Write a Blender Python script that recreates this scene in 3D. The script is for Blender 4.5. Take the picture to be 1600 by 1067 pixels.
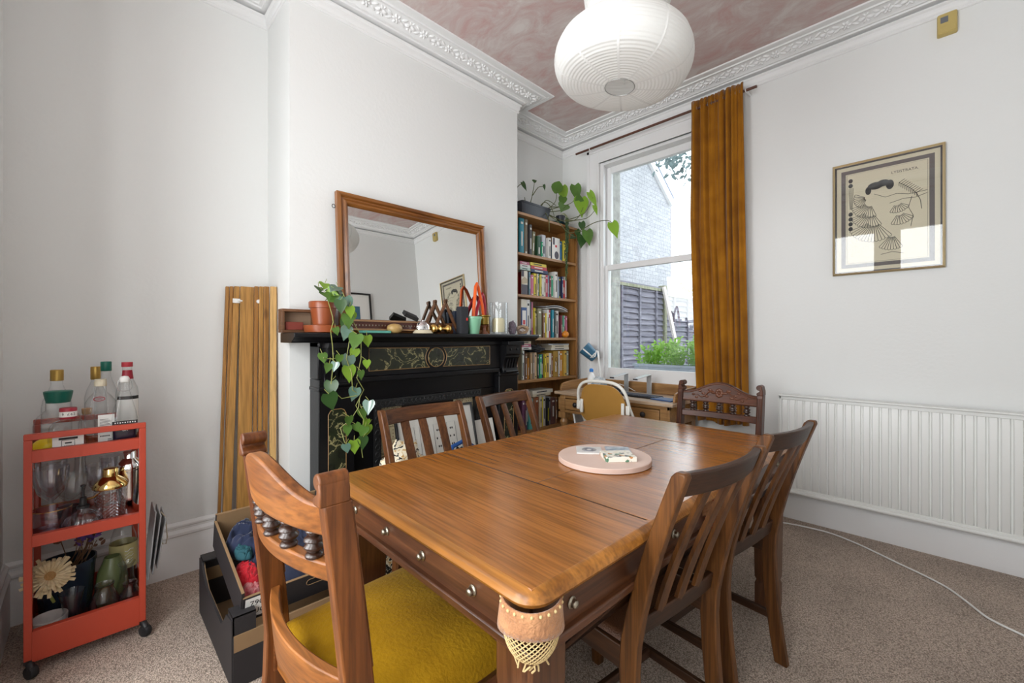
import bpy, bmesh, math, random
from mathutils import Vector, Matrix, noise
R_ = math.radians
PI = math.pi
for o in list(bpy.data.objects):
    bpy.data.objects.remove(o)
SC = bpy.context.scene
COL = SC.collection
random.seed(7)

# ---------------------------------------------------------------- camera
YAW = math.atan2(680, 671)
cd = bpy.data.cameras.new('camera')
cd.sensor_width = 36.0
cd.lens = 671 / 1600 * 36
cd.shift_y = -5.5 / 1600
cd.clip_start = 0.02
cam = bpy.data.objects.new('camera', cd)
COL.objects.link(cam)
cam.location = (2.681, -3.348, 1.2)
cam.rotation_euler = (R_(90), 0, YAW)
SC.camera = cam

# ---------------------------------------------------------------- view, world, daylight
SC.view_settings.view_transform = 'Standard'
SC.view_settings.look = 'None'
SC.view_settings.exposure = 0.31
SC.view_settings.gamma = 1.0
SC.view_settings.use_curve_mapping = False
SC.cycles.use_denoising = True
SC.cycles.max_bounces = 9
SC.cycles.diffuse_bounces = 5
SC.cycles.glossy_bounces = 4
SC.cycles.transparent_max_bounces = 96
SC.cycles.transmission_bounces = 6
SC.cycles.caustics_reflective = False
SC.cycles.caustics_refractive = False
SC.cycles.sample_clamp_indirect = 6.0

W = bpy.data.worlds.new('sky')
SC.world = W
W.use_nodes = True
wn = W.node_tree.nodes
bg = wn['Background']
bg.inputs['Color'].default_value = (0.86, 0.93, 1.0, 1)
bg.inputs['Strength'].default_value = 3.0


def area(name, loc, rot, sx, sy, power, color=(1, 1, 1)):
    l = bpy.data.lights.new(name, 'AREA')
    l.shape = 'RECTANGLE'
    l.size, l.size_y = sx, sy
    l.energy = power
    l.color = color
    o = bpy.data.objects.new(name, l)
    o.location = loc
    o.rotation_euler = rot
    COL.objects.link(o)
    return o


# daylight coming through the two lights of the front bay behind the camera
area('bay_daylight_wide', (1.44, -4.36, 1.65), (R_(90), 0, 0), 1.16, 2.06, 40, (1.0, 1.0, 0.985))
area('bay_daylight_narrow', (2.55, -4.36, 1.65), (R_(90), 0, 0), 0.68, 2.06, 24, (1.0, 1.0, 0.985))
# daylight through the rear sash window (the window's own sky, sampled at the opening)
pl = area('sash_daylight', (1.0, 0.33, 1.80), (R_(90), 0, PI), 1.1, 2.0, 8, (0.9, 0.95, 1.0))
pl.data.cycles.is_portal = True


# ---------------------------------------------------------------- mesh helper
class G:
    def __init__(s):
        s.bm = bmesh.new()
        s.mi = 0
        s.M = Matrix()

    def v(s, p):
        return s.bm.verts.new(s.M @ Vector(p))

    def f(s, vs, smooth=False):
        try:
            fc = s.bm.faces.new(vs)
            fc.material_index = s.mi
            return fc
        except ValueError:
            return None

    def hexa(s, c):
        vs = [s.v(p) for p in c]
        for q in ((3, 2, 1, 0), (4, 5, 6, 7), (0, 1, 5, 4), (1, 2, 6, 5), (2, 3, 7, 6), (3, 0, 4, 7)):
            s.f([vs[i] for i in q])
        return s

    def box(s, x0, x1, y0, y1, z0, z1):
        return s.hexa([(x0, y0, z0), (x1, y0, z0), (x1, y1, z0), (x0, y1, z0), (x0, y0, z1), (x1, y0, z1), (x1, y1, z1), (x0, y1, z1)])

    def bar(s, p0, p1, w, d, up=(0, 0, 1)):
        """a rectangular bar from p0 to p1, w across, d along 'up'"""
        p0, p1 = Vector(p0), Vector(p1)
        t = (p1 - p0).normalized()
        a = t.cross(Vector(up)).normalized()
        b = a.cross(t)
        a, b = a * w / 2, b * d / 2
        return s.hexa([p0 - a - b, p0 + a - b, p0 + a + b, p0 - a + b, p1 - a - b, p1 + a - b, p1 + a + b, p1 - a + b])

    def prism(s, poly, fn, a0, a1):
        """poly of (u,v); fn(u,v,a)->xyz; between a0 and a1"""
        A = [s.v(fn(u, v, a0)) for u, v in poly]
        B = [s.v(fn(u, v, a1)) for u, v in poly]
        n = len(poly)
        s.f(A[::-1]); s.f(B)
        for i in range(n):
            s.f([A[i], A[(i + 1) % n], B[(i + 1) % n], B[i]])
        return s

    def loft(s, rings, closed=True, caps=True):
        V = [[s.v(p) for p in r] for r in rings]
        n = len(V[0])
        for a, b in zip(V, V[1:]):
            for i in range(n if closed else n - 1):
                s.f([a[i], a[(i + 1) % n], b[(i + 1) % n], b[i]])
        if caps and closed:
            s.f(V[0][::-1]); s.f(V[-1])
        return s

    def lathe(s, prof, c=(0, 0, 0), n=24, ax=None, sx=1, sy=1, cap=True):
        """prof of (r,z) from bottom to top"""
        m = Matrix.Translation(c) @ (ax.to_4x4() if ax else Matrix())
        rings = []
        for r, z in prof:
            r = max(r, 1e-4)
            rings.append([m @ Vector((r * math.cos(2 * PI * k / n) * sx, r * math.sin(2 * PI * k / n) * sy, z)) for k in range(n)])
        return s.loft(rings, True, cap)

    def tube(s, pts, r, n=8, cap=True):
        pts = [Vector(p) for p in pts]
        rs = r if isinstance(r, (list, tuple)) else [r] * len(pts)
        rings = []
        ref = None
        for i, p in enumerate(pts):
            t = (pts[min(i + 1, len(pts) - 1)] - pts[max(i - 1, 0)])
            if t.length < 1e-9:
                t = Vector((0, 0, 1))
            t.normalize()
            if ref is None:
                ref = Vector((0, 0, 1)) if abs(t.z) < .9 else Vector((1, 0, 0))
            a = t.cross(ref).normalized()
            ref = a.cross(t).normalized()
            rings.append([p + (a * math.cos(2 * PI * k / n) + ref * math.sin(2 * PI * k / n)) * rs[i] for k in range(n)])
        return s.loft(rings, True, cap)

    def ball(s, c, r, n=16, m=10, fn=None):
        if not isinstance(r, (list, tuple)):
            r = (r, r, r)
        rings = []
        for j in range(m + 1):
            th = PI * j / m
            th = min(max(th, .02), PI - .02)
            ring = []
            for k in range(n):
                a = 2 * PI * k / n
                d = Vector((math.sin(th) * math.cos(a), math.sin(th) * math.sin(a), -math.cos(th)))
                q = fn(d) if fn else 1
                ring.append((c[0] + d.x * r[0] * q, c[1] + d.y * r[1] * q, c[2] + d.z * r[2] * q))
            rings.append(ring)
        return s.loft(rings)

    def grid(s, fn, nu, nv):
        V = [[s.v(fn(i / nu, j / nv)) for j in range(nv + 1)] for i in range(nu + 1)]
        for i in range(nu):
            for j in range(nv):
                s.f([V[i][j], V[i + 1][j], V[i + 1][j + 1], V[i][j + 1]])
        return s

    def leaf(s, base, tip_dir, nrm, L, W, kind='heart', fold=.18, curl=.2):
        t = Vector(tip_dir).normalized()
        nrm = Vector(nrm)
        side = t.cross(nrm).normalized()
        nr = side.cross(t).normalized()
        if kind == 'heart':
            hw = [(-.10, .30), (0.05, .46), (.22, .5), (.42, .43), (.62, .29), (.82, .12), (1, .01)]
        else:
            hw = [(0, .04), (.15, .3), (.35, .48), (.55, .5), (.75, .38), (.9, .18), (1, .01)]
        rows = []
        b = Vector(base)
        for k, (u, w) in enumerate(hw):
            mu = max(u, 0) if k else 0.02
            cz = -curl * mu * mu * L
            mid = b + t * mu * L + nr * (cz - fold * w * W)
            rows.append((s.v(b + t * u * L + side * w * W + nr * cz), s.v(mid), s.v(b + t * u * L - side * w * W + nr * cz)))
        for a, c in zip(rows, rows[1:]):
            s.f([a[0], c[0], c[1], a[1]]); s.f([a[1], c[1], c[2], a[2]])
        return s

    def text(s, body, size, M, depth=.0004, align='CENTER'):
        cu = bpy.data.curves.new('lettering', 'FONT')
        cu.body = body
        cu.size = size
        cu.align_x = align
        cu.align_y = 'CENTER'
        cu.resolution_u = 2
        cu.extrude = depth
        ob = bpy.data.objects.new('lettering', cu)
        COL.objects.link(ob)
        dg = bpy.context.evaluated_depsgraph_get()
        dg.update()
        me = bpy.data.meshes.new_from_object(ob.evaluated_get(dg))
        n0 = len(s.bm.verts); f0 = len(s.bm.faces)
        s.bm.from_mesh(me)
        s.bm.verts.ensure_lookup_table(); s.bm.faces.ensure_lookup_table()
        for q in s.bm.verts[n0:]:
            q.co = s.M @ (M @ q.co)
        for fc in s.bm.faces[f0:]:
            fc.material_index = s.mi
        bpy.data.objects.remove(ob); bpy.data.curves.remove(cu); bpy.data.meshes.remove(me)
        return s


def frame_m(o, x, y):
    """matrix with text-x along x, text-y along y at origin o"""
    x, y = Vector(x).normalized(), Vector(y).normalized()
    z = x.cross(y)
    return Matrix.Translation(o) @ Matrix((x, y, z)).transposed().to_4x4()


def obj(name, g, mats, parent=None, smooth=40, bev=0, seg=2, solid=0, sub=0, loc=None, wire=0):
    me = bpy.data.meshes.new(name)
    bmesh.ops.recalc_face_normals(g.bm, faces=g.bm.faces) if not solid and not wire else None
    g.bm.to_mesh(me)
    g.bm.free()
    for m in (mats if isinstance(mats, (list, tuple)) else [mats]):
        me.materials.append(m)
    if smooth:
        for p in me.polygons:
            p.use_smooth = True
        try:
            me.set_sharp_from_angle(angle=R_(smooth))
        except Exception:
            pass
    o = bpy.data.objects.new(name, me)
    COL.objects.link(o)
    if parent:
        o.parent = parent
    if loc:
        o.location = loc
    if solid:
        md = o.modifiers.new('thick', 'SOLIDIFY'); md.thickness = solid; md.offset = 0
    if wire:
        md = o.modifiers.new('net', 'WIREFRAME'); md.thickness = wire; md.use_boundary = True
    if bev:
        md = o.modifiers.new('edge', 'BEVEL'); md.width = bev; md.segments = seg; md.limit_method = 'ANGLE'; md.angle_limit = R_(38)
        md.harden_normals = False
    if sub:
        md = o.modifiers.new('soft', 'SUBSURF'); md.levels = sub; md.render_levels = sub
    return o


def thing(name, label, cat, loc=(0, 0, 0), rz=0, group=None):
    o = bpy.data.objects.new(name, None)
    o.empty_display_size = .05
    COL.objects.link(o)
    o.location = loc
    o.rotation_euler = (0, 0, rz)
    return tag(o, label, cat, group)


def tag(o, label, cat, group=None):
    o['label'] = label
    o['category'] = cat
    if group:
        o['group'] = group
    return o


def struct(name, g, mats, parent=None, **k):
    o = obj(name, g, mats, parent, **k)
    if not parent:
        o['kind'] = 'structure'
    return o


# ---------------------------------------------------------------- materials
def mat(name, col, rough=.5, metal=0, bump=0, bscale=60, var=0, vscale=8, spec=.5, coat=0, sheen=0, trans=0, col2=None, emis=None, sub=0):
    m = bpy.data.materials.new(name)
    m.use_nodes = True
    nt = m.node_tree
    n = nt.nodes
    b = n['Principled BSDF']
    b.inputs['Base Color'].default_value = (*col, 1)
    b.inputs['Roughness'].default_value = rough
    b.inputs['Metallic'].default_value = metal
    b.inputs['Specular IOR Level'].default_value = spec
    if coat:
        b.inputs['Coat Weight'].default_value = coat
        b.inputs['Coat Roughness'].default_value = .12
    if sheen:
        b.inputs['Sheen Weight'].default_value = sheen
        b.inputs['Sheen Roughness'].default_value = .4
    tc = n.new('ShaderNodeTexCoord')
    if var or col2:
        nz = n.new('ShaderNodeTexNoise')
        nz.inputs['Scale'].default_value = vscale
        nz.inputs['Detail'].default_value = 5
        nt.links.new(tc.outputs['Object'], nz.inputs['Vector'])
        cr = n.new('ShaderNodeValToRGB')
        cr.color_ramp.elements[0].position = .3
        cr.color_ramp.elements[1].position = .7
        c2 = col2 or tuple(c * (1 - var) for c in col)
        cr.color_ramp.elements[0].color = (*c2, 1)
        cr.color_ramp.elements[1].color = (*col, 1)
        nt.links.new(nz.outputs['Fac'], cr.inputs['Fac'])
        nt.links.new(cr.outputs['Color'], b.inputs['Base Color'])
    if bump:
        bz = n.new('ShaderNodeTexNoise')
        bz.inputs['Scale'].default_value = bscale
        bz.inputs['Detail'].default_value = 4
        nt.links.new(tc.outputs['Object'], bz.inputs['Vector'])
        bp = n.new('ShaderNodeBump')
        bp.inputs['Strength'].default_value = bump
        bp.inputs['Distance'].default_value = .01
        nt.links.new(bz.outputs['Fac'], bp.inputs['Height'])
        nt.links.new(bp.outputs['Normal'], b.inputs['Normal'])
    if trans:
        tr = n.new('ShaderNodeBsdfTranslucent')
        tr.inputs['Color'].default_value = (*col, 1)
        mx = n.new('ShaderNodeMixShader')
        mx.inputs['Fac'].default_value = trans
        nt.links.new(b.outputs['BSDF'], mx.inputs[1])
        nt.links.new(tr.outputs['BSDF'], mx.inputs[2])
        nt.links.new(mx.outputs['Shader'], n['Material Output'].inputs['Surface'])
    return m


def wood(name, c1, c2, axis='z', scale=1.0, rough=.4, coat=0.0, knots=False, contrast=(.32, .68), bump=.12, spec=.5, stretch=.07):
    m = bpy.data.materials.new(name)
    m.use_nodes = True
    nt = m.node_tree
    n = nt.nodes
    L = nt.links.new
    b = n['Principled BSDF']
    b.inputs['Roughness'].default_value = rough
    b.inputs['Specular IOR Level'].default_value = spec
    b.inputs['Coat Weight'].default_value = coat
    b.inputs['Coat Roughness'].default_value = .15
    tc = n.new('ShaderNodeTexCoord')
    mp = n.new('ShaderNodeMapping')
    sc = {'x': (stretch, 1, 1), 'y': (1, stretch, 1), 'z': (1, 1, stretch)}[axis]
    mp.inputs['Scale'].default_value = tuple(q * 22 * scale for q in sc)
    L(tc.outputs['Object'], mp.inputs['Vector'])
    nz = n.new('ShaderNodeTexNoise')
    nz.inputs['Scale'].default_value = 1
    nz.inputs['Detail'].default_value = 7
    nz.inputs['Roughness'].default_value = .62
    nz.inputs['Distortion'].default_value = .9
    L(mp.outputs['Vector'], nz.inputs['Vector'])
    cr = n.new('ShaderNodeValToRGB')
    cr.color_ramp.elements[0].position = contrast[0]
    cr.color_ramp.elements[1].position = contrast[1]
    cr.color_ramp.elements[0].color = (*c1, 1)
    cr.color_ramp.elements[1].color = (*c2, 1)
    L(nz.outputs['Fac'], cr.inputs['Fac'])
    mp2 = n.new('ShaderNodeMapping')
    mp2.inputs['Scale'].default_value = tuple(q * 160 * scale for q in {'x': (.03, 1, 1), 'y': (1, .03, 1), 'z': (1, 1, .03)}[axis])
    L(tc.outputs['Object'], mp2.inputs['Vector'])
    n2 = n.new('ShaderNodeTexNoise')
    n2.inputs['Scale'].default_value = 1
    n2.inputs['Detail'].default_value = 3
    L(mp2.outputs['Vector'], n2.inputs['Vector'])
    r2 = n.new('ShaderNodeMapRange')
    r2.inputs['From Min'].default_value = .35
    r2.inputs['From Max'].default_value = .6
    r2.inputs['To Min'].default_value = .72
    r2.inputs['To Max'].default_value = 1.08
    L(n2.outputs['Fac'], r2.inputs['Value'])
    mx = n.new('ShaderNodeMix')
    mx.data_type = 'RGBA'
    mx.blend_type = 'MULTIPLY'
    mx.inputs['Factor'].default_value = 1
    L(cr.outputs['Color'], mx.inputs['A'])
    L(r2.outputs['Result'], mx.inputs['B'])
    out = mx.outputs['Result']
    if knots:
        vo = n.new('ShaderNodeTexVoronoi')
        vo.inputs['Scale'].default_value = 1
        mp3 = n.new('ShaderNodeMapping')
        mp3.inputs['Scale'].default_value = tuple(q * 9 for q in {'x': (.35, 1, 1), 'y': (1, .35, 1), 'z': (1, 1, .35)}[axis])
        L(tc.outputs['Object'], mp3.inputs['Vector'])
        L(mp3.outputs['Vector'], vo.inputs['Vector'])
        r3 = n.new('ShaderNodeMapRange')
        r3.inputs['From Min'].default_value = .07
        r3.inputs['From Max'].default_value = .15
        L(vo.outputs['Distance'], r3.inputs['Value'])
        m3 = n.new('ShaderNodeMix')
        m3.data_type = 'RGBA'
        m3.inputs['A'].default_value = (c1[0] * .35, c1[1] * .3, c1[2] * .25, 1)
        L(r3.outputs['Result'], m3.inputs['Factor'])
        L(out, m3.inputs['B'])
        out = m3.outputs['Result']
    L(out, b.inputs['Base Color'])
    if bump:
        bp = n.new('ShaderNodeBump')
        bp.inputs['Strength'].default_value = bump
        bp.inputs['Distance'].default_value = .002
        L(n2.outputs['Fac'], bp.inputs['Height'])
        L(bp.outputs['Normal'], b.inputs['Normal'])
    return m


def glass(name, tint=(.96, .98, .97), edge=.75, rough=.02, fac=.5, dark=(.3, .32, .33)):
    """thin-walled glass: clear face-on, mirror-like and a little dark at grazing angles"""
    m = bpy.data.materials.new(name)
    m.use_nodes = True
    nt = m.node_tree
    n = nt.nodes
    L = nt.links.new
    n.remove(n['Principled BSDF'])
    tr = n.new('ShaderNodeBsdfTransparent')
    gl = n.new('ShaderNodeBsdfGlossy')
    gl.inputs['Roughness'].default_value = rough
    gl.inputs['Color'].default_value = (.95, .96, .97, 1)
    lw = n.new('ShaderNodeLayerWeight')
    lw.inputs['Blend'].default_value = .5
    mc = n.new('ShaderNodeMix')
    mc.data_type = 'RGBA'
    mc.inputs['A'].default_value = (*tint, 1)
    mc.inputs['B'].default_value = (*dark, 1)
    pw = n.new('ShaderNodeMath'); pw.operation = 'POWER'; pw.inputs[1].default_value = 2.2
    L(lw.outputs['Facing'], pw.inputs[0])
    mu = n.new('ShaderNodeMath'); mu.operation = 'MULTIPLY'; mu.inputs[1].default_value = edge
    L(pw.outputs[0], mu.inputs[0])
    L(mu.outputs[0], mc.inputs['Factor'])
    L(mc.outputs['Result'], tr.inputs['Color'])
    # Schlick reflectance, the same from either side of the thin wall
    p5 = n.new('ShaderNodeMath'); p5.operation = 'POWER'; p5.inputs[1].default_value = 4.5
    L(lw.outputs['Facing'], p5.inputs[0])
    fm = n.new('ShaderNodeMath'); fm.operation = 'MULTIPLY_ADD'; fm.use_clamp = True
    fm.inputs[1].default_value = 1.6 * fac; fm.inputs[2].default_value = .045 * fac * 2
    L(p5.outputs[0], fm.inputs[0])
    mx = n.new('ShaderNodeMixShader')
    L(fm.outputs[0], mx.inputs['Fac'])
    L(tr.outputs['BSDF'], mx.inputs[1])
    L(gl.outputs['BSDF'], mx.inputs[2])
    L(mx.outputs['Shader'], n['Material Output'].inputs['Surface'])
    return m


M = {}
M['wall'] = mat('white_wall_paint', (.785, .795, .785), .85, bump=.10, bscale=55, spec=.2)
M['trim'] = mat('white_gloss_paint', (.82, .82, .82), .4, spec=.4)
M['cornice'] = mat('white_plaster', (.82, .82, .82), .7, spec=.2)
M['frieze'] = mat('grey_frieze_paint', (.50, .50, .50), .8, spec=.2)
M['radiator'] = mat('radiator_enamel', (.80, .81, .79), .35, spec=.4)
M['black'] = mat('black_plastic', (.012, .012, .014), .4)
M['rubber'] = mat('black_rubber', (.015, .015, .017), .6)
M['white'] = mat('white_plastic', (.82, .82, .80), .4)
M['paper'] = mat('white_paper', (.8, .79, .76), .8, spec=.2)
M['lacquer'] = mat('black_painted_slate', (.006, .006, .007), .28, bump=.04, bscale=40, spec=.28)
M['iron'] = mat('cast_iron', (.012, .012, .013), .5, bump=.3, bscale=120)
M['brass'] = mat('brass', (.72, .46, .14), .25, metal=1)
M['oldbrass'] = mat('tarnished_brass', (.42, .38, .30), .35, metal=1)
M['steel'] = mat('polished_steel', (.75, .75, .76), .12, metal=1)
M['alu'] = mat('brushed_aluminium', (.62, .62, .62), .35, metal=.8)
M['chrome'] = mat('chrome', (.85, .85, .86), .05, metal=1)
M['pane'] = glass('window_glass', (.97, .985, .98), .15, .0, .5)
M['pic_glass'] = glass('picture_glass', (.98, .98, .98), .1, .0, .36)
M['clear'] = glass('clear_glass', (.968, .974, .974), .55, .02, .42, dark=(.45, .47, .48))
M['cut'] = glass('cut_glass', (.92, .92, .94), .5, .10, 1.3, dark=(.5, .5, .53))
M['lilac'] = glass('iridescent_glass', (.93, .91, .96), .6, .05, .9, dark=(.42, .38, .5))
M['smoke'] = glass('smoked_glass', (.6, .62, .68), .8, .04, .9)
# ================================================================ the room
def ceiling_mat():
    m = bpy.data.materials.new('brushed_pink_plaster')
    m.use_nodes = True
    nt = m.node_tree; n = nt.nodes; L = nt.links.new
    b = n['Principled BSDF']
    b.inputs['Roughness'].default_value = .85
    b.inputs['Specular IOR Level'].default_value = .15
    tc = n.new('ShaderNodeTexCoord')
    mp = n.new('ShaderNodeMapping')
    mp.inputs['Scale'].default_value = (2.6, 4.6, 1)
    mp.inputs['Rotation'].default_value = (0, 0, .7)
    L(tc.outputs['Object'], mp.inputs['Vector'])
    nz = n.new('ShaderNodeTexNoise')
    nz.inputs['Scale'].default_value = 1.0
    nz.inputs['Detail'].default_value = 9
    nz.inputs['Roughness'].default_value = .68
    nz.inputs['Distortion'].default_value = 2.2
    L(mp.outputs['Vector'], nz.inputs['Vector'])
    cr = n.new('ShaderNodeValToRGB')
    e = cr.color_ramp.elements
    e[0].position = .34; e[0].color = (.555, .375, .355, 1)
    e[1].position = .66; e[1].color = (.66, .61, .585, 1)
    k = e.new(.5); k.color = (.585, .485, .465, 1)
    L(nz.outputs['Fac'], cr.inputs['Fac'])
    # fine pale brush scratches
    mp2 = n.new('ShaderNodeMapping')
    mp2.inputs['Scale'].default_value = (5, 30, 1)
    mp2.inputs['Rotation'].default_value = (0, 0, .3)
    L(tc.outputs['Object'], mp2.inputs['Vector'])
    n2 = n.new('ShaderNodeTexNoise')
    n2.inputs['Scale'].default_value = 1.2
    n2.inputs['Detail'].default_value = 5
    n2.inputs['Distortion'].default_value = 3
    L(mp2.outputs['Vector'], n2.inputs['Vector'])
    r = n.new('ShaderNodeMapRange')
    r.inputs['From Min'].default_value = .6; r.inputs['From Max'].default_value = .72
    r.inputs['To Max'].default_value = .35
    L(n2.outputs['Fac'], r.inputs['Value'])
    mx = n.new('ShaderNodeMix'); mx.data_type = 'RGBA'
    mx.inputs['B'].default_value = (.72, .62, .59, 1)
    L(r.outputs['Result'], mx.inputs['Factor'])
    L(cr.outputs['Color'], mx.inputs['A'])
    L(mx.outputs['Result'], b.inputs['Base Color'])
    return m


def carpet_mat():
    m = bpy.data.materials.new('taupe_loop_carpet')
    m.use_nodes = True
    nt = m.node_tree; n = nt.nodes; L = nt.links.new
    b = n['Principled BSDF']
    b.inputs['Roughness'].default_value = .95
    b.inputs['Specular IOR Level'].default_value = .1
    b.inputs['Sheen Weight'].default_value = .15
    tc = n.new('ShaderNodeTexCoord')
    vo = n.new('ShaderNodeTexVoronoi')
    vo.inputs['Scale'].default_value = 210
    L(tc.outputs['Object'], vo.inputs['Vector'])
    nz = n.new('ShaderNodeTexNoise')
    nz.inputs['Scale'].default_value = 2.2
    nz.inputs['Detail'].default_value = 6
    L(tc.outputs['Object'], nz.inputs['Vector'])
    cr = n.new('ShaderNodeValToRGB')
    e = cr.color_ramp.elements
    e[0].position = .0; e[0].color = (.78, .635, .525, 1)
    e[1].position = .75; e[1].color = (.26, .20, .158, 1)
    L(vo.outputs['Distance'], cr.inputs['Fac'])
    n3 = n.new('ShaderNodeTexNoise')
    n3.inputs['Scale'].default_value = 150
    n3.inputs['Detail'].default_value = 2
    L(tc.outputs['Object'], n3.inputs['Vector'])
    r3 = n.new('ShaderNodeMapRange')
    r3.inputs['To Min'].default_value = .55; r3.inputs['To Max'].default_value = 1.45
    L(n3.outputs['Fac'], r3.inputs['Value'])
    r = n.new('ShaderNodeMapRange')
    r.inputs['From Min'].default_value = .35; r.inputs['From Max'].default_value = .65
    r.inputs['To Min'].default_value = .85; r.inputs['To Max'].default_value = 1.1
    L(nz.outputs['Fac'], r.inputs['Value'])
    mm = n.new('ShaderNodeMath'); mm.operation = 'MULTIPLY'
    L(r.outputs['Result'], mm.inputs[0]); L(r3.outputs['Result'], mm.inputs[1])
    mx = n.new('ShaderNodeMix'); mx.data_type = 'RGBA'; mx.blend_type = 'MULTIPLY'
    mx.inputs['Factor'].default_value = 1
    L(cr.outputs['Color'], mx.inputs['A']); L(mm.outputs[0], mx.inputs['B'])
    L(mx.outputs['Result'], b.inputs['Base Color'])
    bp = n.new('ShaderNodeBump')
    bp.inputs['Strength'].default_value = .6
    bp.inputs['Distance'].default_value = .006
    bp.invert = True
    L(vo.outputs['Distance'], bp.inputs['Height'])
    L(bp.outputs['Normal'], b.inputs['Normal'])
    return m


M['ceiling'] = ceiling_mat()
M['carpet'] = carpet_mat()
CZ = 3.105          # ceiling height
XR = 3.2            # right-hand wall
struct('floor', G().box(-.4, 3.5, -4.6, .0, -.12, 0), M['carpet'])
struct('ceiling', G().box(-.4, 3.5, -4.6, .35, CZ, CZ + .12), M['ceiling'])
# fireplace wall: two alcoves and the chimney breast
g = G()
g.prism([(-.07, -3.75), (-.07, -2.61), (.3, -2.61), (.3, -.94), (0, -.94), (0, .3), (-.35, .3), (-.35, -3.75)], lambda u, v, a: (u, v, a), 0, CZ)
struct('wall_left', g, M['wall'], smooth=0)
# window wall with its opening
WX0, WX1, WZ0, WZ1 = .44, 1.51, .80, 2.80
g = G()
g.box(-.35, WX0, 0, .32, 0, CZ); g.box(WX1, XR + .3, 0, .32, 0, CZ)
g.box(WX0, WX1, 0, .32, 0, WZ0); g.box(WX0, WX1, 0, .32, WZ1, CZ)
struct('wall_back', g, M['wall'], smooth=0)
struct('wall_right', G().box(XR, XR + .3, -4.6, 0, 0, CZ), M['wall'], smooth=0)
g = G()
g.box(-.35, .75, -3.9, -3.6, 0, CZ); g.box(3.0, XR, -3.9, -3.6, 0, CZ)
g.box(.45, .75, -4.55, -3.9, 0, CZ)
g.box(.75, 3.2, -4.55, -4.28, 0, .6); g.box(.75, 3.2, -4.55, -4.28, 2.7, CZ)
g.box(.75, .85, -4.55, -4.28, .6, 2.7); g.box(2.03, 2.2, -4.55, -4.28, .6, 2.7); g.box(2.9, 3.2, -4.55, -4.28, .6, 2.7)
struct('wall_front', g, M['wall'], smooth=0)
for k, (a, b) in enumerate(((.85, 2.03), (2.2, 2.9))):
    g = G()
    y0, y1 = -4.34, -4.29
    for zz0, zz1 in ((.6, .68), (1.62, 1.67), (2.63, 2.7)):
        g.box(a, b, y0, y1, zz0, zz1)
    g.box(a, a + .05, y0, y1, .6, 2.7); g.box(b - .05, b, y0, y1, .6, 2.7)
    struct('window_%d' % (k + 2), g, M['trim'], bev=.003)


# ---- swept mouldings
def offset_path(path, p, closed):
    out = []
    n = len(path)
    for i in range(n):
        a = Vector(path[(i - 1) % n]); b = Vector(path[i]); c = Vector(path[(i + 1) % n])
        d0 = (b - a).normalized(); d1 = (c - b).normalized()
        if not closed and i == 0: d0 = d1
        if not closed and i == n - 1: d1 = d0
        n0 = Vector((d0.y, -d0.x)); n1 = Vector((d1.y, -d1.x))
        m = (n0 + n1)
        m = m / max(m.dot(n0), .2)
        out.append(b + m * p)
    return out


def sweep(g, path, prof, closed=False):
    rings = []
    offs = [offset_path(path, p, closed) for p, z in prof]
    for i in range(len(path)):
        rings.append([(offs[k][i].x, offs[k][i].y, prof[k][1]) for k in range(len(prof))])
    if closed:
        rings.append(rings[0])
    g.loft(rings, True, not closed)


ROOM = [(-.07, -3.6), (-.07, -2.61), (.3, -2.61), (.3, -.94), (0, -.94), (0, 0), (XR, 0), (XR, -3.6)]
g = G()
sweep(g, ROOM, [(-.01, 3.112), (-.01, 3.048), (.045, 3.048), (.048, 3.056), (.062, 3.056), (.066, 3.062), (.142, 3.092), (.148, 3.088), (.158, 3.088), (.162, 3.096),
                (.172, 3.099), (.178, 3.094), (.205, 3.097), (.212, 3.112)], True)


def motif(g, P, t, nrm, k):
    """one repeat of the cornice's flower and leaf relief; P on the band, t along, nrm out of it"""
    s = t.cross(nrm)
    F = lambda a, b, c: P + t * a + s * b + nrm * c

    def blob(a, b, la, lb, h, ang):
        ca, sa = math.cos(ang), math.sin(ang)
        rings = []
        for j, (q, hh) in enumerate(((1, 0), (.75, .6), (.35, .95), (.02, 1))):
            rings.append([F(a + (math.cos(w) * la * q) * ca - (math.sin(w) * lb * q) * sa, b + (math.cos(w) * la * q) * sa + (math.sin(w) * lb * q) * ca, h * hh - .002) for w in [2 * PI * i / 7 for i in range(7)]])
        g.loft(rings, True, False)
    for i in range(6):
        w = i * PI / 3
        blob(.017 * math.cos(w), .017 * math.sin(w), .014, .009, .012, w)
    blob(0, 0, .008, .008, .018, 0)
    for sg in (-1, 1):
        blob(sg * .045, .012, .024, .010, .010, sg * .5)
        blob(sg * .048, -.016, .024, .010, .010, -sg * .5)
        blob(sg * .074, .002, .02, .012, .013, sg * -.3)
        blob(sg * .088, -.020, .014, .008, .009, sg * .8)
        blob(sg * .084, .022, .014, .008, .009, -sg * .8)


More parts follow.
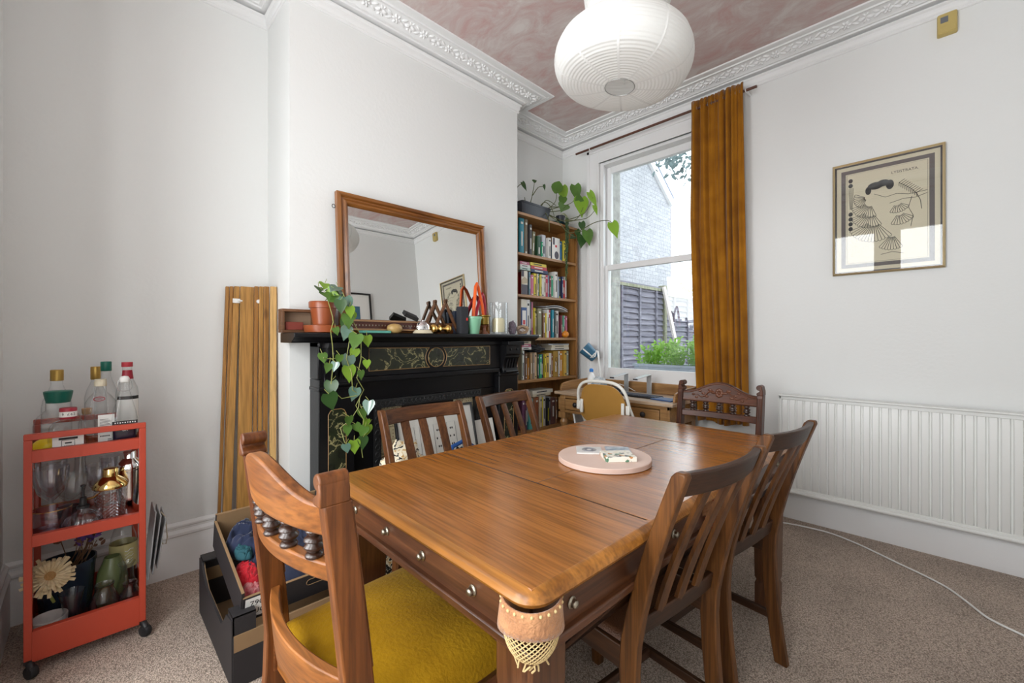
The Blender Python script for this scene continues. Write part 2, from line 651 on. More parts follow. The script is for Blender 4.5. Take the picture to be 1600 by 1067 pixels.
mid = offset_path(ROOM, .105, True)
for i in range(len(ROOM)):
    a, b = mid[i], mid[(i + 1) % len(ROOM)]
    L_ = (b - a).length
    if i == len(ROOM) - 1:
        continue
    n_ = max(1, round(L_ / .19))
    t = (b - a).normalized()
    nw = Vector((t.y, -t.x, 0))
    nrm = (Vector((0, 0, -1)) * .93 + nw * .37).normalized()
    for k in range(n_):
        q = a + (b - a) * ((k + .5) / n_)
        motif(g, Vector((q.x, q.y, 3.0775)), Vector((t.x, t.y, 0)), nrm, k)
struct('trim_1', g, M['cornice'], smooth=45)
g = G()
sweep(g, ROOM, [(-.01, 3.050), (-.01, 3.030), (.004, 3.030), (.004, 3.050)], True)
struct('trim_2', g, M['frieze'])
g = G()
sweep(g, ROOM, [(-.01, 2.968), (.006, 2.968), (.010, 2.972), (.010, 2.980), (.006, 2.984), (.012, 2.990), (.016, 2.998), (.016, 3.018), (.026, 3.026), (.026, 3.034), (-.01, 3.036)], True)
struct('trim_3', g, M['trim'], smooth=30)
BP = [(-.005, 0), (.022, 0), (.022, .178), (.018, .186), (.018, .194), (.024, .2), (.024, .212), (.012, .226), (.012, .236), (.018, .242), (.018, .25), (.006, .262), (-.005, .262)]
g = G(); sweep(g, [(.75, -3.6), (-.07, -3.6), (-.07, -2.61), (.3, -2.61), (.3, -2.52)], BP); struct('baseboard_left', g, M['trim'], smooth=30)
g = G(); sweep(g, [(.3, -1.05), (.3, -.94), (0, -.94), (0, 0), (XR, 0), (XR, -3.6)], BP); struct('baseboard_back', g, M['trim'], smooth=30)

# ---- rear sash window
win = bpy.data.objects.new('window_1', None); COL.objects.link(win); win['kind'] = 'structure'
g = G()
# architrave, moulded, on the room side
AO, AI, ZT, ZB = .315, .44, 2.93, .80
BI, BO = 1.51, 1.635
for x0, x1 in ((AO, AI), (BI, BO)):
    g.box(x0, x1, -.022, 0, .80, ZT)
    o = x0 if x0 < 1 else x1 - .03
    g.box(o - .0015, o + .0315, -.034, 0, .80, ZT)
    o = x1 - .018 if x0 < 1 else x0
    g.box(o - .0015, o + .0195, -.028, 0, .80, ZT - .1)
g.box(AI, BI, -.022, 0, 2.80, ZT)
g.box(AO, BO, -.034, 0, ZT - .03, ZT)
g.box(AI, BI, -.028, 0, 2.80, 2.818)
struct('architrave', g, M['trim'], win, bev=.004)
g = G()
g.box(AO - .03, BO + .03, -.06, 0, .765, .80)
g.box(AO, BO, -.02, 0, .66, .765)
g.box(WX0, WX1, 0, .09, .80, .815)
struct('sill', g, M['trim'], win, bev=.006)
g = G()
for x0, x1 in ((WX0, WX0 + .022), (WX1 - .022, WX1)):
    g.box(x0, x1, .004, .15, .80, 2.80)
    c = x0 + .0025 if x0 < 1 else x1 - .0375
    g.box(c, c + .035, -.003, .025, .80, 2.80)
g.box(WX0, WX1, .001, .15, 2.776, 2.80)
struct('sash_box', g, M['trim'], win, bev=.003)


def sash(name, y0, y1, z0, z1, st, top, bot):
    g = G()
    a, b = WX0 + .022, WX1 - .022
    g.box(a, a + st, y0, y1, z0, z1); g.box(b - st, b, y0, y1, z0, z1)
    g.box(a + st, b - st, y0, y1, z1 - top, z1); g.box(a + st, b - st, y0, y1, z0, z0 + bot)
    o = struct(name, g, M['trim'], win, bev=.004)
    g = G().box(a + st, b - st, (y0 + y1) / 2 - .002, (y0 + y1) / 2 + .002, z0 + bot, z1 - top)
    struct('pane', g, M['pane'], o, smooth=0)


sash('lower_sash', .03, .07, .815, 1.865, .042, .05, .115)
sash('upper_sash', .08, .12, 1.825, 2.775, .042, .06, .045)

# ================================================================ outside the rear window
M['brick'] = bpy.data.materials.new('london_stock_brick')


def brick_setup(m, c1, c2, mortar, swap):
    m.use_nodes = True
    nt = m.node_tree; n = nt.nodes; L = nt.links.new
    b = n['Principled BSDF']; b.inputs['Roughness'].default_value = .9
    tc = n.new('ShaderNodeTexCoord')
    sp = n.new('ShaderNodeSeparateXYZ'); cb = n.new('ShaderNodeCombineXYZ')
    L(tc.outputs['Object'], sp.inputs[0])
    L(sp.outputs['Y' if swap else 'X'], cb.inputs[0]); L(sp.outputs['Z'], cb.inputs[1])
    br = n.new('ShaderNodeTexBrick')
    br.inputs['Scale'].default_value = 4.4
    br.inputs['Color1'].default_value = (*c1, 1); br.inputs['Color2'].default_value = (*c2, 1); br.inputs['Mortar'].default_value = (*mortar, 1)
    br.inputs['Mortar Size'].default_value = .018
    br.inputs['Brick Width'].default_value = 1.0; br.inputs['Row Height'].default_value = .33
    L(cb.outputs[0], br.inputs['Vector'])
    nz = n.new('ShaderNodeTexNoise'); nz.inputs['Scale'].default_value = 22; nz.inputs['Detail'].default_value = 6
    L(tc.outputs['Object'], nz.inputs['Vector'])
    r = n.new('ShaderNodeMapRange'); r.inputs['From Min'].default_value = .3; r.inputs['From Max'].default_value = .62
    r.inputs['To Min'].default_value = .75; r.inputs['To Max'].default_value = 1.08
    L(nz.outputs['Fac'], r.inputs['Value'])
    mx = n.new('ShaderNodeMix'); mx.data_type = 'RGBA'; mx.blend_type = 'MULTIPLY'; mx.inputs['Factor'].default_value = 1
    L(br.outputs['Color'], mx.inputs['A']); L(r.outputs['Result'], mx.inputs['B'])
    L(mx.outputs['Result'], b.inputs['Base Color'])


brick_setup(M['brick'], (.44, .44, .46), (.36, .36, .38), (.25, .26, .28), True)
M['mossbrick'] = mat('mossy_brick', (.48, .48, .44), .95, bump=.5, bscale=30, col2=(.30, .29, .27), vscale=14)
M['fence'] = wood('weathered_fence', (.10, .095, .125), (.22, .21, .245), 'y', .6, .9, 0, bump=.3)
M['post'] = wood('green_timber', (.16, .17, .11), (.30, .29, .20), 'z', .6, .9, 0)
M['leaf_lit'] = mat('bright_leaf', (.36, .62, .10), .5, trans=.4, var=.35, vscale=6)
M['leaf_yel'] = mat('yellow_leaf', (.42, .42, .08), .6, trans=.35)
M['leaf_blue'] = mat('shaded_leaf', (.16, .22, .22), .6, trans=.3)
M['zinc'] = mat('pale_blue_trough', (.40, .44, .52), .55, var=.15)
M['soil'] = mat('soil', (.05, .035, .025), .95)
M['pale_timber'] = mat('pale_sawn_timber', (.62, .56, .52), .7, var=.15)

g = G().box(-3, 6, .32, 9, -.5, .02)
struct('ground_yard', g, mat('yard_paving', (.28, .27, .25), .9, var=.3), smooth=0)
g = G().box(WX0 - .1, WX0 + .004, .151, .34, .70, 2.9)
g.box(WX0 - .1, WX1 + .1, .10, .40, .70, .795)
struct('trim_4', g, M['mossbrick'], smooth=0)
# neighbour's flank wall with its bargeboard and roof edge
g = G()
g.prism([(1.2, 0), (5.6, 0), (5.6, 4.05), (3.3, 5.6), (1.2, 5.6)], lambda u, v, a: (a, u, v), -1.9, -1.5)
nb = tag(obj('neighbour_house', G(), M['brick']), 'pale stock brick flank wall of the house next door behind the fence', 'house')
o = obj('flank_wall', g, M['brick'], nb, smooth=0)
g = G()
g.bar((-1.47, 5.58, 4.08), (-1.47, 3.1, 5.76), .06, .16, (0, 0, 1))
obj('bargeboard', g, M['trim'], nb)
g = G()
g.bar((-1.6, 5.62, 4.20), (-1.6, 3.1, 5.91), .3, .05, (0, 0, 1))
obj('roof_edge', g, mat('blue_slate', (.10, .13, .2), .6), nb)

# lapped fence panels between posts, each panel a thing
def fence_panel(y0, y1, top, label):
    t = thing('lapped_fence', label, 'fence panel', (-1.0, y0, 0), 0, 'lapped timber fence panels')
    rnd = random.Random(int(y0 * 100))
    L_ = y1 - y0
    g = G()
    z = .05
    while z < top - .06:
        h = .115
        w = [rnd.uniform(-.012, .012) for _ in range(7)]
        ring = []
        for i in range(7):
            yy = L_ * i / 6
            ring.append([(.018, yy, z + w[i]), (.040, yy, z + w[i]), (.004, yy, z + h + w[i] * .5), (-.010, yy, z + h + w[i] * .5)])
        g.loft(ring)
        z += .098
    obj('lapped_boards', g, M['fence'], t, smooth=0)
    g = G().box(-.02, .065, 0, L_, top - .05, top)
    obj('capping', g, M['post'], t, bev=.004)
    for k in range(1, 4):
        yy = L_ * (k - .5) / 3
        obj('batten', G().box(.015, .062, yy - .022, yy + .022, .03, top - .05), M['fence'], t)
    return t


fence_panel(.35, 2.38, 2.09, 'grey lapped fence panel nearest the sash window')
fence_panel(2.40, 4.13, 2.09, 'grey lapped fence panel left of the green timber post')
fence_panel(4.25, 6.1, 2.02, 'grey lapped fence panel right of the green timber post')
tag(obj('fence_post', G().box(-1.06, -.94, 4.14, 4.24, 0, 2.16), M['post'], bev=.006), 'greenish timber fence post with a plank leaning on it', 'post')
g = G(); g.bar((-.62, 4.28, .3), (-.9, 4.02, 2.12), .09, .04, (1, 0, 0))
tag(obj('leaning_plank', g, M['pale_timber'], bev=.003), 'pale sawn plank leaning against the garden fence post', 'plank')

# trough of herbs on the outer sill
tr = thing('planter_trough', 'pale blue trough of bright green herbs outside the window', 'planter', (1.05, .50, .795))
g = G()
ring = lambda sx, sy, z: [(-sx, -sy, z), (sx, -sy, z), (sx, sy, z), (-sx, sy, z)]
g.loft([ring(.46, .07, 0), ring(.50, .09, .135), ring(.515, .10, .135), ring(.515, .10, .16), ring(.49, .08, .16), ring(.48, .075, .12)])
obj('trough', g, M['zinc'], tr, bev=.004)
obj('soil', G().box(-.47, .47, -.07, .07, .10, .125), M['soil'], tr)
rnd = random.Random(3)
g = G(); gs = G()
for k in range(130):
    x = rnd.uniform(-.45, .47); y = rnd.uniform(-.07, .07)
    hmax = .16 + .10 * max(0, math.sin((x + .45) * 3.2)) + rnd.uniform(-.05, .05)
    if abs(x + .05) < .05: hmax *= .7
    top = Vector((x + rnd.uniform(-.06, .06), y + rnd.uniform(-.07, .05), .12 + hmax))
    base = Vector((x, y, .12))
    gs.tube([base, (base + top) / 2 + Vector((rnd.uniform(-.02, .02), 0, 0)), top], .0022, 4)
    for j in range(9):
        q = base.lerp(top, .25 + .75 * j / 8)
        d = Vector((rnd.uniform(-1, 1), rnd.uniform(-1, .6), rnd.uniform(-.1, .9)))
        g.leaf(q, d, (rnd.uniform(-.3, .3), -.6, .8), rnd.uniform(.03, .05), rnd.uniform(.02, .032), 'oval')
obj('foliage', g, M['leaf_lit'], tr, smooth=0)
obj('stems', gs, M['leaf_lit'], tr)


def crown(name, label, c, r, n, m, size, trunk=None, seed=1, cat='tree'):
    t = thing(name, label, cat, c)
    rnd = random.Random(seed)
    g = G()
    for _ in range(n):
        d = Vector((rnd.gauss(0, 1), rnd.gauss(0, 1), rnd.gauss(0, 1))).normalized() * rnd.uniform(.5, 1)
        p = Vector((d.x * r[0], d.y * r[1], d.z * r[2]))
        g.leaf(p, (rnd.uniform(-1, 1), rnd.uniform(-1, 1), rnd.uniform(-1, .3)), (rnd.uniform(-1, 1), rnd.uniform(-1, 1), 1), size * rnd.uniform(.7, 1.3), size * .5, 'oval')
    obj('foliage', g, m, t, smooth=0)
    if trunk:
        obj('branch', G().tube(trunk, [.06] + [.02] * (len(trunk) - 1), 6), M['post'], t)
    return t


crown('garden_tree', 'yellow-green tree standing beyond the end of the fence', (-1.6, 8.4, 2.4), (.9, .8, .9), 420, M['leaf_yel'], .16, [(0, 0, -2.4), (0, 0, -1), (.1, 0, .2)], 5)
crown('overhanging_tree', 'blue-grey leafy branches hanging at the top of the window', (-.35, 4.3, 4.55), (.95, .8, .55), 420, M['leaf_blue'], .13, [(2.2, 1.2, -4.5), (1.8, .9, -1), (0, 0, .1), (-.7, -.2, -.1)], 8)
# ================================================================ dining table and chairs
OAK1, OAK2 = (.105, .036, .010), (.30, .118, .036)
M['oak_x'] = wood('polished_oak_top', (.235, .080, .012), (.425, .160, .031), 'x', .8, .22, 0, contrast=(.25, .78), spec=.8, stretch=.14)
M['oak_edge_x'] = wood('oak_edge', (.21, .072, .009), (.44, .18, .034), 'x', .8, .3, .0)
M['oak_edge_y'] = wood('oak_edge_long', (.11, .036, .008), (.26, .10, .028), 'y', 1, .32, .3)
M['dk_x'] = wood('dark_oak_across', (.055, .018, .007), (.15, .055, .02), 'x', 1, .38, .15)
M['dk_y'] = wood('dark_oak_along', (.055, .018, .007), (.14, .05, .018), 'y', 1, .38, .15)
M['dk_z'] = wood('dark_oak_upright', (.05, .017, .006), (.15, .056, .019), 'z', 1, .38, .15)
M['seam'] = mat('dark_joint', (.02, .008, .003), .8)
M['suede'] = mat('tan_suede', (.52, .255, .115), .85, bump=.5, bscale=130, col2=(.36, .16, .07), vscale=20, sheen=.3)
M['net_cream'] = mat('cream_net_cord', (.60, .44, .21), .8)
M['net_red'] = mat('red_net_cord', (.28, .035, .015), .8)
M['net_gold'] = mat('green_gold_cord', (.35, .25, .06), .8)

TB = thing('dining_table', 'polished oak snooker dining table with leather pockets and round pink board on it', 'table', (1.735, -1.955, 0), R_(-1.2))
HX, HY, TZ = .462, .84, .75


def rrect(hx, hy, r, n=6):
    out = []
    for cx, cy, a0 in ((hx - r, hy - r, 0), (-hx + r, hy - r, 90), (-hx + r, -hy + r, 180), (hx - r, -hy + r, 270)):
        for k in range(n + 1):
            a = R_(a0 + 90 * k / n)
            out.append((cx + r * math.cos(a), cy + r * math.sin(a)))
    return out


# moulded rim
g = G()
prof = [(-.06, TZ - .006), (-.028, TZ - .0005), (-.018, TZ), (-.008, TZ - .004), (0, TZ - .012), (.004, TZ - .020), (0, TZ - .028), (-.01, TZ - .034), (-.06, TZ - .034)]
rings = []
for d, z in prof:
    rings.append([(x, y, z) for x, y in rrect(HX + d, HY + d, max(.045 + d, .005))])
g.loft(rings, True, False)
obj('rim_moulding', g, M['oak_edge_x'], TB, smooth=50)
# the leaves of the top
IX, IY = HX - .02, HY - .02
for (x0, x1, y0, y1) in ((-IX, IX, -IY, -.4035), (-IX, .055, -.3975, .4245), (.058, IX, -.3975, .4245), (-IX, IX, .430, IY)):
    g = G().box(x0, x1, y0, y1, TZ - .03, TZ)
    obj('top_leaf', g, M['oak_x'], TB, bev=.0012, seg=1)
g = G(); g.box(-IX, IX, -.404, -.397, TZ - .03, TZ - .0009); g.box(-IX, IX, .424, .4305, TZ - .03, TZ - .0009); g.box(.0545, .0585, -.399, .425, TZ - .03, TZ - .0009)
obj('joint', g, M['seam'], TB, smooth=0)
# apron with its lip moulding and scalloped lower edge
AX, AY = HX - .035, HY - .035
for sgn in (-1, 1):
    g = G()
    y = sgn * AY
    g.box(-AX, AX, min(y, y - sgn * .022), max(y, y - sgn * .022), .615, .718)
    g.box(-AX - .012, AX + .012, min(y + sgn * .014, y - sgn * .03), max(y + sgn * .014, y - sgn * .03), .608, .628)
    n = 24
    pts = [(-AX + .05, .612)] + [(-AX + .05 + (2 * AX - .1) * k / n, .612 - .045 * (abs(2 * k / n - 1) ** 5) - .006 * math.sin(6 * PI * k / n) ** 2) for k in range(n + 1)] + [(AX - .05, .612)]
    g.prism(pts, lambda u, v, a: (u, a, v), y - sgn * .018, y - sgn * .004)
    obj('end_apron', g, M['dk_x'], TB, bev=.004)
    g = G()
    x = sgn * AX
    g.box(min(x, x - sgn * .022), max(x, x - sgn * .022), -AY, AY, .615, .718)
    g.box(min(x + sgn * .014, x - sgn * .03), max(x + sgn * .014, x - sgn * .03), -AY - .012, AY + .012, .608, .628)
    n = 30
    pts = [(-AY + .05, .612)] + [(-AY + .05 + (2 * AY - .1) * k / n, .612 - .045 * (abs(2 * k / n - 1) ** 5)) for k in range(n + 1)] + [(AY - .05, .612)]
    g.prism(pts, lambda u, v, a: (a, u, v), x - sgn * .018, x - sgn * .004)
    obj('side_apron', g, M['dk_y'], TB, bev=.004)


def bolt(x, y, z, d):
    g = G()
    ax = Vector(d).to_track_quat('Z', 'Y').to_matrix()
    g.lathe([(.012, 0), (.0125, .003), (.009, .004), (.008, .008), (.0085, .012), (.006, .015), (.001, .016)], (x, y, z), 14, ax)
    obj('bolt', g, M['oldbrass'], TB, smooth=60)


for x in (-.335, -.13, .055, .255):
    bolt(x, -AY, .664, (0, -1, 0))
    bolt(x, AY, .664, (0, 1, 0))
for y in (-.69, -.25, .25, .69):
    bolt(AX, y, .667, (1, 0, 0))
    bolt(-AX, y, .667, (-1, 0, 0))
# square legs with a turned foot block
for sx in (-1, 1):
    for sy in (-1, 1):
        g = G()
        cx, cy = sx * (AX - .052), sy * (AY - .052)
        sq = lambda h, z: [(cx - h, cy - h, z), (cx + h, cy - h, z), (cx + h, cy + h, z), (cx - h, cy + h, z)]
        g.loft([sq(.036, 0), sq(.043, .03), sq(.043, .12), sq(.038, .135), sq(.043, .15), sq(.048, .50), sq(.05, .52), sq(.05, .715)])
        obj('leg', g, M['dk_z'], TB, bev=.004)


def pocket(x, y, ang, r, span, cord, R=.062, lip=True):
    """leather collar bent around (x,y) facing ang, with a knotted net bag below"""
    g = G()
    n = 18

    def col(u, v):
        a = ang + (u - .5) * span
        fl = 1.02 + .05 * (1 - v) + .025 * math.sin(u * 11 + v * 3) + .10 * (1 - v) * (abs(u - .5) * 2) ** 3
        zz = .7185 - .048 * (1 - v) - .010 * (1 - v) * (abs(u - .5) * 2) ** 2
        return (x + math.cos(a) * r * fl, y + math.sin(a) * r * fl, zz)
    g.grid(col, n, 4)
    o = obj('pocket', g, M['suede'], TB, solid=.004, smooth=60)
    g = G()
    for k in range(13):
        a = ang + (k / 12 - .5) * span * .95
        g.ball((x + math.cos(a) * r * 1.06, y + math.sin(a) * r * 1.06, .7125), .0034, 8, 6)
    obj('stud', g, cord, o, smooth=60)
    g = G()
    N, K = 15, 7
    rows = []
    for j in range(2 * K + 1):
        v = j / (2 * K)
        rr = (r * .86) * (1 - v ** 2.6) ** .5 * (1 - .12 * v) + .008
        zz = .674 - .072 * v
        off = .5 if j % 2 else 0
        ring = []
        for k in range(N + 1):
            a = ang + ((k + off) / N - .5) * span * .92
            ring.append(g.v((x + math.cos(a) * rr * 1.0, y + math.sin(a) * rr, zz)))
        rows.append(ring)
    for j in range(0, 2 * K - 1, 1):
        a, b, c = rows[j], rows[j + 1], rows[j + 2]
        for k in range(N):
            if j % 2 == 0:
                if k + 1 <= N:
                    g.f([a[k + 1], b[k], c[k + 1], b[k + 1]]) if k + 1 <= N else None
            else:
                g.f([a[k], b[k], c[k], b[k + 1]])
    obj('net', g, cord, o, wire=.0026, smooth=0)
    # hanging ends of cord
    g = G()
    rnd = random.Random(int(x * 50 + y * 99))
    for k in range(9):
        a = ang + rnd.uniform(-.45, .45) * span
        rr = r * rnd.uniform(.25, .7)
        p = Vector((x + math.cos(a) * rr, y + math.sin(a) * rr, .611))
        g.tube([p, p + Vector((rnd.uniform(-.006, .006), rnd.uniform(-.006, .006), -.008)), p + Vector((rnd.uniform(-.010, .010), rnd.uniform(-.010, .010), -.018))], .0018, 5)
    obj('net_fringe', g, cord, o)


cxy = (AX - .052, AY - .052)
for sx, sy, an, cord in ((1, -1, -45, M['net_cream']), (1, 1, 45, M['net_red']), (-1, -1, 225, M['net_cream']), (-1, 1, 135, M['net_gold'])):
    pocket(sx * (AX - .012), sy * (AY - .012), R_(an), .054, R_(200), cord)
pocket(AX - .004, 0.0, 0, .052, R_(178), M['net_red'])
pocket(-AX + .004, 0.0, PI, .052, R_(178), M['net_gold'])

# ---- slat-back oak chairs
M['ch_z'] = wood('chair_oak_upright', (.055, .017, .005), (.165, .060, .016), 'z', 1.1, .42, .06, spec=.35)
M['ch_x'] = wood('chair_oak_across', (.055, .017, .005), (.15, .055, .016), 'x', 1.1, .42, .06, spec=.35)
M['ch_y'] = wood('chair_oak_along', (.055, .017, .005), (.15, .055, .016), 'y', 1.1, .42, .06, spec=.35)
M['dch_z'] = wood('dark_chair_oak_upright_lit', (.034, .011, .003), (.165, .062, .014), 'z', 1.1, .42, .06, spec=.35)  # lighter than the rails: light on the near post put into the colour
M['dch_x'] = wood('dark_chair_oak_across', (.022, .009, .004), (.06, .023, .009), 'x', 1.1, .42, .06, spec=.35)
M['dch_y'] = wood('dark_chair_oak_along', (.022, .009, .004), (.065, .025, .009), 'y', 1.1, .42, .06, spec=.35)
M['rexine'] = mat('brown_leathercloth', (.10, .040, .018), .38, bump=.35, bscale=300)


def back_y(z, H):
    """side line of the rear posts: 0 at seat level, raked back above and a little below"""
    if z < .43:
        return -.045 * ((.43 - z) / .43) ** 1.8
    t = (z - .43) / (H - .43)
    return -.145 * t ** 1.35


def post(g, x0, x1, H, d0=.044, d1=.048, d2=.036, round_top=True):
    pts = []
    zs = [0, .1, .2, .3, .40, .47, .55, .63, .71, .79, .85, H - .012, H]
    fr = []; bk = []
    for z in zs:
        d = d0 + (d1 - d0) * z / .45 if z < .45 else d1 + (d2 - d1) * (z - .45) / (H - .45)
        y = back_y(z, H)
        c = .007 if z == H else 0
        fr.append((y - c, z)); bk.append((y - d + c, z))
    poly = fr + bk[::-1]
    A = [[(x, y, z) for y, z in fr] for x in (x0, x1)]
    B = [[(x, y, z) for y, z in bk] for x in (x0, x1)]
    rings = [[A[0][i], A[1][i], B[1][i], B[0][i]] for i in range(len(zs))]
    g.loft(rings)


def slat_chair(w, H, mz, mx, my, label, loc, rz, group, ws=None):
    t = thing('dining_chair', label, 'chair', loc, rz, group)
    h = w / 2
    p = .026
    for s in (-1, 1):
        g = G(); post(g, s * h - (p if s > 0 else 0), s * h + (p if s < 0 else 0), H)
        obj('back_post', g, mz, t, bev=.004)
        g = G()
        fx = s * (h + .005)
        q = lambda hh, z: [(fx - s * .02 - hh, .40 - hh, z), (fx - s * .02 + hh, .40 - hh, z), (fx - s * .02 + hh, .40 + hh, z), (fx - s * .02 - hh, .40 + hh, z)]
        g.loft([q(.016, 0), q(.02, .2), q(.021, .43)])
        obj('front_leg', g, mz, t, bev=.003)
        g = G(); g.bar((s * (h - .015), -.03, .425), (s * (h - .014), .40, .425), .022, .058)
        obj('side_rail', g, my, t, bev=.003)
        g = G(); g.bar((s * (h - .014), -.04, .165), (s * (h - .014), .39, .165), .016, .028)
        obj('side_stretcher', g, my, t, bev=.002)
    g = G(); g.bar((-h + .02, .41, .425), (h - .02, .41, .425), .022, .058)
    obj('front_rail', g, mx, t, bev=.003)
    g = G(); g.bar((-h + .02, .18, .165), (h - .02, .18, .165), .016, .026)
    obj('cross_stretcher', g, mx, t, bev=.002)

    def curved(z0, z1, d, bow, x0=-h + p - .004, x1=h - p + .004):
        g = G(); rings = []
        for k in range(11):
            x = x0 + (x1 - x0) * k / 10
            u = 2 * k / 10 - 1
            b = -bow * (1 - u * u)
            ya, yb = back_y(z0, H) - .008 + b, back_y(z1, H) - .006 + b
            rings.append([(x, ya, z0), (x, yb, z1), (x, yb - d, z1), (x, ya - d, z0)])
        return g.loft(rings)
    obj('top_rail', curved(H - .062, H - .003, .022, .028), mx, t, bev=.005)
    obj('lower_rail', curved(.475, .525, .020, .006), mx, t, bev=.004)
    for k in range(3):
        u = (k - 1) * .52
        g = G(); rings = []
        for z in [.515 + (H - .05 - .515) * i / 8 for i in range(9)]:
            f = (z - .515) / (H - .565)
            b = -(.006 + .022 * f) * (1 - u * u)
            y = back_y(z, H) - .010 + b
            x = u * (h - p) * .95
            rings.append([(x - .019, y - .004, z), (x, y, z), (x + .019, y - .004, z), (x + .019, y - .014, z), (x, y - .017, z), (x - .019, y - .014, z)])
        g.loft(rings)
        obj('back_slat', g, mz, t, smooth=50)
    # drop-in seat pad
    g = G()
    rings = []
    for d, z in ((0, .44), (0, .456), (.012, .468), (.06, .476), (.14, .479)):
        rings.append([(-h + .016 + d, .0 + d, z), (h - .016 - d, .0 + d, z), (h - .006 - d, .415 - d, z), (-h + .006 + d, .415 - d, z)])
    g.loft(rings)
    obj('seat', g, M['rexine'], t, bev=.006, smooth=60)
    return t


GL, GR = 'slat-back chairs along the fireplace side', 'slat-back chairs along the radiator side'
slat_chair(.43, .895, M['ch_z'], M['ch_x'], M['ch_y'], 'oak slat-back dining chair in front of the hearth artwork, fireplace side of the table', (1.165, -2.265, 0), R_(-90), GL)
slat_chair(.43, .893, M['ch_z'], M['ch_x'], M['ch_y'], 'oak slat-back dining chair in front of the bookcase, fireplace side of the table', (1.085, -1.665, 0), R_(-90 + 6), GL)
slat_chair(.40, .912, M['dch_z'], M['dch_x'], M['dch_y'], 'dark oak slat-back dining chair in the foreground beside the cream-netted table corner', (2.145, -2.235, 0), R_(90 - 7), GR)
slat_chair(.385, .912, M['dch_z'], M['dch_x'], M['dch_y'], 'dark oak slat-back dining chair between the foreground chair and the radiator', (2.165, -1.70, 0), R_(90 - 7), GR)

# ---- carved end chairs with spindled backs
M['mah_z'] = wood('chestnut_upright', (.075, .021, .006), (.25, .082, .018), 'z', .8, .42, .06, spec=.35)
M['mah_x'] = wood('chestnut_across_lit', (.14, .042, .009), (.37, .135, .030), 'x', .8, .42, .06, spec=.35)  # brighter orange than the posts, light on the crest painted into the wood
M['mah_y'] = wood('chestnut_along', (.09, .026, .007), (.26, .085, .02), 'y', .8, .42, .06, spec=.35)
M['car_z'] = wood('carved_walnut_upright', (.034, .009, .004), (.115, .034, .012), 'z', 1, .42, .06, spec=.35)
M['car_x'] = wood('carved_walnut_across', (.034, .009, .004), (.115, .034, .012), 'x', 1, .42, .06, spec=.35)
M['carved'] = mat('carved_relief', (.13, .045, .02), .4)
M['spindle'] = mat('dark_turned_spindle', (.035, .014, .008), .28, coat=.4)
M['velvet'] = mat('mustard_velvet', (.40, .222, .008), .9, sheen=.06, spec=.1, bump=.35, bscale=110, col2=(.27, .14, .004), vscale=5)


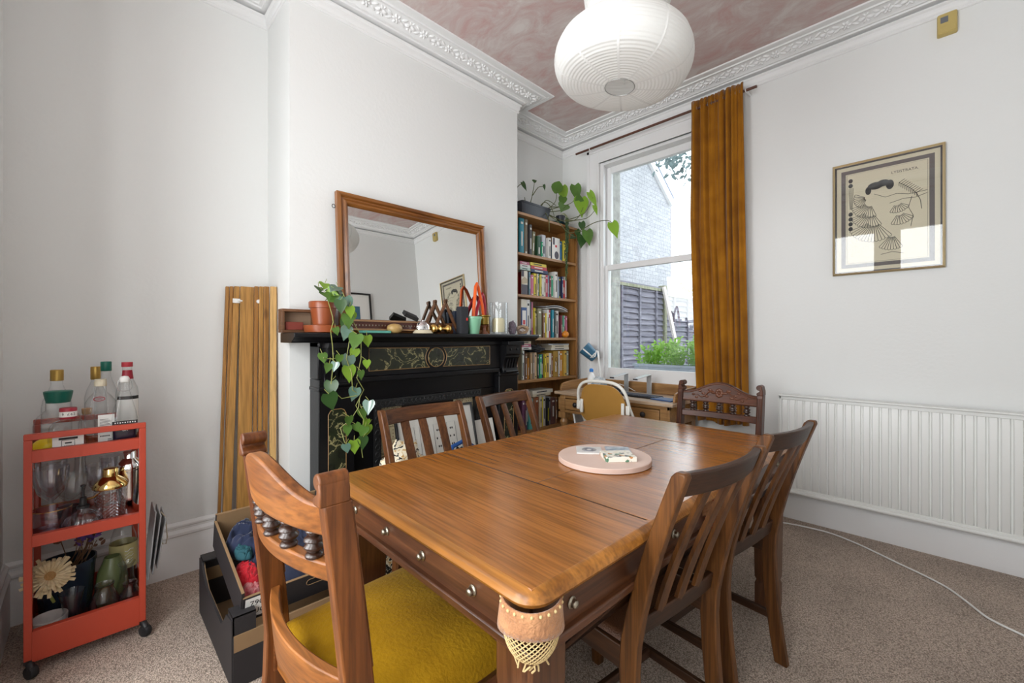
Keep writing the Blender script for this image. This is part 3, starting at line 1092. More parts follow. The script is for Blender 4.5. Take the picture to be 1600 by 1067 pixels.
def carved_chair(w, H, mz, mx, my, label, loc, rz, seat_m, bow=.045):
    t = thing('carved_chair', label, 'chair', loc, rz, 'carved end chairs')
    h = w / 2
    pw, pd = .029, .054

    def by(z):
        if z < .46: return -.05 * ((.46 - z) / .46) ** 1.8
        return -.06 * ((z - .46) / (H - .46)) ** 1.2
    for s in (-1, 1):
        x0, x1 = (s * h - pw, s * h) if s > 0 else (s * h, s * h + pw)
        g = G(); rings = []
        zs = [0, .12, .24, .36, .46, .56, .66, .76, .84, H - .07, H - .053]
        for z in zs:
            d = pd * (1.0 if z < .6 else 1 - .12 * (z - .6) / .4)
            y = by(z)
            rings.append([(x0, y, z), (x1, y, z), (x1, y - d, z), (x0, y - d, z)])
        g.loft(rings)
        # head curling inward over the post, rolled along its depth
        yb = by(H - .03)
        xo = s * h; inn = -s
        rr = .0145
        cx = xo + inn * (.005 + rr * .95)
        sc = [(cx + rr * math.cos(2 * PI * k / 20), H - .0150 + rr * math.sin(2 * PI * k / 20)) for k in range(20)]
        g.prism(sc, lambda u, v, a: (u, a, v), yb + .001, yb - pd + .002)
        nk = [(xo, H - .055), (xo + inn * .001, H - .030), (xo + inn * .006, H - .012), (xo + inn * .016, H - .018), (xo + inn * .018, H - .034), (xo + inn * .026, H - .040), (xo + inn * (pw + .003), H - .044), (xo + inn * (pw + .003), H - .050), (xo + inn * pw, H - .055)]
        g.prism(nk, lambda u, v, a: (u, a, v), yb + .0005, yb - pd + .001)
        po = obj('back_post', g, mz, t, bev=.003)
        g = G()
        for k in range(3):
            xx = (x0 + x1) / 2 + (k - 1) * .008
            g.tube([(xx, by(z) + .0005, z) for z in (.60, .68, .76, .84, H - .07)], .0028, 6)
        obj('reeding', g, mz, po)
        g = G()
        fx = s * (h + .01) - s * .03
        g.lathe([(.014, 0), (.02, .01), (.024, .04), (.016, .07), (.017, .1), (.026, .25), (.022, .30), (.028, .31), (.028, .33), (.021, .34)], (fx, .42, 0), 18)
        g.box(fx - .027, fx + .027, .393, .447, .335, .44)
        obj('front_leg', g, mz, t, smooth=50)
        g = G(); g.bar((s * (h - .02), -.04, .40), (s * (h - .02), .42, .40), .024, .075)
        obj('side_rail', g, my, t, bev=.003)
    g = G(); g.bar((-h + .02, .43, .40), (h - .02, .43, .40), .024, .075); obj('front_rail', g, mx, t, bev=.003)
    g = G(); g.bar((-h + .02, -.02, .40), (h - .02, -.02, .40), .024, .075); obj('rear_rail', g, mx, t, bev=.003)
    xi = h - pw + .004

    def bent(zlo, zhi, d, fwd=.012, n=28):
        g = G(); rings = []
        for k in range(n + 1):
            u = 2 * k / n - 1
            x = xi * u
            b = -bow * (1 - u * u)
            za, zb = zlo(u), zhi(u)
            ya, yc = by(za) - fwd + b, by(zb) - fwd + b
            rings.append([(x, ya, za), (x, yc, zb), (x, yc - d, zb), (x, ya - d, za)])
        return g.loft(rings)
    hump = lambda u: H - .060 + .058 * (math.cos(PI * min(1, abs(u) * 1.12)) * .5 + .5) ** .9
    cr = obj('crest_rail', bent(lambda u: H - .118, hump, .028), mx, t, bev=.005, smooth=55)
    mr = obj('middle_rail', bent(lambda u: H - .205, lambda u: H - .17, .026), mx, t, bev=.004, smooth=55)
    low = lambda u: .515 - .035 * (math.cos(PI * abs(u)) * .5 + .5) + .012 * math.cos(3 * PI * u)
    obj('lower_rail', bent(low, lambda u: .575, .022), mx, t, bev=.003, smooth=55)
    for k in range(5):
        u = (k - 2) * .36
        z = H - .172
        y = by(z) - .026 - bow * (1 - u * u)
        g = G()
        g.lathe([(.008, 0), (.015, .001), (.0165, .005), (.014, .009), (.009, .011), (.009, .013), (.014, .015), (.018, .020), (.018, .023), (.013, .027), (.0125, .029), (.018, .032), (.018, .036), (.013, .040), (.009, .042), (.009, .044), (.014, .046), (.0155, .050), (.013, .053), (.008, .057)], (xi * u, y, z), 14)
        obj('spindle', g, M['spindle'], t, smooth=60)
    # carved relief on the front of the crest: a flower between leafy scrolls
    g = G()

    def cp(u, z, o):
        b = -bow * (1 - u * u)
        return Vector((xi * u, by(z) - .012 + b + o, z))
    zc = H - .062
    for i in range(8):
        a = i * PI / 4
        g.ball(cp(.075 * math.cos(a) * .9, zc + .017 * math.sin(a), .003), (.010, .005, .010), 8, 6)
    g.ball(cp(0, zc, .006), (.007, .005, .007), 8, 6)
    for s in (-1, 1):
        pts = [cp(s * (.12 + .55 * q), zc + .012 * math.sin(q * 8) - .028 * q, .001) for q in [i / 12 for i in range(13)]]
        g.tube(pts, [.005 - .003 * i / 12 for i in range(13)], 6)
        for i in range(7):
            q = .16 + .09 * i
            g.ball(cp(s * q, zc + .020 * math.sin(i * 2.1) - .003 * i, .001), (.014 - .001 * i, .004, .007), 8, 6)
    g.tube([cp(u, H - .108, .0) for u in [i / 10 - 1 for i in range(21)]], .003, 6)
    g.tube([cp(u, hump(u) - .01, .0) for u in [i / 10 - 1 for i in range(21)]], .003, 6)
    obj('carving', g, M['carved'], cr, smooth=60)
    # sprung upholstered seat
    g = G()

    def seat(u, v):
        x = (u - .5) * 2
        y = v
        ww = (h - .006) + (.022) * v
        ed = max(0, 1 - max(abs(x), abs(2 * v - 1)) ** 6)
        return (x * ww, -.03 + .485 * v, .436 + .052 * ed ** .5 + .022 * (1 - x * x) * (1 - (2 * v - 1) ** 2))
    g.grid(seat, 26, 26)
    s_ = 26
    obj('seat', g, seat_m, t, smooth=80)
    g = G(); g.box(-h + .008, h - .008, -.025, .445, .40, .44); obj('seat_base', g, seat_m, t, bev=.006)
    return t


carved_chair(.485, .970, M['mah_z'], M['mah_x'], M['mah_y'], 'chestnut spindle-back chair with mustard velvet seat at the near end of the table', (1.706, -2.972, 0), R_(1.4), M['velvet'])
carved_chair(.455, .95, M['car_z'], M['car_x'], M['car_z'], 'dark carved chair at the far end of the table in front of the curtain', (1.775, -.885, 0), R_(180), M['velvet'], .016)

# ---- board and coasters on the table
M['pinkboard'] = mat('pale_pink_board', (.70, .53, .46), .55, col2=(.64, .46, .38), vscale=6)
M['marble'] = mat('white_marble', (.72, .70, .68), .4, var=.2, vscale=9)
M['navyink'] = mat('grey_ink', (.20, .20, .22), .6)
g = G().lathe([(.160, 0), (.167, .002), (.167, .017), (.165, .019)], (0, 0, 0), 64)
o = obj('round_board', g, M['pinkboard'], smooth=40, loc=(1.797, -2.0, .7502))
tag(o, 'round pale pink wooden board lying on the dining table', 'board')


def terrazzo():
    m = mat('terrazzo', (.80, .77, .68), .5)
    nt = m.node_tree; n = nt.nodes; L = nt.links.new
    tc = n.new('ShaderNodeTexCoord')
    vo = n.new('ShaderNodeTexVoronoi'); vo.inputs['Scale'].default_value = 85
    L(tc.outputs['Object'], vo.inputs['Vector'])
    cr = n.new('ShaderNodeValToRGB'); cr.color_ramp.interpolation = 'CONSTANT'
    e = cr.color_ramp.elements
    e[0].color = (.80, .77, .68, 1); e[0].position = 0
    e[1].color = (.10, .22, .14, 1); e[1].position = .62
    for p, c in ((.68, (.55, .27, .10, 1)), (.75, (.12, .12, .13, 1)), (.82, (.7, .62, .45, 1)), (.9, (.35, .33, .3, 1)), (.95, (.80, .77, .68, 1))):
        k = e.new(p); k.color = c
    sp = n.new('ShaderNodeSeparateColor'); L(vo.outputs['Color'], sp.inputs[0])
    L(sp.outputs['Red'], cr.inputs['Fac'])
    L(cr.outputs['Color'], n['Principled BSDF'].inputs['Base Color'])
    return m


M['terrazzo'] = terrazzo()


def tile(name, label, c, ang, sx, sy, z, hh, m, deco=None):
    t = thing(name, label, 'coaster', (c[0], c[1], z), R_(ang), 'coasters on the round board')
    obj('slab', G().box(-sx / 2, sx / 2, -sy / 2, sy / 2, 0, hh), m, t, bev=.0015)
    if deco: deco(t, hh)
    return t


def emblem(t, h):
    g = G()
    for r in (.026, .021, .016):
        g.tube([(r * math.cos(a) - .0, r * math.sin(a), h + .0003) for a in [2 * PI * k / 40 for k in range(41)]], .0011, 4)
    for k in range(12):
        a = k * PI / 6
        g.ball((.012 * math.cos(a), .012 * math.sin(a), h), (.004, .004, .0008), 6, 4)
    obj('round_emblem', g, M['navyink'], t)


tile('coaster', 'white marble coaster with a round grey emblem on the pink board', (1.724, -1.992), 38, .095, .095, .7695, .006, M['marble'], emblem)
M['feather'] = mat('blue_grey_print', (.60, .64, .68), .5, col2=(.10, .16, .22), vscale=28)
tile('coaster', 'blue-grey patterned coaster at the back of the pink board', (1.800, -1.912), 40, .09, .09, .7695, .006, M['feather'])
tile('coaster', 'thick white terrazzo coaster with coloured chips on the pink board', (1.856, -2.003), 48, .108, .092, .7695, .018, M['terrazzo'])
# ================================================================ fireplace
def marble_mat():
    m = bpy.data.materials.new('green_black_marbling')
    m.use_nodes = True
    nt = m.node_tree; n = nt.nodes; L = nt.links.new
    b = n['Principled BSDF']; b.inputs['Roughness'].default_value = .22
    tc = n.new('ShaderNodeTexCoord')
    nz = n.new('ShaderNodeTexNoise'); nz.inputs['Scale'].default_value = 8; nz.inputs['Detail'].default_value = 7; nz.inputs['Distortion'].default_value = 1.1
    L(tc.outputs['Object'], nz.inputs['Vector'])
    s = n.new('ShaderNodeMath'); s.operation = 'SUBTRACT'; s.inputs[1].default_value = .5; L(nz.outputs['Fac'], s.inputs[0])
    a = n.new('ShaderNodeMath'); a.operation = 'ABSOLUTE'; L(s.outputs[0], a.inputs[0])
    cr = n.new('ShaderNodeValToRGB'); e = cr.color_ramp.elements
    e[0].position = 0; e[0].color = (.40, .36, .18, 1)
    e[1].position = .016; e[1].color = (.022, .026, .014, 1)
    k = e.new(.005); k.color = (.20, .18, .08, 1)
    k = e.new(.2); k.color = (.010, .012, .008, 1)
    L(a.outputs[0], cr.inputs['Fac'])
    L(cr.outputs['Color'], b.inputs['Base Color'])
    return m


M['marbling'] = marble_mat()
M['gilt'] = mat('gilt_line', (.35, .20, .07), .5)
FX, FY = .30, -1.785         # chimney breast face and centre line of the hearth
fp = thing('fireplace', 'black slate fireplace with green marbled panels on the chimney breast', 'fireplace', (FX, FY, 0))
g = G()   # local: x out of the wall, y along it
hl = .868
pr_ = [(0, 1.176), (.165, 1.176), (.175, 1.186), (.19, 1.190), (.198, 1.198), (.21, 1.204), (.21, 1.222), (.206, 1.226), (0, 1.226)]
g.prism(pr_, lambda u, v, a: (u, a, v), -hl, hl)
obj('mantel_shelf', g, M['lacquer'], fp, bev=.003)
g = G()
g.box(0, .115, -.725, .725, .985, 1.18)
g.box(0, .125, -.66, .66, .955, .985)
g.box(0, .13, -.725, .725, 1.150, 1.18)
obj('frieze', g, M['lacquer'], fp, bev=.004)
for s in (-1, 1):
    g = G()
    a, b = sorted((s * .725, s * .535))
    g.box(0, .125, a, b, .14, .985); g.box(0, .145, a - .01, b + .01, 0, .15)
    g.box(0, .135, a - .004, b + .004, .925, .945)
    o = obj('jamb', g, M['lacquer'], fp, bev=.004)
    g = G()
    yc = s * .63
    x0 = .1251
    pts = [(yc - .047, .26), (yc + .047, .26), (yc + .047, .80), (yc + .035, .82), (yc + .02, .826), (yc - .02, .826), (yc - .035, .82), (yc - .047, .80)]
    g.prism(pts, lambda u, v, a: (a, u, v), x0, x0 + .002)
    q = obj('marbled_panel', g, M['marbling'], o)
    g = G(); lp = [(x0 + .003, u, v) for u, v in pts]; g.tube(lp + lp[:1], .0018, 4); obj('gilt_line', g, M['gilt'], q)
    # corbel under the shelf
    g = G()
    A = .125
    prof = [(0, 1.176), (.075, 1.176), (.075, 1.155), (.065, 1.15), (.065, 1.085), (.052, 1.075), (.052, 1.06), (.042, 1.05), (.028, 1.0), (.026, .975), (.034, .962), (.034, .948), (.018, .940), (0, .938)]
    g.prism([(A - .012 + u, v) for u, v in prof], lambda u, v, a: (u, a, v), yc - .072, yc + .072)
    g.box(A, A + .082, yc - .08, yc + .08, 1.148, 1.176)
    c = obj('corbel', g, M['lacquer'], o, bev=.003)
    g = G()
    for dy in (-.032, .032):
        g.ball((A + .054, yc + dy, 1.118), (.006, .010, .010), 10, 8)
    for dy in (-.04, -.014, .014, .04):
        g.tube([(A + .037, yc + dy, 1.048), (A + .026, yc + dy, 1.02), (A + .018, yc + dy, .985)], .006, 6)
    g.tube([(A + .026, yc - .062, .957), (A + .026, yc + .062, .957)], .011, 10)
    obj('corbel_reeds', g, M['lacquer'], c)
# marbled frieze panels either side of a roundel
X1 = .1152
def panel(pts, name='marbled_panel'):
    g = G(); g.prism(pts, lambda u, v, a: (a, u, v), X1, X1 + .002)
    o = obj(name, g, M['marbling'], fp)
    g = G(); lp = [(X1 + .0025, u, v) for u, v in pts]; g.tube(lp + lp[:1], .0018, 4); obj('gilt_line', g, M['gilt'], o)


z0, z1, rc = 1.015, 1.143, .079
zc = (z0 + z1) / 2
arc = lambda a0, a1, n=10: [(rc * math.cos(R_(a0 + (a1 - a0) * k / n)), zc + rc * math.sin(R_(a0 + (a1 - a0) * k / n))) for k in range(n + 1)]
panel([(-.45, z0)] + arc(230, 130)[0:1] + [(-.067 + (u + .067) * 1.0, v) for u, v in arc(230, 130)][1:] + [(-.45, z1)])
panel([(.45, z0), (.45, z1)] + arc(50, -50))
panel([(.060 * math.cos(2 * PI * k / 28), zc + .060 * math.sin(2 * PI * k / 28)) for k in range(28)], 'marbled_roundel')
# slip, cast-iron insert with embossed hood band, tiled cheeks
g = G()
g.box(0, .075, -.535, .535, .845, .96); g.box(0, .075, -.535, -.40, 0, .845); g.box(0, .075, .40, .535, 0, .845)
obj('slip', g, M['lacquer'], fp, bev=.004)
ins = obj('iron_insert', G().box(0, .02, -.40, .40, 0.02, .845), M['iron'], fp)
g = G()
g.box(.02, .085, -.40, .40, .795, .845)
for s in (-1, 1):
    a, b = sorted((s * .40, s * .355)); g.box(.02, .08, a, b, 0, .80)
for k in range(27):
    y = -.38 + .76 * k / 26
    g.tube([(.0855, y + .011 * math.cos(w), .819 + .013 * math.sin(w)) for w in [2 * PI * i / 10 for i in range(11)]], .003, 5)
    g.ball((.0855, y, .819), (.003, .005, .005), 6, 4)
for s in (-1, 1):
    for k in range(18):
        z = .78 - .042 * k
        g.tube([(.081, s * .3775 + .013 * math.cos(w), z + .014 * math.sin(w)) for w in [2 * PI * i / 8 for i in range(9)]], .003, 5)
obj('embossed_frame', g, M['iron'], ins, smooth=60)
M['tile'] = mat('cream_tile', (.62, .53, .34), .25)
M['tile_print'] = mat('brown_tile_print', (.16, .08, .03), .4)
for s in (-1, 1):
    for k in range(9):
        z = .785 - .078 * k
        for j in range(2 if k < 9 else 1):
            yc = s * (.318 - .077 * j)
            g = G().box(.02, .045, yc - .0375, yc + .0375, z - .0375, z + .0375)
            o = obj('tile', g, M['tile'], fp, bev=.0015)
            g = G()
            Q = lambda y, zz: (.0455, yc + y, z + zz)
            if (k + j) % 3 != 1:
                g.tube([Q(*p) for p in ((-.03, -.03), (.03, -.03), (.03, .03), (-.03, .03), (-.03, -.03))], .0012, 4)
                for dy in (-.02, 0, .02):
                    for dz in (-.02, 0, .02):
                        g.ball(Q(dy, dz), (.001, .0035, .0035), 6, 4)
            else:
                for r in (.030, .020, .009):
                    g.tube([Q(r * math.cos(w), r * math.sin(w)) for w in [2 * PI * i / 20 for i in range(21)]], .0015, 4)
                for i in range(12):
                    w = i * PI / 6
                    g.ball(Q(.025 * math.cos(w), .025 * math.sin(w)), (.001, .003, .003), 6, 4)
            obj('tile_pattern', g, M['tile_print'], o)
g = G().box(.02, .022, -.24, .24, .02, .72)
obj('grate_opening', g, mat('opening_black', (.006, .006, .006), .9), fp)  # flat near-black sheet stands in for the dark recess
struct('hearth_slab', G().box(.30, .74, -2.42, -1.15, 0, .03), mat('dark_hearth', (.04, .035, .03), .5))

# ---- things stored in the hearth
M['cards'] = mat('cream_print_paper', (.74, .72, .66), .8)
M['ink'] = mat('black_ink', (.012, .012, .012), .7)
M['blackframe'] = mat('black_picture_frame', (.012, .012, .013), .4)


def lean_frame(name, label, loc, ang, tilt, w, h, deco):
    t = bpy.data.objects.new(name, None); COL.objects.link(t)
    t.location = loc; t.rotation_euler = (0, R_(tilt), R_(ang))
    tag(t, label, 'picture')
    g = G(); f = .014
    for a, b, c, d in ((-w / 2, w / 2, 0, f), (-w / 2, w / 2, h - f, h), (-w / 2, -w / 2 + f, f, h - f), (w / 2 - f, w / 2, f, h - f)):
        g.box(0, .018, a, b, c, d)
    obj('frame', g, M['blackframe'], t, bev=.002)
    obj('print', G().box(.002, .008, -w / 2 + f, w / 2 - f, f, h - f), M['cards'], t)
    deco(t, w, h)
    obj('glazing', G().box(.011, .013, -w / 2 + f, w / 2 - f, f, h - f), M['pic_glass'], t, smooth=0)
    return t


def cards(t, w, h):
    g = G(); X_ = .0085
    for k in range(5):
        y = -w / 2 + .09 + k * (w - .18) / 4
        bw = .032
        z0_, z1_ = h * .50, h * .86
        g.tube([(X_, y - bw, z0_), (X_, y + bw, z0_), (X_, y + bw, z1_), (X_, y - bw, z1_), (X_, y - bw, z0_)], .001, 4)
        for i in range(5):
            z = z0_ + (z1_ - z0_) * (.14 + .18 * i)
            for dy in ((-.014, .014) if i % 2 else (0.006, -.008)):
                g.ball((X_, y + dy, z), (.001, .0055, .007), 6, 5)
    obj('card_pips', g, M['ink'], t)


lean_frame('framed_print', 'large framed print of pale card strips with black pips leaning in the hearth', (.60, -1.80, .03), 0, -14, .58, .76, cards)
M['mount'] = mat('pale_blue_mount', (.55, .62, .62), .8)
g = G().box(-.01, .012, -.2, .2, 0, .62)
o = obj('canvas_board', g, M['cards'], bev=.002); o.location = (.545, -1.50, .03); o.rotation_euler = (0, R_(-14), 0)
tag(o, 'plain pale art board leaning behind the card-strip print in the hearth', 'board')


def leopard():
    m = mat('leopard_print', (.72, .62, .42), .85)
    nt = m.node_tree; n = nt.nodes; L = nt.links.new
    tc = n.new('ShaderNodeTexCoord')
    nz = n.new('ShaderNodeTexNoise'); nz.inputs['Scale'].default_value = 30; nz.inputs['Detail'].default_value = 2; nz.inputs['Distortion'].default_value = 1.5
    L(tc.outputs['Object'], nz.inputs['Vector'])
    cr = n.new('ShaderNodeValToRGB'); e = cr.color_ramp.elements
    e[0].position = .43; e[0].color = (.012, .01, .008, 1)
    e[1].position = .46; e[1].color = (.78, .72, .58, 1)
    k = e.new(.58); k.color = (.74, .66, .48, 1)
    k = e.new(.66); k.color = (.50, .30, .10, 1)
    L(nz.outputs['Fac'], cr.inputs['Fac']); L(cr.outputs['Color'], n['Principled BSDF'].inputs['Base Color'])
    return m


M['leopard'] = leopard()
M['navy'] = mat('navy_cloth', (.012, .018, .045), .9, sheen=.3, var=.4, vscale=14)
M['blue'] = mat('blue_cloth', (.02, .09, .32), .8)
M['darkcloth'] = mat('black_cloth', (.012, .012, .016), .9, sheen=.3)


def lump(g, c, r, amp=.22, fr=3.0, seed=0, n=36, m=26):
    g.ball(c, r, n, m, lambda d: 1 + amp * noise.noise(Vector((d.x * fr + seed, d.y * fr, d.z * fr + seed * 2))) + amp * .5 * noise.noise(Vector((d.x * fr * 2.3, d.y * fr * 2.3 + seed, d.z * fr * 2.3))) - amp * .6 * abs(noise.noise(Vector((d.x * fr * 1.4 + 9, d.y * fr * 1.4 + seed, d.z * fr * 1.4)))))
    return g


o = obj('throw_blanket', lump(G(), (0, 0, .32), (.11, .17, .33), .2, 2.5, 1), M['leopard'], smooth=80, loc=(.80, -2.24, .03))
tag(o, 'leopard print throw heaped in front of the fireplace by the trailing plant', 'throw')
o = obj('shoulder_bag', lump(G(), (0, 0, .29), (.09, .13, .30), .12, 2, 4), M['darkcloth'], smooth=80, loc=(.86, -1.93, .03))
tag(o, 'black bag standing in front of the card-strip print', 'bag')
g = G(); g.tube([(0, -.12, .50), (.0, -.06, .60), (0, .02, .62), (0, .09, .57), (0, .12, .48)], .012, 8)
obj('strap', g, M['blue'], o)

# ================================================================ mirror
M['pine_y'] = wood('varnished_pine_across', (.145, .046, .007), (.33, .125, .026), 'y', .9, .32, .3, knots=True)
M['pine_z'] = wood('varnished_pine_upright', (.145, .046, .007), (.33, .125, .026), 'z', .9, .32, .3, knots=True)
mm = mat('mirror_silver', (.9, .91, .9), .0, metal=1)
mr = bpy.data.objects.new('wall_mirror', None); COL.objects.link(mr)
tag(mr, 'large pine-framed mirror leaning on the mantelpiece', 'mirror')
MW, MH = 1.06, .77
mr.location = (.395, -1.865, 1.227)
mr.rotation_euler = (0, R_(-4.3), R_(.4))
prof = [(0, 0), (0, .030), (.012, .034), (.020, .034), (.026, .022), (.034, .022), (.046, .030), (.056, .026), (.062, .014), (.068, .010), (.068, 0)]
def side(a, b, inn, ax):
    """frame member from a to b (y,z), inn = inward direction"""
    rings = []
    for e, s in ((a, 1), (b, -1)):
        d = Vector((b[0] - a[0], b[1] - a[1])).normalized()
        rings.append([(x, e[0] + inn[0] * p + d.x * s * p, e[1] + inn[1] * p + d.y * s * p) for p, x in prof])
    return G().loft(rings)
h = MW / 2
obj('frame_bottom', side((-h, 0), (h, 0), (0, 1), 'y'), M['pine_y'], mr, smooth=30)
obj('frame_top', side((h, MH), (-h, MH), (0, -1), 'y'), M['pine_y'], mr, smooth=30)
obj('frame_side', side((-h, MH), (-h, 0), (1, 0), 'z'), M['pine_z'], mr, smooth=30)
obj('frame_side', side((h, 0), (h, MH), (-1, 0), 'z'), M['pine_z'], mr, smooth=30)
obj('mirror_glass', G().box(.004, .009, -h + .06, h - .06, .06, MH - .06), mm, mr, smooth=0)
g = G(); g.box(0.0, .003, -h, h, 0, MH); obj('backing', g, M['dk_x'], mr)
g = G(); g.tube([(.012, -h - .012 + .008 * math.cos(w), MH - .085 + .010 * math.sin(w)) for w in [2 * PI * i / 16 for i in range(17)]], .002, 6)
obj('hanging_ring', g, M['iron'], mr)

# ================================================================ things on the mantelpiece (shelf top z = 1.226)
SZ = 1.2265
M['terracotta'] = mat('terracotta_plastic', (.29, .070, .022), .3, var=.12)
M['leaf_mid'] = mat('green_leaf', (.10, .21, .035), .32, trans=.12, var=.35, vscale=12)
M['leaf_dark'] = mat('dark_leaf', (.035, .085, .022), .28, trans=.08)
M['leaf_new'] = mat('lime_leaf', (.26, .45, .045), .35, trans=.3)
M['leaf_shine'] = mat('glossy_bluish_leaf', (.12, .22, .17), .12, spec=.9, coat=.6)
M['vine'] = mat('vine_stem', (.28, .30, .08), .5)
tp = thing('trailing_plant', 'heart-leaved plant in a terracotta pot trailing down the fireplace', 'plant', (.42, -2.485, SZ))
g = G().lathe([(.045, .012), (.062, .125), (.068, .127), (.070, .155), (.066, .160), (.060, .156), (.057, .13)], n=32)
obj('pot', g, M['terracotta'], tp, smooth=50)
g = G().lathe([(.070, 0), (.088, .003), (.094, .036), (.091, .038), (.084, .010), (.0, .008)], n=36)
obj('saucer', g, M['terracotta'], tp, smooth=50)
obj('soil', G().lathe([(.058, .13), (.056, .142), (.001, .145)]), M['soil'], tp)
V = [(-2.54, 1.432, 0.039), (-2.505, 1.413, 0.044), (-2.454, 1.4, 0.052), (-2.423, 1.332, 0.044), (-2.391, 1.307, 0.044), (-2.432, 1.275, 0.039), (-2.423, 1.227, 0.052), (-2.475, 1.235, 0.03), (-2.382, 1.187, 0.061), (-2.319, 1.187, 0.044), (-2.538, 1.104, 0.039), (-2.514, 1.056, 0.035), (-2.486, 1.063, 0.035), (-2.469, 1.097, 0.035), (-2.405, 1.077, 0.061), (-2.317, 1.065, 0.035), (-2.414, 1.025, 0.061), (-2.373, 1.121, 0.044), (-2.498, 0.957, 0.057), (-2.526, 0.896, 0.065), (-2.373, 0.916, 0.052), (-2.312, 0.847, 0.052), (-2.414, 0.784, 0.039), (-2.34, 0.81, 0.044), (-2.373, 0.738, 0.039), (-2.331, 0.719, 0.044), (-2.302, 0.719, 0.048), (-2.414, 0.736, 0.039), (-2.391, 0.653, 0.052), (-2.345, 0.667, 0.048), (-2.432, 0.647, 0.039), (-2.354, 1.013, 0.035), (-2.307, 0.756, 0.035), (-2.488, 1.427, 0.035), (-2.449, 1.417, 0.039)]
VP = [[(-2.488, 1.278), (-2.505, 1.235), (-2.488, 1.166), (-2.488, 1.098), (-2.497, 1.03), (-2.497, 0.953), (-2.526, 0.896)], [(-2.436, 1.27), (-2.4, 1.227), (-2.418, 1.095), (-2.4, 1.024), (-2.391, 0.935), (-2.345, 0.905), (-2.364, 0.844), (-2.4, 0.786), (-2.449, 0.75), (-2.436, 0.678), (-2.391, 0.653)], [(-2.391, 1.28), (-2.34, 1.21), (-2.345, 1.093), (-2.373, 0.996), (-2.326, 0.93), (-2.373, 0.854), (-2.336, 0.778), (-2.345, 0.671), (-2.336, 0.58)], [(-2.462, 1.097), (-2.522, 1.099), (-2.538, 1.104)], [(-2.48, 0.934), (-2.445, 0.897), (-2.373, 0.907)], [(-2.345, 0.842), (-2.312, 0.847)]]
V += [(-2.52, 1.40, .05), (-2.49, 1.385, .055), (-2.468, 1.36, .05), (-2.455, 1.43, .055), (-2.50, 1.45, .05), (-2.44, 1.37, .06), (-2.43, 1.29, .055)]
rnd = random.Random(11)
base = Vector((.42, -2.485, SZ))
g = G()
for k, p in enumerate(VP):
    pts = [Vector((.555 + .012 * math.sin(i * 2.1 + k), y, z)) - base for i, (y, z) in enumerate(p)]
    if k < 3:
        pts = [Vector((.0, .0, .15)), Vector((.06, p[0][0] - base.y, .175))] + [Vector((.125, p[0][0] - base.y, p[0][1] - SZ + .03))] + pts
    g.tube(pts, .0022, 5)
gl = G()
for k, (y, z, s) in enumerate(V):
    up = z > 1.38
    x = (.50 if up else .565) + rnd.uniform(-.02, .03)
    c = Vector((x, y, z + s * .55)) - base
    g.tube([c, c + Vector((-.012, rnd.uniform(-.03, .03), .022))], .0016, 4)
    gl.mi = 3 if k in (2, 6, 12, 14, 20, 21, 30, 34, 38, 40) else rnd.choice((0, 0, 0, 1, 2)) if k not in (9, 15, 26, 28) else 2
    d = Vector((rnd.uniform(-.15, .35), rnd.uniform(-.45, .45), -1)) if not up else Vector((.6, rnd.uniform(-.8, .8), -.3))
    gl.leaf(c, d, (1, rnd.uniform(-.7, .1), rnd.uniform(-.1, .5)), s * 1.42, s * 1.22, 'heart', .16, .18)
obj('stems', g, M['vine'], tp)
obj('foliage', gl, [M['leaf_mid'], M['leaf_dark'], M['leaf_new'], M['leaf_shine']], tp, smooth=80)

M['box_wood'] = wood('brown_box_wood', (.085, .034, .013), (.19, .085, .036), 'y', 1, .45)
t = thing('keepsake_box', 'shallow brown wooden box standing behind the terracotta pot', 'box', (.335, -2.58, SZ))
g = G()
for a, b, c, d in ((-.085, .085, 0, .014), (-.085, .085, .106, .12), (-.085, -.071, .014, .106), (.071, .085, .014, .106)):
    g.box(-.03, .03, a, b, c, d)
obj('case', g, M['box_wood'], t, bev=.002)
obj('back', G().box(-.03, -.024, -.071, .071, .014, .106), mat('box_lining', (.30, .20, .13), .8), t)
obj('red_packet', G().box(-.0, .018, -.065, .02, .015, .055), mat('brick_red_card', (.20, .035, .022), .6), t, bev=.002)
# boxed game or long box lying behind
t = thing('long_case', 'long dark red case lying along the foot of the mirror', 'case', (.428, -2.03, SZ))
obj('case_body', G().box(-.018, .018, -.36, .14, .014, .075), wood('oxblood_case', (.05, .012, .008), (.11, .03, .02), 'y', 1, .35, .3), t, bev=.003)
g = G()
for z in (.02, .068):
    g.box(.018, .021, -.355, .135, z - .005, z + .005)
obj('trim_strip', g, mat('tan_strip', (.36, .20, .10), .5), t, bev=.001)
g = G()
for k in range(25):
    g.ball((.0185, -.33 + .019 * k, .043), (.002, .004, .005), 6, 4)
obj('beading', g, M['oldbrass'], t)
o = obj('turquoise_book', G().box(-.03, .03, -.06, .1, 0, .0135), mat('turquoise_cover', (.12, .40, .33), .5), bev=.002, loc=(.482, -2.25, SZ))
tag(o, 'thin turquoise book lying in front of the long dark red case', 'book')
g = G().lathe([(.001, 0), (.020, .001), (.034, .010), (.040, .026), (.036, .042), (.022, .052), (.001, .055)], (0, 0, 0), 28, sy=1.0)
o = obj('egg', g, mat('speckled_stone', (.52, .36, .14), .25, col2=(.40, .24, .08), vscale=30), smooth=80, loc=(.487, -2.115, SZ)); o.scale = (.9, 1.15, 1.0)
tag(o, 'honey coloured stone egg on the mantelpiece', 'egg')
t = thing('desk_bell', 'chrome bell on a cream base on the mantelpiece', 'bell', (.482, -1.925, SZ)); t.scale = (.55, 1, 1); t.scale = (.62, .95, 1)
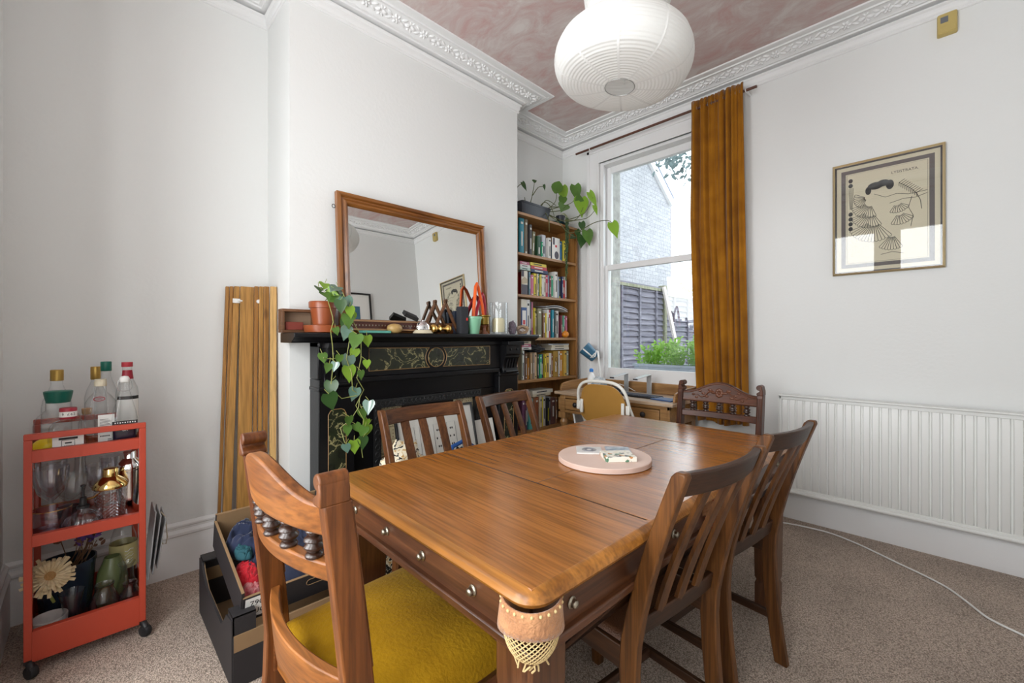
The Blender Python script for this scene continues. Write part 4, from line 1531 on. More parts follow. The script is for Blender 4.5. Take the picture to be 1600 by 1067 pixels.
obj('base', G().lathe([(.066, 0), (.070, .003), (.054, .020), (.050, .022)], n=32), mat('cream_enamel', (.66, .60, .44), .3), t)
obj('dome', G().lathe([(.048, .022), (.050, .030), (.046, .048), (.034, .064), (.014, .072), (.006, .073), (.006, .080), (.001, .082)], n=32), M['chrome'], t, smooth=70)
o = obj('folded_card', G().bar((0, -.045, .040), (0, .04, .010), .055, .022, (.5, .5, 1)), M['ink'], loc=(.47, -2.0, SZ + .078)); o.scale = (.8, 1, 1)
tag(o, 'dark leather wallet resting across the case beside the bell', 'wallet')
t = thing('brass_door_knobs', 'pair of brass door knobs lying beside the bell', 'door knobs', (.484, -1.80, SZ + .030))
kp = [(.010, -.07), (.024, -.066), (.029, -.052), (.024, -.040), (.010, -.032), (.009, .0), (.022, .004), (.024, .010), (.012, .016), (.010, .03), (.024, .038), (.030, .052), (.024, .066), (.008, .070)]
obj('spindle_and_knobs', G().lathe(kp, (0, 0, 0), 24, Matrix.Rotation(R_(90), 3, 'X')), M['brass'], t, smooth=70)


def trestle(name, label, y, x, w, h):
    t = thing(name, label, 'stand', (x, y, SZ), R_(0), 'pair of wooden A-shaped stands')
    for s in (-1, 1):
        g = G(); g.bar((0, s * w, 0.002), (0, -s * .006, h - .004), .013, .020, (1, 0, 0))
        obj('leg', g, M['box_wood'], t, bev=.002)
    g = G(); g.tube([(-.010, 0, h - .002), (.010, 0, h - .002)], .010, 12)
    obj('rounded_top', g, M['box_wood'], t)


trestle('plate_stand', 'wooden A-shaped stand further back of the pair before the mirror', -1.80, .424, .10, .205)
trestle('plate_stand', 'wooden A-shaped stand nearest the black speaker', -1.735, .446, .10, .212)
t = thing('portable_speaker', 'black fabric speaker with a small red badge standing on the mantelpiece', 'speaker', (.478, -1.625, SZ))
g = G(); g.loft([[(x * .028 * q, y * .034 * q, z) for x, y in rrect(1, 1, .4, 4)] for z, q in ((0, .92), (.008, 1), (.165, 1), (.175, .93))])
obj('body', g, mat('charcoal_mesh', (.022, .024, .030), .8, bump=.3, bscale=400), t, smooth=50)
obj('badge', G().box(.0282, .0295, .010, .022, .085, .103), mat('red_badge', (.7, .03, .02), .4), t, bev=.001)
o = obj('dark_blue_box', G().box(-.012, .012, -.03, .03, 0, .15), mat('dark_blue_card', (.03, .045, .08), .6), bev=.004, loc=(.425, -1.63, SZ)); o.rotation_euler = (0, 0, R_(0))
tag(o, 'dark blue box standing behind the black speaker', 'box')
t = thing('flower_pot', 'small mint green pot on the mantelpiece', 'pot', (.470, -1.525, SZ))
obj('pot_wall', G().lathe([(.034, 0), (.036, .002), (.052, .100), (.056, .101), (.057, .114), (.052, .116), (.049, .105), (.034, .012), (.001, .010)], n=36), mat('mint_glaze', (.25, .55, .36), .3), t, smooth=50)
# folded candles standing in brass cup
t = thing('candle_holder', 'amber and brass footed cup behind the mint green pot', 'candle holder', (.425, -1.395, SZ))
obj('cup', G().lathe([(.022, .062), (.036, .070), (.036, .118), (.046, .124), (.046, .130), (.036, .128), (.030, .08), (.001, .074)], n=32), mat('amber_glaze', (.30, .19, .02), .2, metal=.4), t, smooth=50)
obj('foot', G().lathe([(.034, 0), (.034, .004), (.014, .02), (.012, .045), (.022, .062)], n=28), mat('copper_foot', (.24, .09, .05), .35), t, smooth=60)


def candle(label, pts, m, r=.0115):
    o = obj('bent_candle', G().tube(pts, [r] * (len(pts) - 1) + [r * .75], 12), m, smooth=60)
    tag(o, label, 'candle', 'folded taper candles')
    return o


M['orange_wax'] = mat('orange_wax', (.85, .12, .012), .4, sub=1)
M['crimson_wax'] = mat('crimson_wax', (.42, .008, .03), .4)
candle('orange candle bent over like a hairpin, rising from the mint pot to the amber cup', [(.47, -1.535, SZ + .014), (.46, -1.515, SZ + .17), (.452, -1.492, SZ + .318), (.447, -1.478, SZ + .340), (.442, -1.462, SZ + .318), (.434, -1.42, SZ + .20), (.427, -1.395, SZ + .085)], M['orange_wax'])
candle('crimson candle bent over behind the orange candle', [(.452, -1.512, SZ + .02), (.436, -1.47, SZ + .16), (.42, -1.415, SZ + .262), (.415, -1.402, SZ + .278), (.412, -1.39, SZ + .262), (.410, -1.375, SZ + .19), (.412, -1.378, SZ + .088)], M['crimson_wax'], .0125)
t = thing('hurricane_vase', 'tall clear glass cylinder holding a cream candle', 'vase', (.430, -1.262, SZ))
obj('glass_wall', G().lathe([(.060, 0), (.066, .004), (.066, .225), (.0635, .225), (.0635, .014), (.001, .012)], n=40), M['clear'], t, smooth=50)
o = obj('pillar_candle', G().lathe([(.043, 0), (.044, .004), (.044, .085), (.036, .10), (.03, .094), (.001, .088)], n=32), mat('ivory_wax', (.78, .70, .44), .5), smooth=50, loc=(.430, -1.262, SZ + .0145))
tag(o, 'cream pillar candle standing inside the tall glass cylinder', 'candle')
o = obj('amethyst_rock', lump(G(), (0, 0, .046), (.028, .034, .052), .3, 2.5, 3, 20, 14), mat('purple_grey_stone', (.17, .13, .17), .5, var=.5, vscale=30, bump=.4), smooth=0, loc=(.43, -1.125, SZ))
tag(o, 'upright purple-grey rock beside the tall glass cylinder', 'rock')
t = thing('geode', 'cut geode with a hollow centre at the end of the mantelpiece', 'geode', (.445, -1.03, SZ + .036), R_(-40))
g = G()
rings = []
for (a, b, x) in ((.036, .030, .0), (.046, .036, .004), (.044, .034, -.02), (.03, .022, -.032)):
    pass
oc = [(.0 + .048 * math.cos(w) * (1 + .08 * math.sin(3 * w)), .036 * math.sin(w) * (1 + .06 * math.cos(2 * w))) for w in [2 * PI * i / 26 for i in range(26)]]
ic = [(.024 * math.cos(w) * (1 + .2 * math.sin(2 * w + 1)), .016 * math.sin(w) * (1 + .15 * math.cos(3 * w))) for w in [2 * PI * i / 26 for i in range(26)]]
g.loft([[(-.02, y * .7, z * .7) for y, z in oc], [(-.004, y, z) for y, z in oc], [(.012, y * .97, z * .97) for y, z in oc], [(.014, y * 1.25, z * 1.25) for y, z in ic], [(.004, y, z) for y, z in ic], [(-.008, y * .6, z * .6) for y, z in ic]])
obj('rim', g, mat('tan_geode', (.36, .24, .13), .4, col2=(.17, .12, .09), vscale=40), t, smooth=40)
g = G()
rr = random.Random(2)
for k in range(40):
    w = rr.uniform(0, 2 * PI); q = rr.uniform(.2, .95)
    g.ball((-.002, .024 * math.cos(w) * q, .016 * math.sin(w) * q), .0032, 5, 4)
obj('crystals', g, mat('pale_crystals', (.55, .52, .52), .15), t, smooth=0)
# ================================================================ bookcase in the right-hand alcove
M['bc_z'] = wood('bookcase_pine_upright', (.25, .105, .024), (.40, .19, .055), 'z', .8, .45, .1)
M['bc_y'] = wood('bookcase_pine_across', (.27, .12, .032), (.44, .22, .07), 'y', .8, .45, .1)
bc = thing('bookcase', 'tall golden pine bookcase in the alcove right of the chimney breast', 'bookcase', (0, -.50, 0))
Y0, Y1 = -.405, .415
for a, b in ((Y0, Y0 + .024), (Y1 - .024, Y1)):
    obj('side_panel', G().box(.012, .25, a, b, 0, 2.225), M['bc_z'], bc, bev=.002)
obj('back_panel', G().box(.004, .012, Y0, Y1, 0, 2.22), M['bc_z'], bc, smooth=0)
SHELF = [2.225, 1.895, 1.557, 1.203, .852, .43, .10]
for z in SHELF:
    obj('shelf', G().box(.012, .25, Y0 + .024, Y1 - .024, z - .022, z), M['bc_y'], bc, bev=.002)
obj('plinth', G().box(.20, .235, Y0 + .024, Y1 - .024, 0, .078), M['bc_y'], bc)

PAL = {'teal': (.01, .22, .30), 'photo brown': (.16, .12, .07), 'charcoal': (.05, .05, .055), 'olive': (.20, .19, .10), 'dark green': (.02, .07, .03), 'green': (.02, .33, .17),
       'grey white': (.55, .57, .62), 'white': (.70, .69, .66), 'blue': (.02, .20, .42), 'yellow': (.68, .55, .04), 'red': (.48, .025, .04), 'steel blue': (.10, .20, .26), 'pink': (.50, .13, .22),
       'cream': (.66, .58, .42), 'lemon': (.64, .55, .10), 'ivory': (.68, .64, .54), 'crimson': (.50, .02, .07), 'slate blue': (.16, .22, .33), 'maroon': (.18, .03, .05), 'tall white': (.72, .70, .66),
       'pale blue': (.38, .46, .58), 'black': (.015, .015, .018), 'navy': (.015, .03, .10), 'scarlet': (.58, .01, .02), 'mint': (.48, .62, .56), 'beige': (.50, .40, .27), 'brown': (.22, .11, .055),
       'photo': (.10, .10, .09), 'grey': (.42, .43, .46), 'sage': (.40, .44, .36), 'orange': (.62, .26, .03), 'tan': (.40, .26, .13), 'taupe': (.24, .19, .14), 'peach': (.60, .40, .25), 'lime': (.48, .50, .05),
       'gold': (.60, .38, .06), 'rust': (.32, .10, .04), 'ochre': (.38, .22, .03), 'grey green': (.26, .30, .25), 'violet': (.16, .06, .14), 'plum': (.12, .03, .08), 'dark teal': (.02, .12, .16),
       'turquoise': (.12, .50, .48), 'photo red': (.14, .06, .05)}
WORD = {'photo brown': 'brown picture-spined', 'photo': 'dark picture-spined', 'photo red': 'black and red', 'tall white': 'tall white', 'grey white': 'pale grey'}
CM = {}
for k, c in PAL.items():
    CM[k] = mat('book_cover_' + k.replace(' ', '_'), c, .5, var=.12, vscale=20)
M['pages'] = mat('book_pages', (.62, .56, .44), .9)
M['spine_pale'] = mat('pale_spine_print', (.70, .68, .62), .6)
M['spine_dark'] = mat('dark_spine_print', (.03, .03, .035), .6)
M['spine_yellow'] = mat('yellow_spine_print', (.62, .58, .03), .6)
rb = random.Random(21)


def book(label, c, y0, y1, z, h, group, x=.205, depth=.15, lean=0):
    """upright book: spine towards +x"""
    t_ = y1 - y0 - .0012
    hb = t_ / 2
    g = G()
    cv = min(.0025, t_ * .16)
    g.box(-depth, 0, -hb, -hb + cv, 0, h); g.box(-depth, 0, hb - cv, hb, 0, h)
    n = 5
    A = [(0 + .004 * math.cos(-PI / 2 + PI * i / n) * (1 if t_ > .012 else .3), hb * math.sin(-PI / 2 + PI * i / n)) for i in range(n + 1)]
    g.prism(A + [(-.003, hb), (-.003, -hb)], lambda u, v, a: (u, v, a), 0, h)
    g.mi = 1
    g.box(-depth + .004, -.003, -hb + cv, hb - cv, .003, h - .004)
    lum = sum(PAL[c])
    g.mi = 2
    px = .0046 if t_ > .012 else .0018
    k = rb.random()
    if t_ > .014:
        w = hb * .45
        if k < .75:
            a = rb.uniform(.12, .3) * h; b = a + rb.uniform(.3, .5) * h
            g.box(px - .003, px, -w * .55, w * .55, a, b)
        if k > .35:
            g.box(px - .003, px, -w, w, h * .84, h * .9)
        if k > .7:
            g.box(px - .003, px, -w, w, h * .05, h * .1)
    m3 = M['spine_yellow'] if c == 'black' and h < .245 and t_ > .03 else M['spine_dark'] if lum > 1.0 else M['spine_pale']
    o = obj('book', g, [CM[c], M['pages'], m3], smooth=40)
    o.location = (x, (y0 + y1) / 2, z + .0004 + hb * abs(math.sin(R_(lean))))
    o.rotation_euler = (R_(lean), 0, 0)
    return tag(o, label, 'book', group)


def flat_book(label, c, y0, y1, z0, z1, group, x=.205, depth=.14):
    g = G(); h = z1 - z0 - .0006
    cv = .0022
    g.box(-depth, 0, y0, y1, 0, cv); g.box(-depth, 0, y0, y1, h - cv, h); g.box(-.003, .001, y0, y1, 0, h)
    g.mi = 1; g.box(-depth + .004, -.003, y0 + .003, y1 - .003, cv, h - cv)
    g.mi = 2; L_ = y1 - y0; g.box(.0, .002, y0 + L_ * .2, y0 + L_ * .7, h * .35, h * .65)
    o = obj('book', g, [CM[c], M['pages'], M['spine_dark'] if sum(PAL[c]) > 1.0 else M['spine_pale']], smooth=30)
    o.location = (x, 0, z0)
    return tag(o, label, 'book', group)


S1 = [('teal', -0.813, -0.755, 0.300), ('photo brown', -0.755, -0.711, 0.302), ('charcoal', -0.706, -0.673, 0.261), ('olive', -0.664, -0.624, 0.214), ('dark green', -0.609, -0.558, 0.181), ('green', -0.558, -0.534, 0.137), ('grey white', -0.53, -0.477, 0.207), ('white', -0.467, -0.425, 0.188), ('blue', -0.311, -0.25, 0.188), ('yellow', -0.25, -0.197, 0.198)]
S2 = [('red', -0.737, -0.712, 0.203), ('steel blue', -0.712, -0.688, 0.198), ('pink', -0.688, -0.65, 0.177), ('yellow', -0.647, -0.611, 0.194), ('cream', -0.611, -0.591, 0.193), ('teal', -0.591, -0.572, 0.196), ('lemon', -0.572, -0.55, 0.192), ('white', -0.548, -0.518, 0.193), ('ivory', -0.518, -0.488, 0.194), ('crimson', -0.488, -0.453, 0.196), ('slate blue', -0.453, -0.433, 0.196), ('maroon', -0.433, -0.408, 0.189), ('green', -0.408, -0.376, 0.196), ('tall white', -0.376, -0.33, 0.237), ('pale blue', -0.33, -0.315, 0.196), ('black', -0.315, -0.275, 0.197), ('navy', -0.275, -0.253, 0.202), ('scarlet', -0.253, -0.212, 0.175), ('white', -0.212, -0.181, 0.209)]
S3 = [('white', -0.741, -0.697, 0.318), ('charcoal', -0.694, -0.666, 0.302), ('pink', -0.666, -0.643, 0.302), ('yellow', -0.643, -0.627, 0.253), ('beige', -0.627, -0.608, 0.206), ('olive', -0.604, -0.548, 0.251), ('brown', -0.535, -0.503, 0.214), ('yellow', -0.501, -0.481, 0.215), ('white', -0.481, -0.45, 0.247), ('red', -0.45, -0.412, 0.246), ('teal', -0.408, -0.374, 0.247), ('photo', -0.373, -0.351, 0.232), ('white', -0.348, -0.298, 0.242), ('maroon', -0.282, -0.256, 0.202), ('green', -0.256, -0.233, 0.202), ('grey', -0.233, -0.215, 0.203), ('pink', -0.215, -0.189, 0.198)]
S4 = [('sage', -0.799, -0.781, 0.249), ('white', -0.781, -0.749, 0.241), ('brown', -0.744, -0.719, 0.215), ('orange', -0.719, -0.697, 0.179), ('tan', -0.697, -0.668, 0.219), ('taupe', -0.668, -0.641, 0.218), ('peach', -0.641, -0.612, 0.223), ('lime', -0.612, -0.599, 0.212), ('charcoal', -0.599, -0.58, 0.207), ('green', -0.58, -0.549, 0.203), ('navy', -0.545, -0.513, 0.208), ('yellow', -0.509, -0.489, 0.204), ('gold', -0.489, -0.445, 0.213), ('white', -0.445, -0.408, 0.213), ('rust', -0.408, -0.387, 0.207), ('ochre', -0.387, -0.315, 0.23), ('white', -0.315, -0.294, 0.229), ('orange', -0.294, -0.243, 0.229), ('gold', -0.242, -0.202, 0.232), ('grey green', -0.202, -0.166, 0.227)]
S5 = [('violet', -0.791, -0.758, 0.258), ('plum', -0.756, -0.732, 0.254), ('dark teal', -0.732, -0.711, 0.254), ('turquoise', -0.711, -0.665, 0.256), ('brown', -0.662, -0.626, 0.264), ('rust', -0.626, -0.575, 0.26), ('cream', -0.575, -0.541, 0.266), ('yellow', -0.541, -0.526, 0.254), ('white', -0.526, -0.485, 0.261), ('black', -0.485, -0.45, 0.242), ('grey', -0.446, -0.415, 0.246), ('photo red', -0.414, -0.352, 0.234), ('brown', -0.352, -0.328, 0.235)]
ORD = ['top', 'second', 'third', 'fourth', 'lowest']
for k, S in enumerate((S1, S2, S3, S4, S5)):
    grp = 'books standing on the %s bookcase shelf' % ORD[k]
    nm = [WORD.get(q[0], q[0]) for q in S]
    for i, (c, a, b, h) in enumerate(S):
        slim = 'slim ' if b - a < .022 else 'thick ' if b - a > .05 else ''
        if i == 0: where = 'just left of the %s book' % nm[1]
        elif i == len(S) - 1: where = 'just right of the %s book' % nm[i - 1]
        else: where = 'between %s and %s' % (nm[i - 1], nm[i + 1])
        lab = '%s%s book on the %s bookcase shelf, %s' % (slim, nm[i], ORD[k], where)
        d = .15 if b - a < .04 else .165
        book(lab, c, a, b, SHELF[k + 1], h, grp, x=.205 + rb.uniform(-.012, .008), depth=d, lean=(-4 if (k, i) == (0, 3) else 0))
# books lying flat on top of the rows
for k, (c, a, b, z0, z1, lab) in enumerate((
        ('mint', -.811, -.69, .210, .232, 'mint green book lying lowest of the left stack on the second shelf'),
        ('white', -.811, -.69, .232, .256, 'white book lying in the middle of the left stack on the second shelf'),
        ('pink', -.811, -.70, .256, .280, 'pink book lying topmost of the left stack on the second shelf'),
        ('navy', -.675, -.46, .204, .232, 'navy book lying lowest of the right stack on the second shelf'),
        ('red', -.675, -.474, .232, .260, 'red book lying in the middle of the right stack on the second shelf'),
        ('yellow', -.686, -.481, .260, .286, 'yellow book lying topmost of the right stack on the second shelf'))):
    flat_book(lab, c, a, b, 1.557 + z0, 1.557 + z1, 'books lying on the second shelf row')
for k, (c, a, b, z0, z1, lab) in enumerate((
        ('white', -.797, -.681, .250, .272, 'white book lying lowest of the three under the third shelf, left end'),
        ('pink', -.795, -.686, .272, .298, 'pale pink book lying in the middle of the three, fourth shelf left end'),
        ('cream', -.795, -.686, .298, .324, 'cream book lying topmost of the three, fourth shelf left end'),
        ('ivory', -.42, -.168, .240, .262, 'ivory magazine stack lowest above the ochre book, fourth shelf'),
        ('cream', -.415, -.172, .262, .284, 'cream magazine lying above the ivory one, fourth shelf'),
        ('grey', -.46, -.168, .284, .296, 'grey magazine lying topmost at the right of the fourth shelf'))):
    flat_book(lab, c, a, b, SHELF[4] + z0, SHELF[4] + z1, 'books lying on the fourth shelf row', x=.21)
for k, (c, a, b, z0, z1, lab) in enumerate((
        ('cream', -.66, -.43, .268, .290, 'cream book lying lower of the pair above the lowest shelf row'),
        ('ivory', -.665, -.40, .290, .320, 'thick ivory book lying upper of the pair above the lowest shelf row'))):
    flat_book(lab, c, a, b, SHELF[5] + z0, SHELF[5] + z1, 'books lying on the lowest shelf row', x=.21)
# two magazines propped on the third row
for i, (dz, c) in enumerate(((0, 'white'), (.012, 'grey'))):
    g = G(); rings = []
    for q in range(9):
        u = q / 8
        y = -.50 + .31 * u
        z = SHELF[3] + .256 + dz + .022 * math.sin(u * 2.2) - .035 * u * u * u + (.004 if i else 0)
        rings.append([(.06, y, z), (.215, y, z - .004), (.215, y, z + .002), (.06, y, z + .006)])
    g.loft(rings)
    tag(obj('magazine', g, CM[c], smooth=60), ('white magazine sagging over the third shelf books, lower one' if i == 0 else 'grey magazine sagging over the third shelf books, upper one'), 'magazine', 'magazines on the third shelf')
# box file
t = thing('box_file', 'dark blue lever-arch file with a white and red label, third shelf', 'file', (.215, -.7755, SHELF[3] + .0005))
obj('file_cover', G().box(-.17, 0, -.032, .032, 0, .318), CM['ivory'], t, bev=.002)
obj('blue_spine', G().box(-.002, .002, -.0325, .0325, .0, .25), mat('royal_blue_card', (.01, .06, .22), .5), t)
obj('spine_label', G().box(.001, .003, -.022, .022, .09, .225), M['paper'], t)
obj('red_mark', G().box(.002, .0036, -.014, .012, .108, .145), mat('red_print', (.55, .02, .04), .5), t)
# picture cards
for nm, lab, y0, y1, z, h, art in (('greeting_card', 'white card with a dark round portrait on the top bookcase shelf', -.421, -.315, SHELF[1], .20, 0),
                                   ('postcard', 'beige and dark picture card at the left of the second shelf', -.813, -.740, SHELF[2], .20, 1)):
    t = thing(nm, lab, 'card', (.222, (y0 + y1) / 2, z + .0005))
    hb = (y1 - y0) / 2
    g = G(); g.box(-.003, 0, -hb, hb, 0, h); obj('card_sheet', g, M['paper'] if art == 0 else CM['ivory'], t)
    g = G()
    if art == 0:
        g.mi = 0; g.ball((0, .008, .045), (.001, .03, .035), 14, 10); g.box(.0, .001, -hb + .01, -hb + .035, h - .065, h - .005)
        g.mi = 1; g.box(.0, .001, -.012, .012, h - .085, h - .065)
    else:
        g.mi = 0; g.box(0, .001, -hb, hb, 0, .085); g.box(0, .001, -hb, -hb + .03, .15, h)
        g.mi = 2; g.prism([(-hb, .085), (hb, .10), (hb, .13), (0, .15), (-hb, .12)], lambda u, v, a: (a, u, v), 0, .0015)
    obj('card_picture', g, [mat('dark_card_ink', (.09, .08, .10), .6), CM['scarlet'], CM['beige']], t)
t = thing('pumpkin_ornament', 'small orange pumpkin-shaped ornament on the third bookcase shelf', 'ornament', (.232, -.247, SHELF[3] + .0005))
obj('body', G().ball((0, 0, .030), (.03, .034, .030), 28, 12, lambda d: 1 + .05 * math.cos(8 * math.atan2(d.y, d.x))), mat('orange_glaze', (.72, .25, .02), .3), t, smooth=80)
obj('stalk', G().tube([(0, 0, .055), (0, .003, .068)], [.007, .005], 8), CM['orange'], t)
g = G()
lump(g, (.13, -.56, SHELF[4] + .253), (.07, .11, .032), .35, 3, 6)
o = obj('black_gloves', g, M['darkcloth'], smooth=80)
tag(o, 'black knitted gloves lying on the fourth shelf books', 'gloves')
t = thing('spectacles', 'pair of thin wire spectacles hanging in front of the ochre book', 'spectacles', (.222, -.36, SHELF[4] + .135))
for s in (-1, 1):
    g = G(); g.tube([(0, .018 * math.cos(w) + .0, .018 * math.sin(w) + s * .021) for w in [2 * PI * i / 20 for i in range(21)]], .0013, 5)
    obj('rim', g, M['iron'], t)
obj('bridge', G().tube([(0, -.004, -.004), (.003, -.008, 0), (0, -.004, .004)], .0013, 5), M['iron'], t)

# ---- plants on top of the bookcase
M['plant_pot'] = mat('black_plant_pot', (.022, .024, .035), .45)
M['pot_blue'] = mat('dark_blue_saucer', (.012, .05, .06), .4)
sp = thing('window_plant', 'large-leaved green plant in a dark trough on top of the bookcase', 'plant', (.13, -.60, 2.2255))
g = G()
rr_ = lambda hx, hy, z: [(x, y, z) for x, y in rrect(hx, hy, .015, 3)]
g.loft([rr_(.065, .165, 0), rr_(.075, .18, .105), rr_(.078, .184, .105), rr_(.078, .184, .122), rr_(.070, .175, .122), rr_(.066, .17, .09)])
obj('trough', g, M['plant_pot'], sp, smooth=40)
obj('soil', G().box(-.066, .066, -.168, .168, .07, .098), M['soil'], sp)
Q = [(.2, -0.885, 2.549, 0.075, 0), (.2, -0.754, 2.47, 0.065, 0), (.2, -0.623, 2.547, 0.040, 0), (.2, -0.5, 2.522, 0.042, 0), (.22, -0.35, 2.551, 0.115, 1), (.205, -0.24, 2.53, 0.115, 2), (.30, -0.17, 2.535, 0.120, 1), (.30, -0.36, 2.36, 0.120, 1), (.35, -0.16, 2.40, 0.150, 2),
     (.466, -.145, 2.44, 0.125, 2), (.50, -.155, 2.335, 0.075, 2), (.414, -.145, 2.11, 0.115, 1), (.351, -.155, 2.085, 0.105, 0), (.686, -.145, 2.13, 0.115, 2), (.28, -.2, 2.125, 0.065, 0), (.32, -.17, 2.15, 0.065, 0), (.36, -.16, 2.21, 0.075, 0), (.33, -.17, 2.46, .10, 1), (.24, -.30, 2.44, .085, 1)]
O = Vector((.13, -.60, 2.2255))
g = G(); gs = G()
rnd = random.Random(4)
dirs = [(.1, .1, 1), (.2, .5, -.8), (.1, .6, .3), (.0, .3, -.9), (.1, .35, .9), (.1, .25, -1), (.1, .2, -1), (.3, -.6, -.5), (.2, -.1, -1), (.3, .55, -.9), (.2, .4, -1), (.2, .1, -1), (.1, -.3, -1), (.3, .3, -1), (.1, -.8, -.4), (.1, .4, -.7), (.1, .2, -.8), (.1, -.3, .9), (.1, -.4, -.8)]
for k, ((x, y, z, s, c), d) in enumerate(zip(Q, dirs)):
    p = Vector((x, y, z)) - O
    d = Vector(d).normalized()
    b = p - d * s * .55
    g.mi = c
    kind = 'oval' if k in (0, 4) else 'heart'
    g.leaf(b, d, (1, -.75, .35), s * 1.25, s * (.62 if k in (0, 1, 3, 9, 10) else .95), kind, .2, .15)
roots = [(.0, -.17, .10), (.0, -.13, .10), (.0, -.02, .10), (.01, .05, .10), (.02, .15, .10)]
paths = [
    [(.0, -.20, .10), (.03, -.235, .19), (.05, -.235, .26), (.07, -.275, .29)], [(.03, -.235, .19), (.05, -.19, .25), (.07, -.155, .26)],
    [(.0, -.02, .10), (.05, -.03, .22), (.07, -.03, .31)], [(.05, -.03, .2), (.06, .03, .28), (.07, .09, .30)],
    [(.02, .12, .10), (.07, .18, .14), (.10, .22, .20), (.09, .24, .28)], [(.07, .18, .14), (.10, .30, .17), (.09, .37, .27)], [(.02, .14, .10), (.10, .26, .15), (.14, .38, .2), (.17, .44, .27)],
    [(.02, .15, .10), (.14, .22, .10), (.18, .26, .14)], [(.02, .15, .10), (.14, .28, .02), (.18, .42, .06), (.23, .45, .16)], [(.14, .28, .02), (.25, .44, .10), (.33, .46, .23)], [(.14, .28, .02), (.27, .44, .05), (.37, .45, .12)],
    [(.02, .15, .10), (.14, .2, .0), (.17, .3, -.08), (.2, .42, -.06), (.28, .46, -.06)], [(.2, .42, -.06), (.35, .455, .0), (.48, .46, -.005), (.54, .46, -.05)], [(.17, .3, -.08), (.16, .4, -.1), (.21, .45, -.1)],
    [(.05, .12, .10), (.12, .10, .0), (.14, .08, -.06), (.15, .07, -.11)], [(.0, -.06, .10), (.02, -.09, .13), (.03, -.11, .17)], [(.0, .08, .1), (.05, .1, .16), (.06, .15, .17), (.08, .19, .12), (.10, .2, .05)], [(.0, .1, .1), (.04, .13, .18), (.05, .18, .2), (.07, .26, .17)]]
for p in paths:
    pv = [Vector(q) for q in p]
    sm = []
    for i in range(len(pv) - 1):
        for q in range(4):
            u = q / 4
            a = pv[max(i - 1, 0)]; b = pv[i]; c_ = pv[i + 1]; d_ = pv[min(i + 2, len(pv) - 1)]
            sm.append(.5 * ((2 * b) + (-a + c_) * u + (2 * a - 5 * b + 4 * c_ - d_) * u * u + (-a + 3 * b - 3 * c_ + d_) * u ** 3))
    sm.append(pv[-1])
    gs.tube(sm, [.0042 - .002 * i / len(sm) for i in range(len(sm))], 6)
obj('stems', gs, mat('brown_green_stem', (.10, .11, .035), .6), sp, smooth=60)
obj('foliage', g, [M['leaf_dark'], M['leaf_mid'], M['leaf_new']], sp, smooth=80)
t = thing('blue_saucer', 'dark teal saucer projecting over the bookcase top edge', 'saucer', (.165, -.30, 2.2255))
obj('dish', G().lathe([(.055, 0), (.085, .022), (.088, .022), (.086, .019), (.055, .004), (.001, .004)], n=30, sx=.95, sy=1.2), M['pot_blue'], t, smooth=50)
t = thing('string_of_pearls', 'string of pearls plant dangling down the right of the bookcase', 'plant', (.19, -.265, 2.2502))
obj('pot', G().lathe([(.030, 0), (.040, .055), (.043, .055), (.043, .066), (.038, .066), (.034, .05), (.001, .045)], n=24), M['plant_pot'], t, smooth=50)
g = G(); gb = G()
rnd = random.Random(9)
for k in range(5):
    y = -.006 + .008 * (k - 2); L_ = (.58, .55, .50, .30, .22)[k]
    pts = [(.0, y * .5, .062), (.045, y, .082), (.074, y, .05)] + [(.078 + .003 * math.sin(i * 1.3 + k), y + .003 * math.sin(i * .9 + k * 2), .03 - L_ * i / 14) for i in range(15)]
    g.tube(pts, .0012, 4)
    for i in range(int(L_ / .010)):
        q = i * .010
        gb.ball((.080 + rnd.uniform(-.005, .006), y + rnd.uniform(-.006, .006), .03 - q), .0062, 6, 4)
obj('stems', g, M['vine'], t)
obj('pearls', gb, M['leaf_dark'], t, smooth=80)
t = thing('plant_label', 'white plastic plant label sticking out above the bookcase', 'label', (.235, -.235, 2.2255))
g = G(); g.bar((0, 0, .012), (.11, .075, .03), .02, .002); obj('tag_strip', g, M['white'], t)
# ================================================================ desk under the window
M['dp_x'] = wood('desk_pine_across', (.24, .115, .035), (.42, .23, .085), 'x', .8, .42, .2)
M['dp_y'] = wood('desk_pine_along', (.22, .105, .032), (.40, .21, .08), 'y', .8, .42, .2)
M['dp_z'] = wood('desk_pine_upright', (.24, .115, .035), (.40, .21, .08), 'z', .8, .42, .2)
M['worn_top'] = wood('worn_desk_top', (.34, .22, .13), (.55, .42, .30), 'x', .7, .5, .1)
dk = thing('writing_desk', 'pine writing desk with gallery and black-knobbed drawers under the window', 'desk', (.855, -.295, 0))
DX, DY, DZ = .52, .235, .75
obj('desk_top', G().box(-DX, DX, -DY, DY, DZ - .025, DZ), M['worn_top'], dk, bev=.005)
g = G()
g.box(-DX + .03, DX - .03, DY - .03, DY - .012, .58, DZ - .025)
for s in (-1, 1):
    a, b = sorted((s * (DX - .03), s * (DX - .05))); g.box(a, b, -DY + .02, DY - .03, .58, DZ - .025)
g.box(-DX + .03, DX - .03, -DY + .02, -DY + .04, DZ - .05, DZ - .025); g.box(-DX + .03, DX - .03, -DY + .02, -DY + .04, .578, .60)
for x in (-.15, .15):
    g.box(x - .03, x + .03, -DY + .02, -DY + .04, .60, DZ - .05)
for s in (-1, 1):
    a, b = sorted((s * (DX - .05), s * (DX - .10))); g.box(a, b, -DY + .018, -DY + .04, .578, DZ - .025)
obj('carcass', g, M['dp_x'], dk, bev=.002)
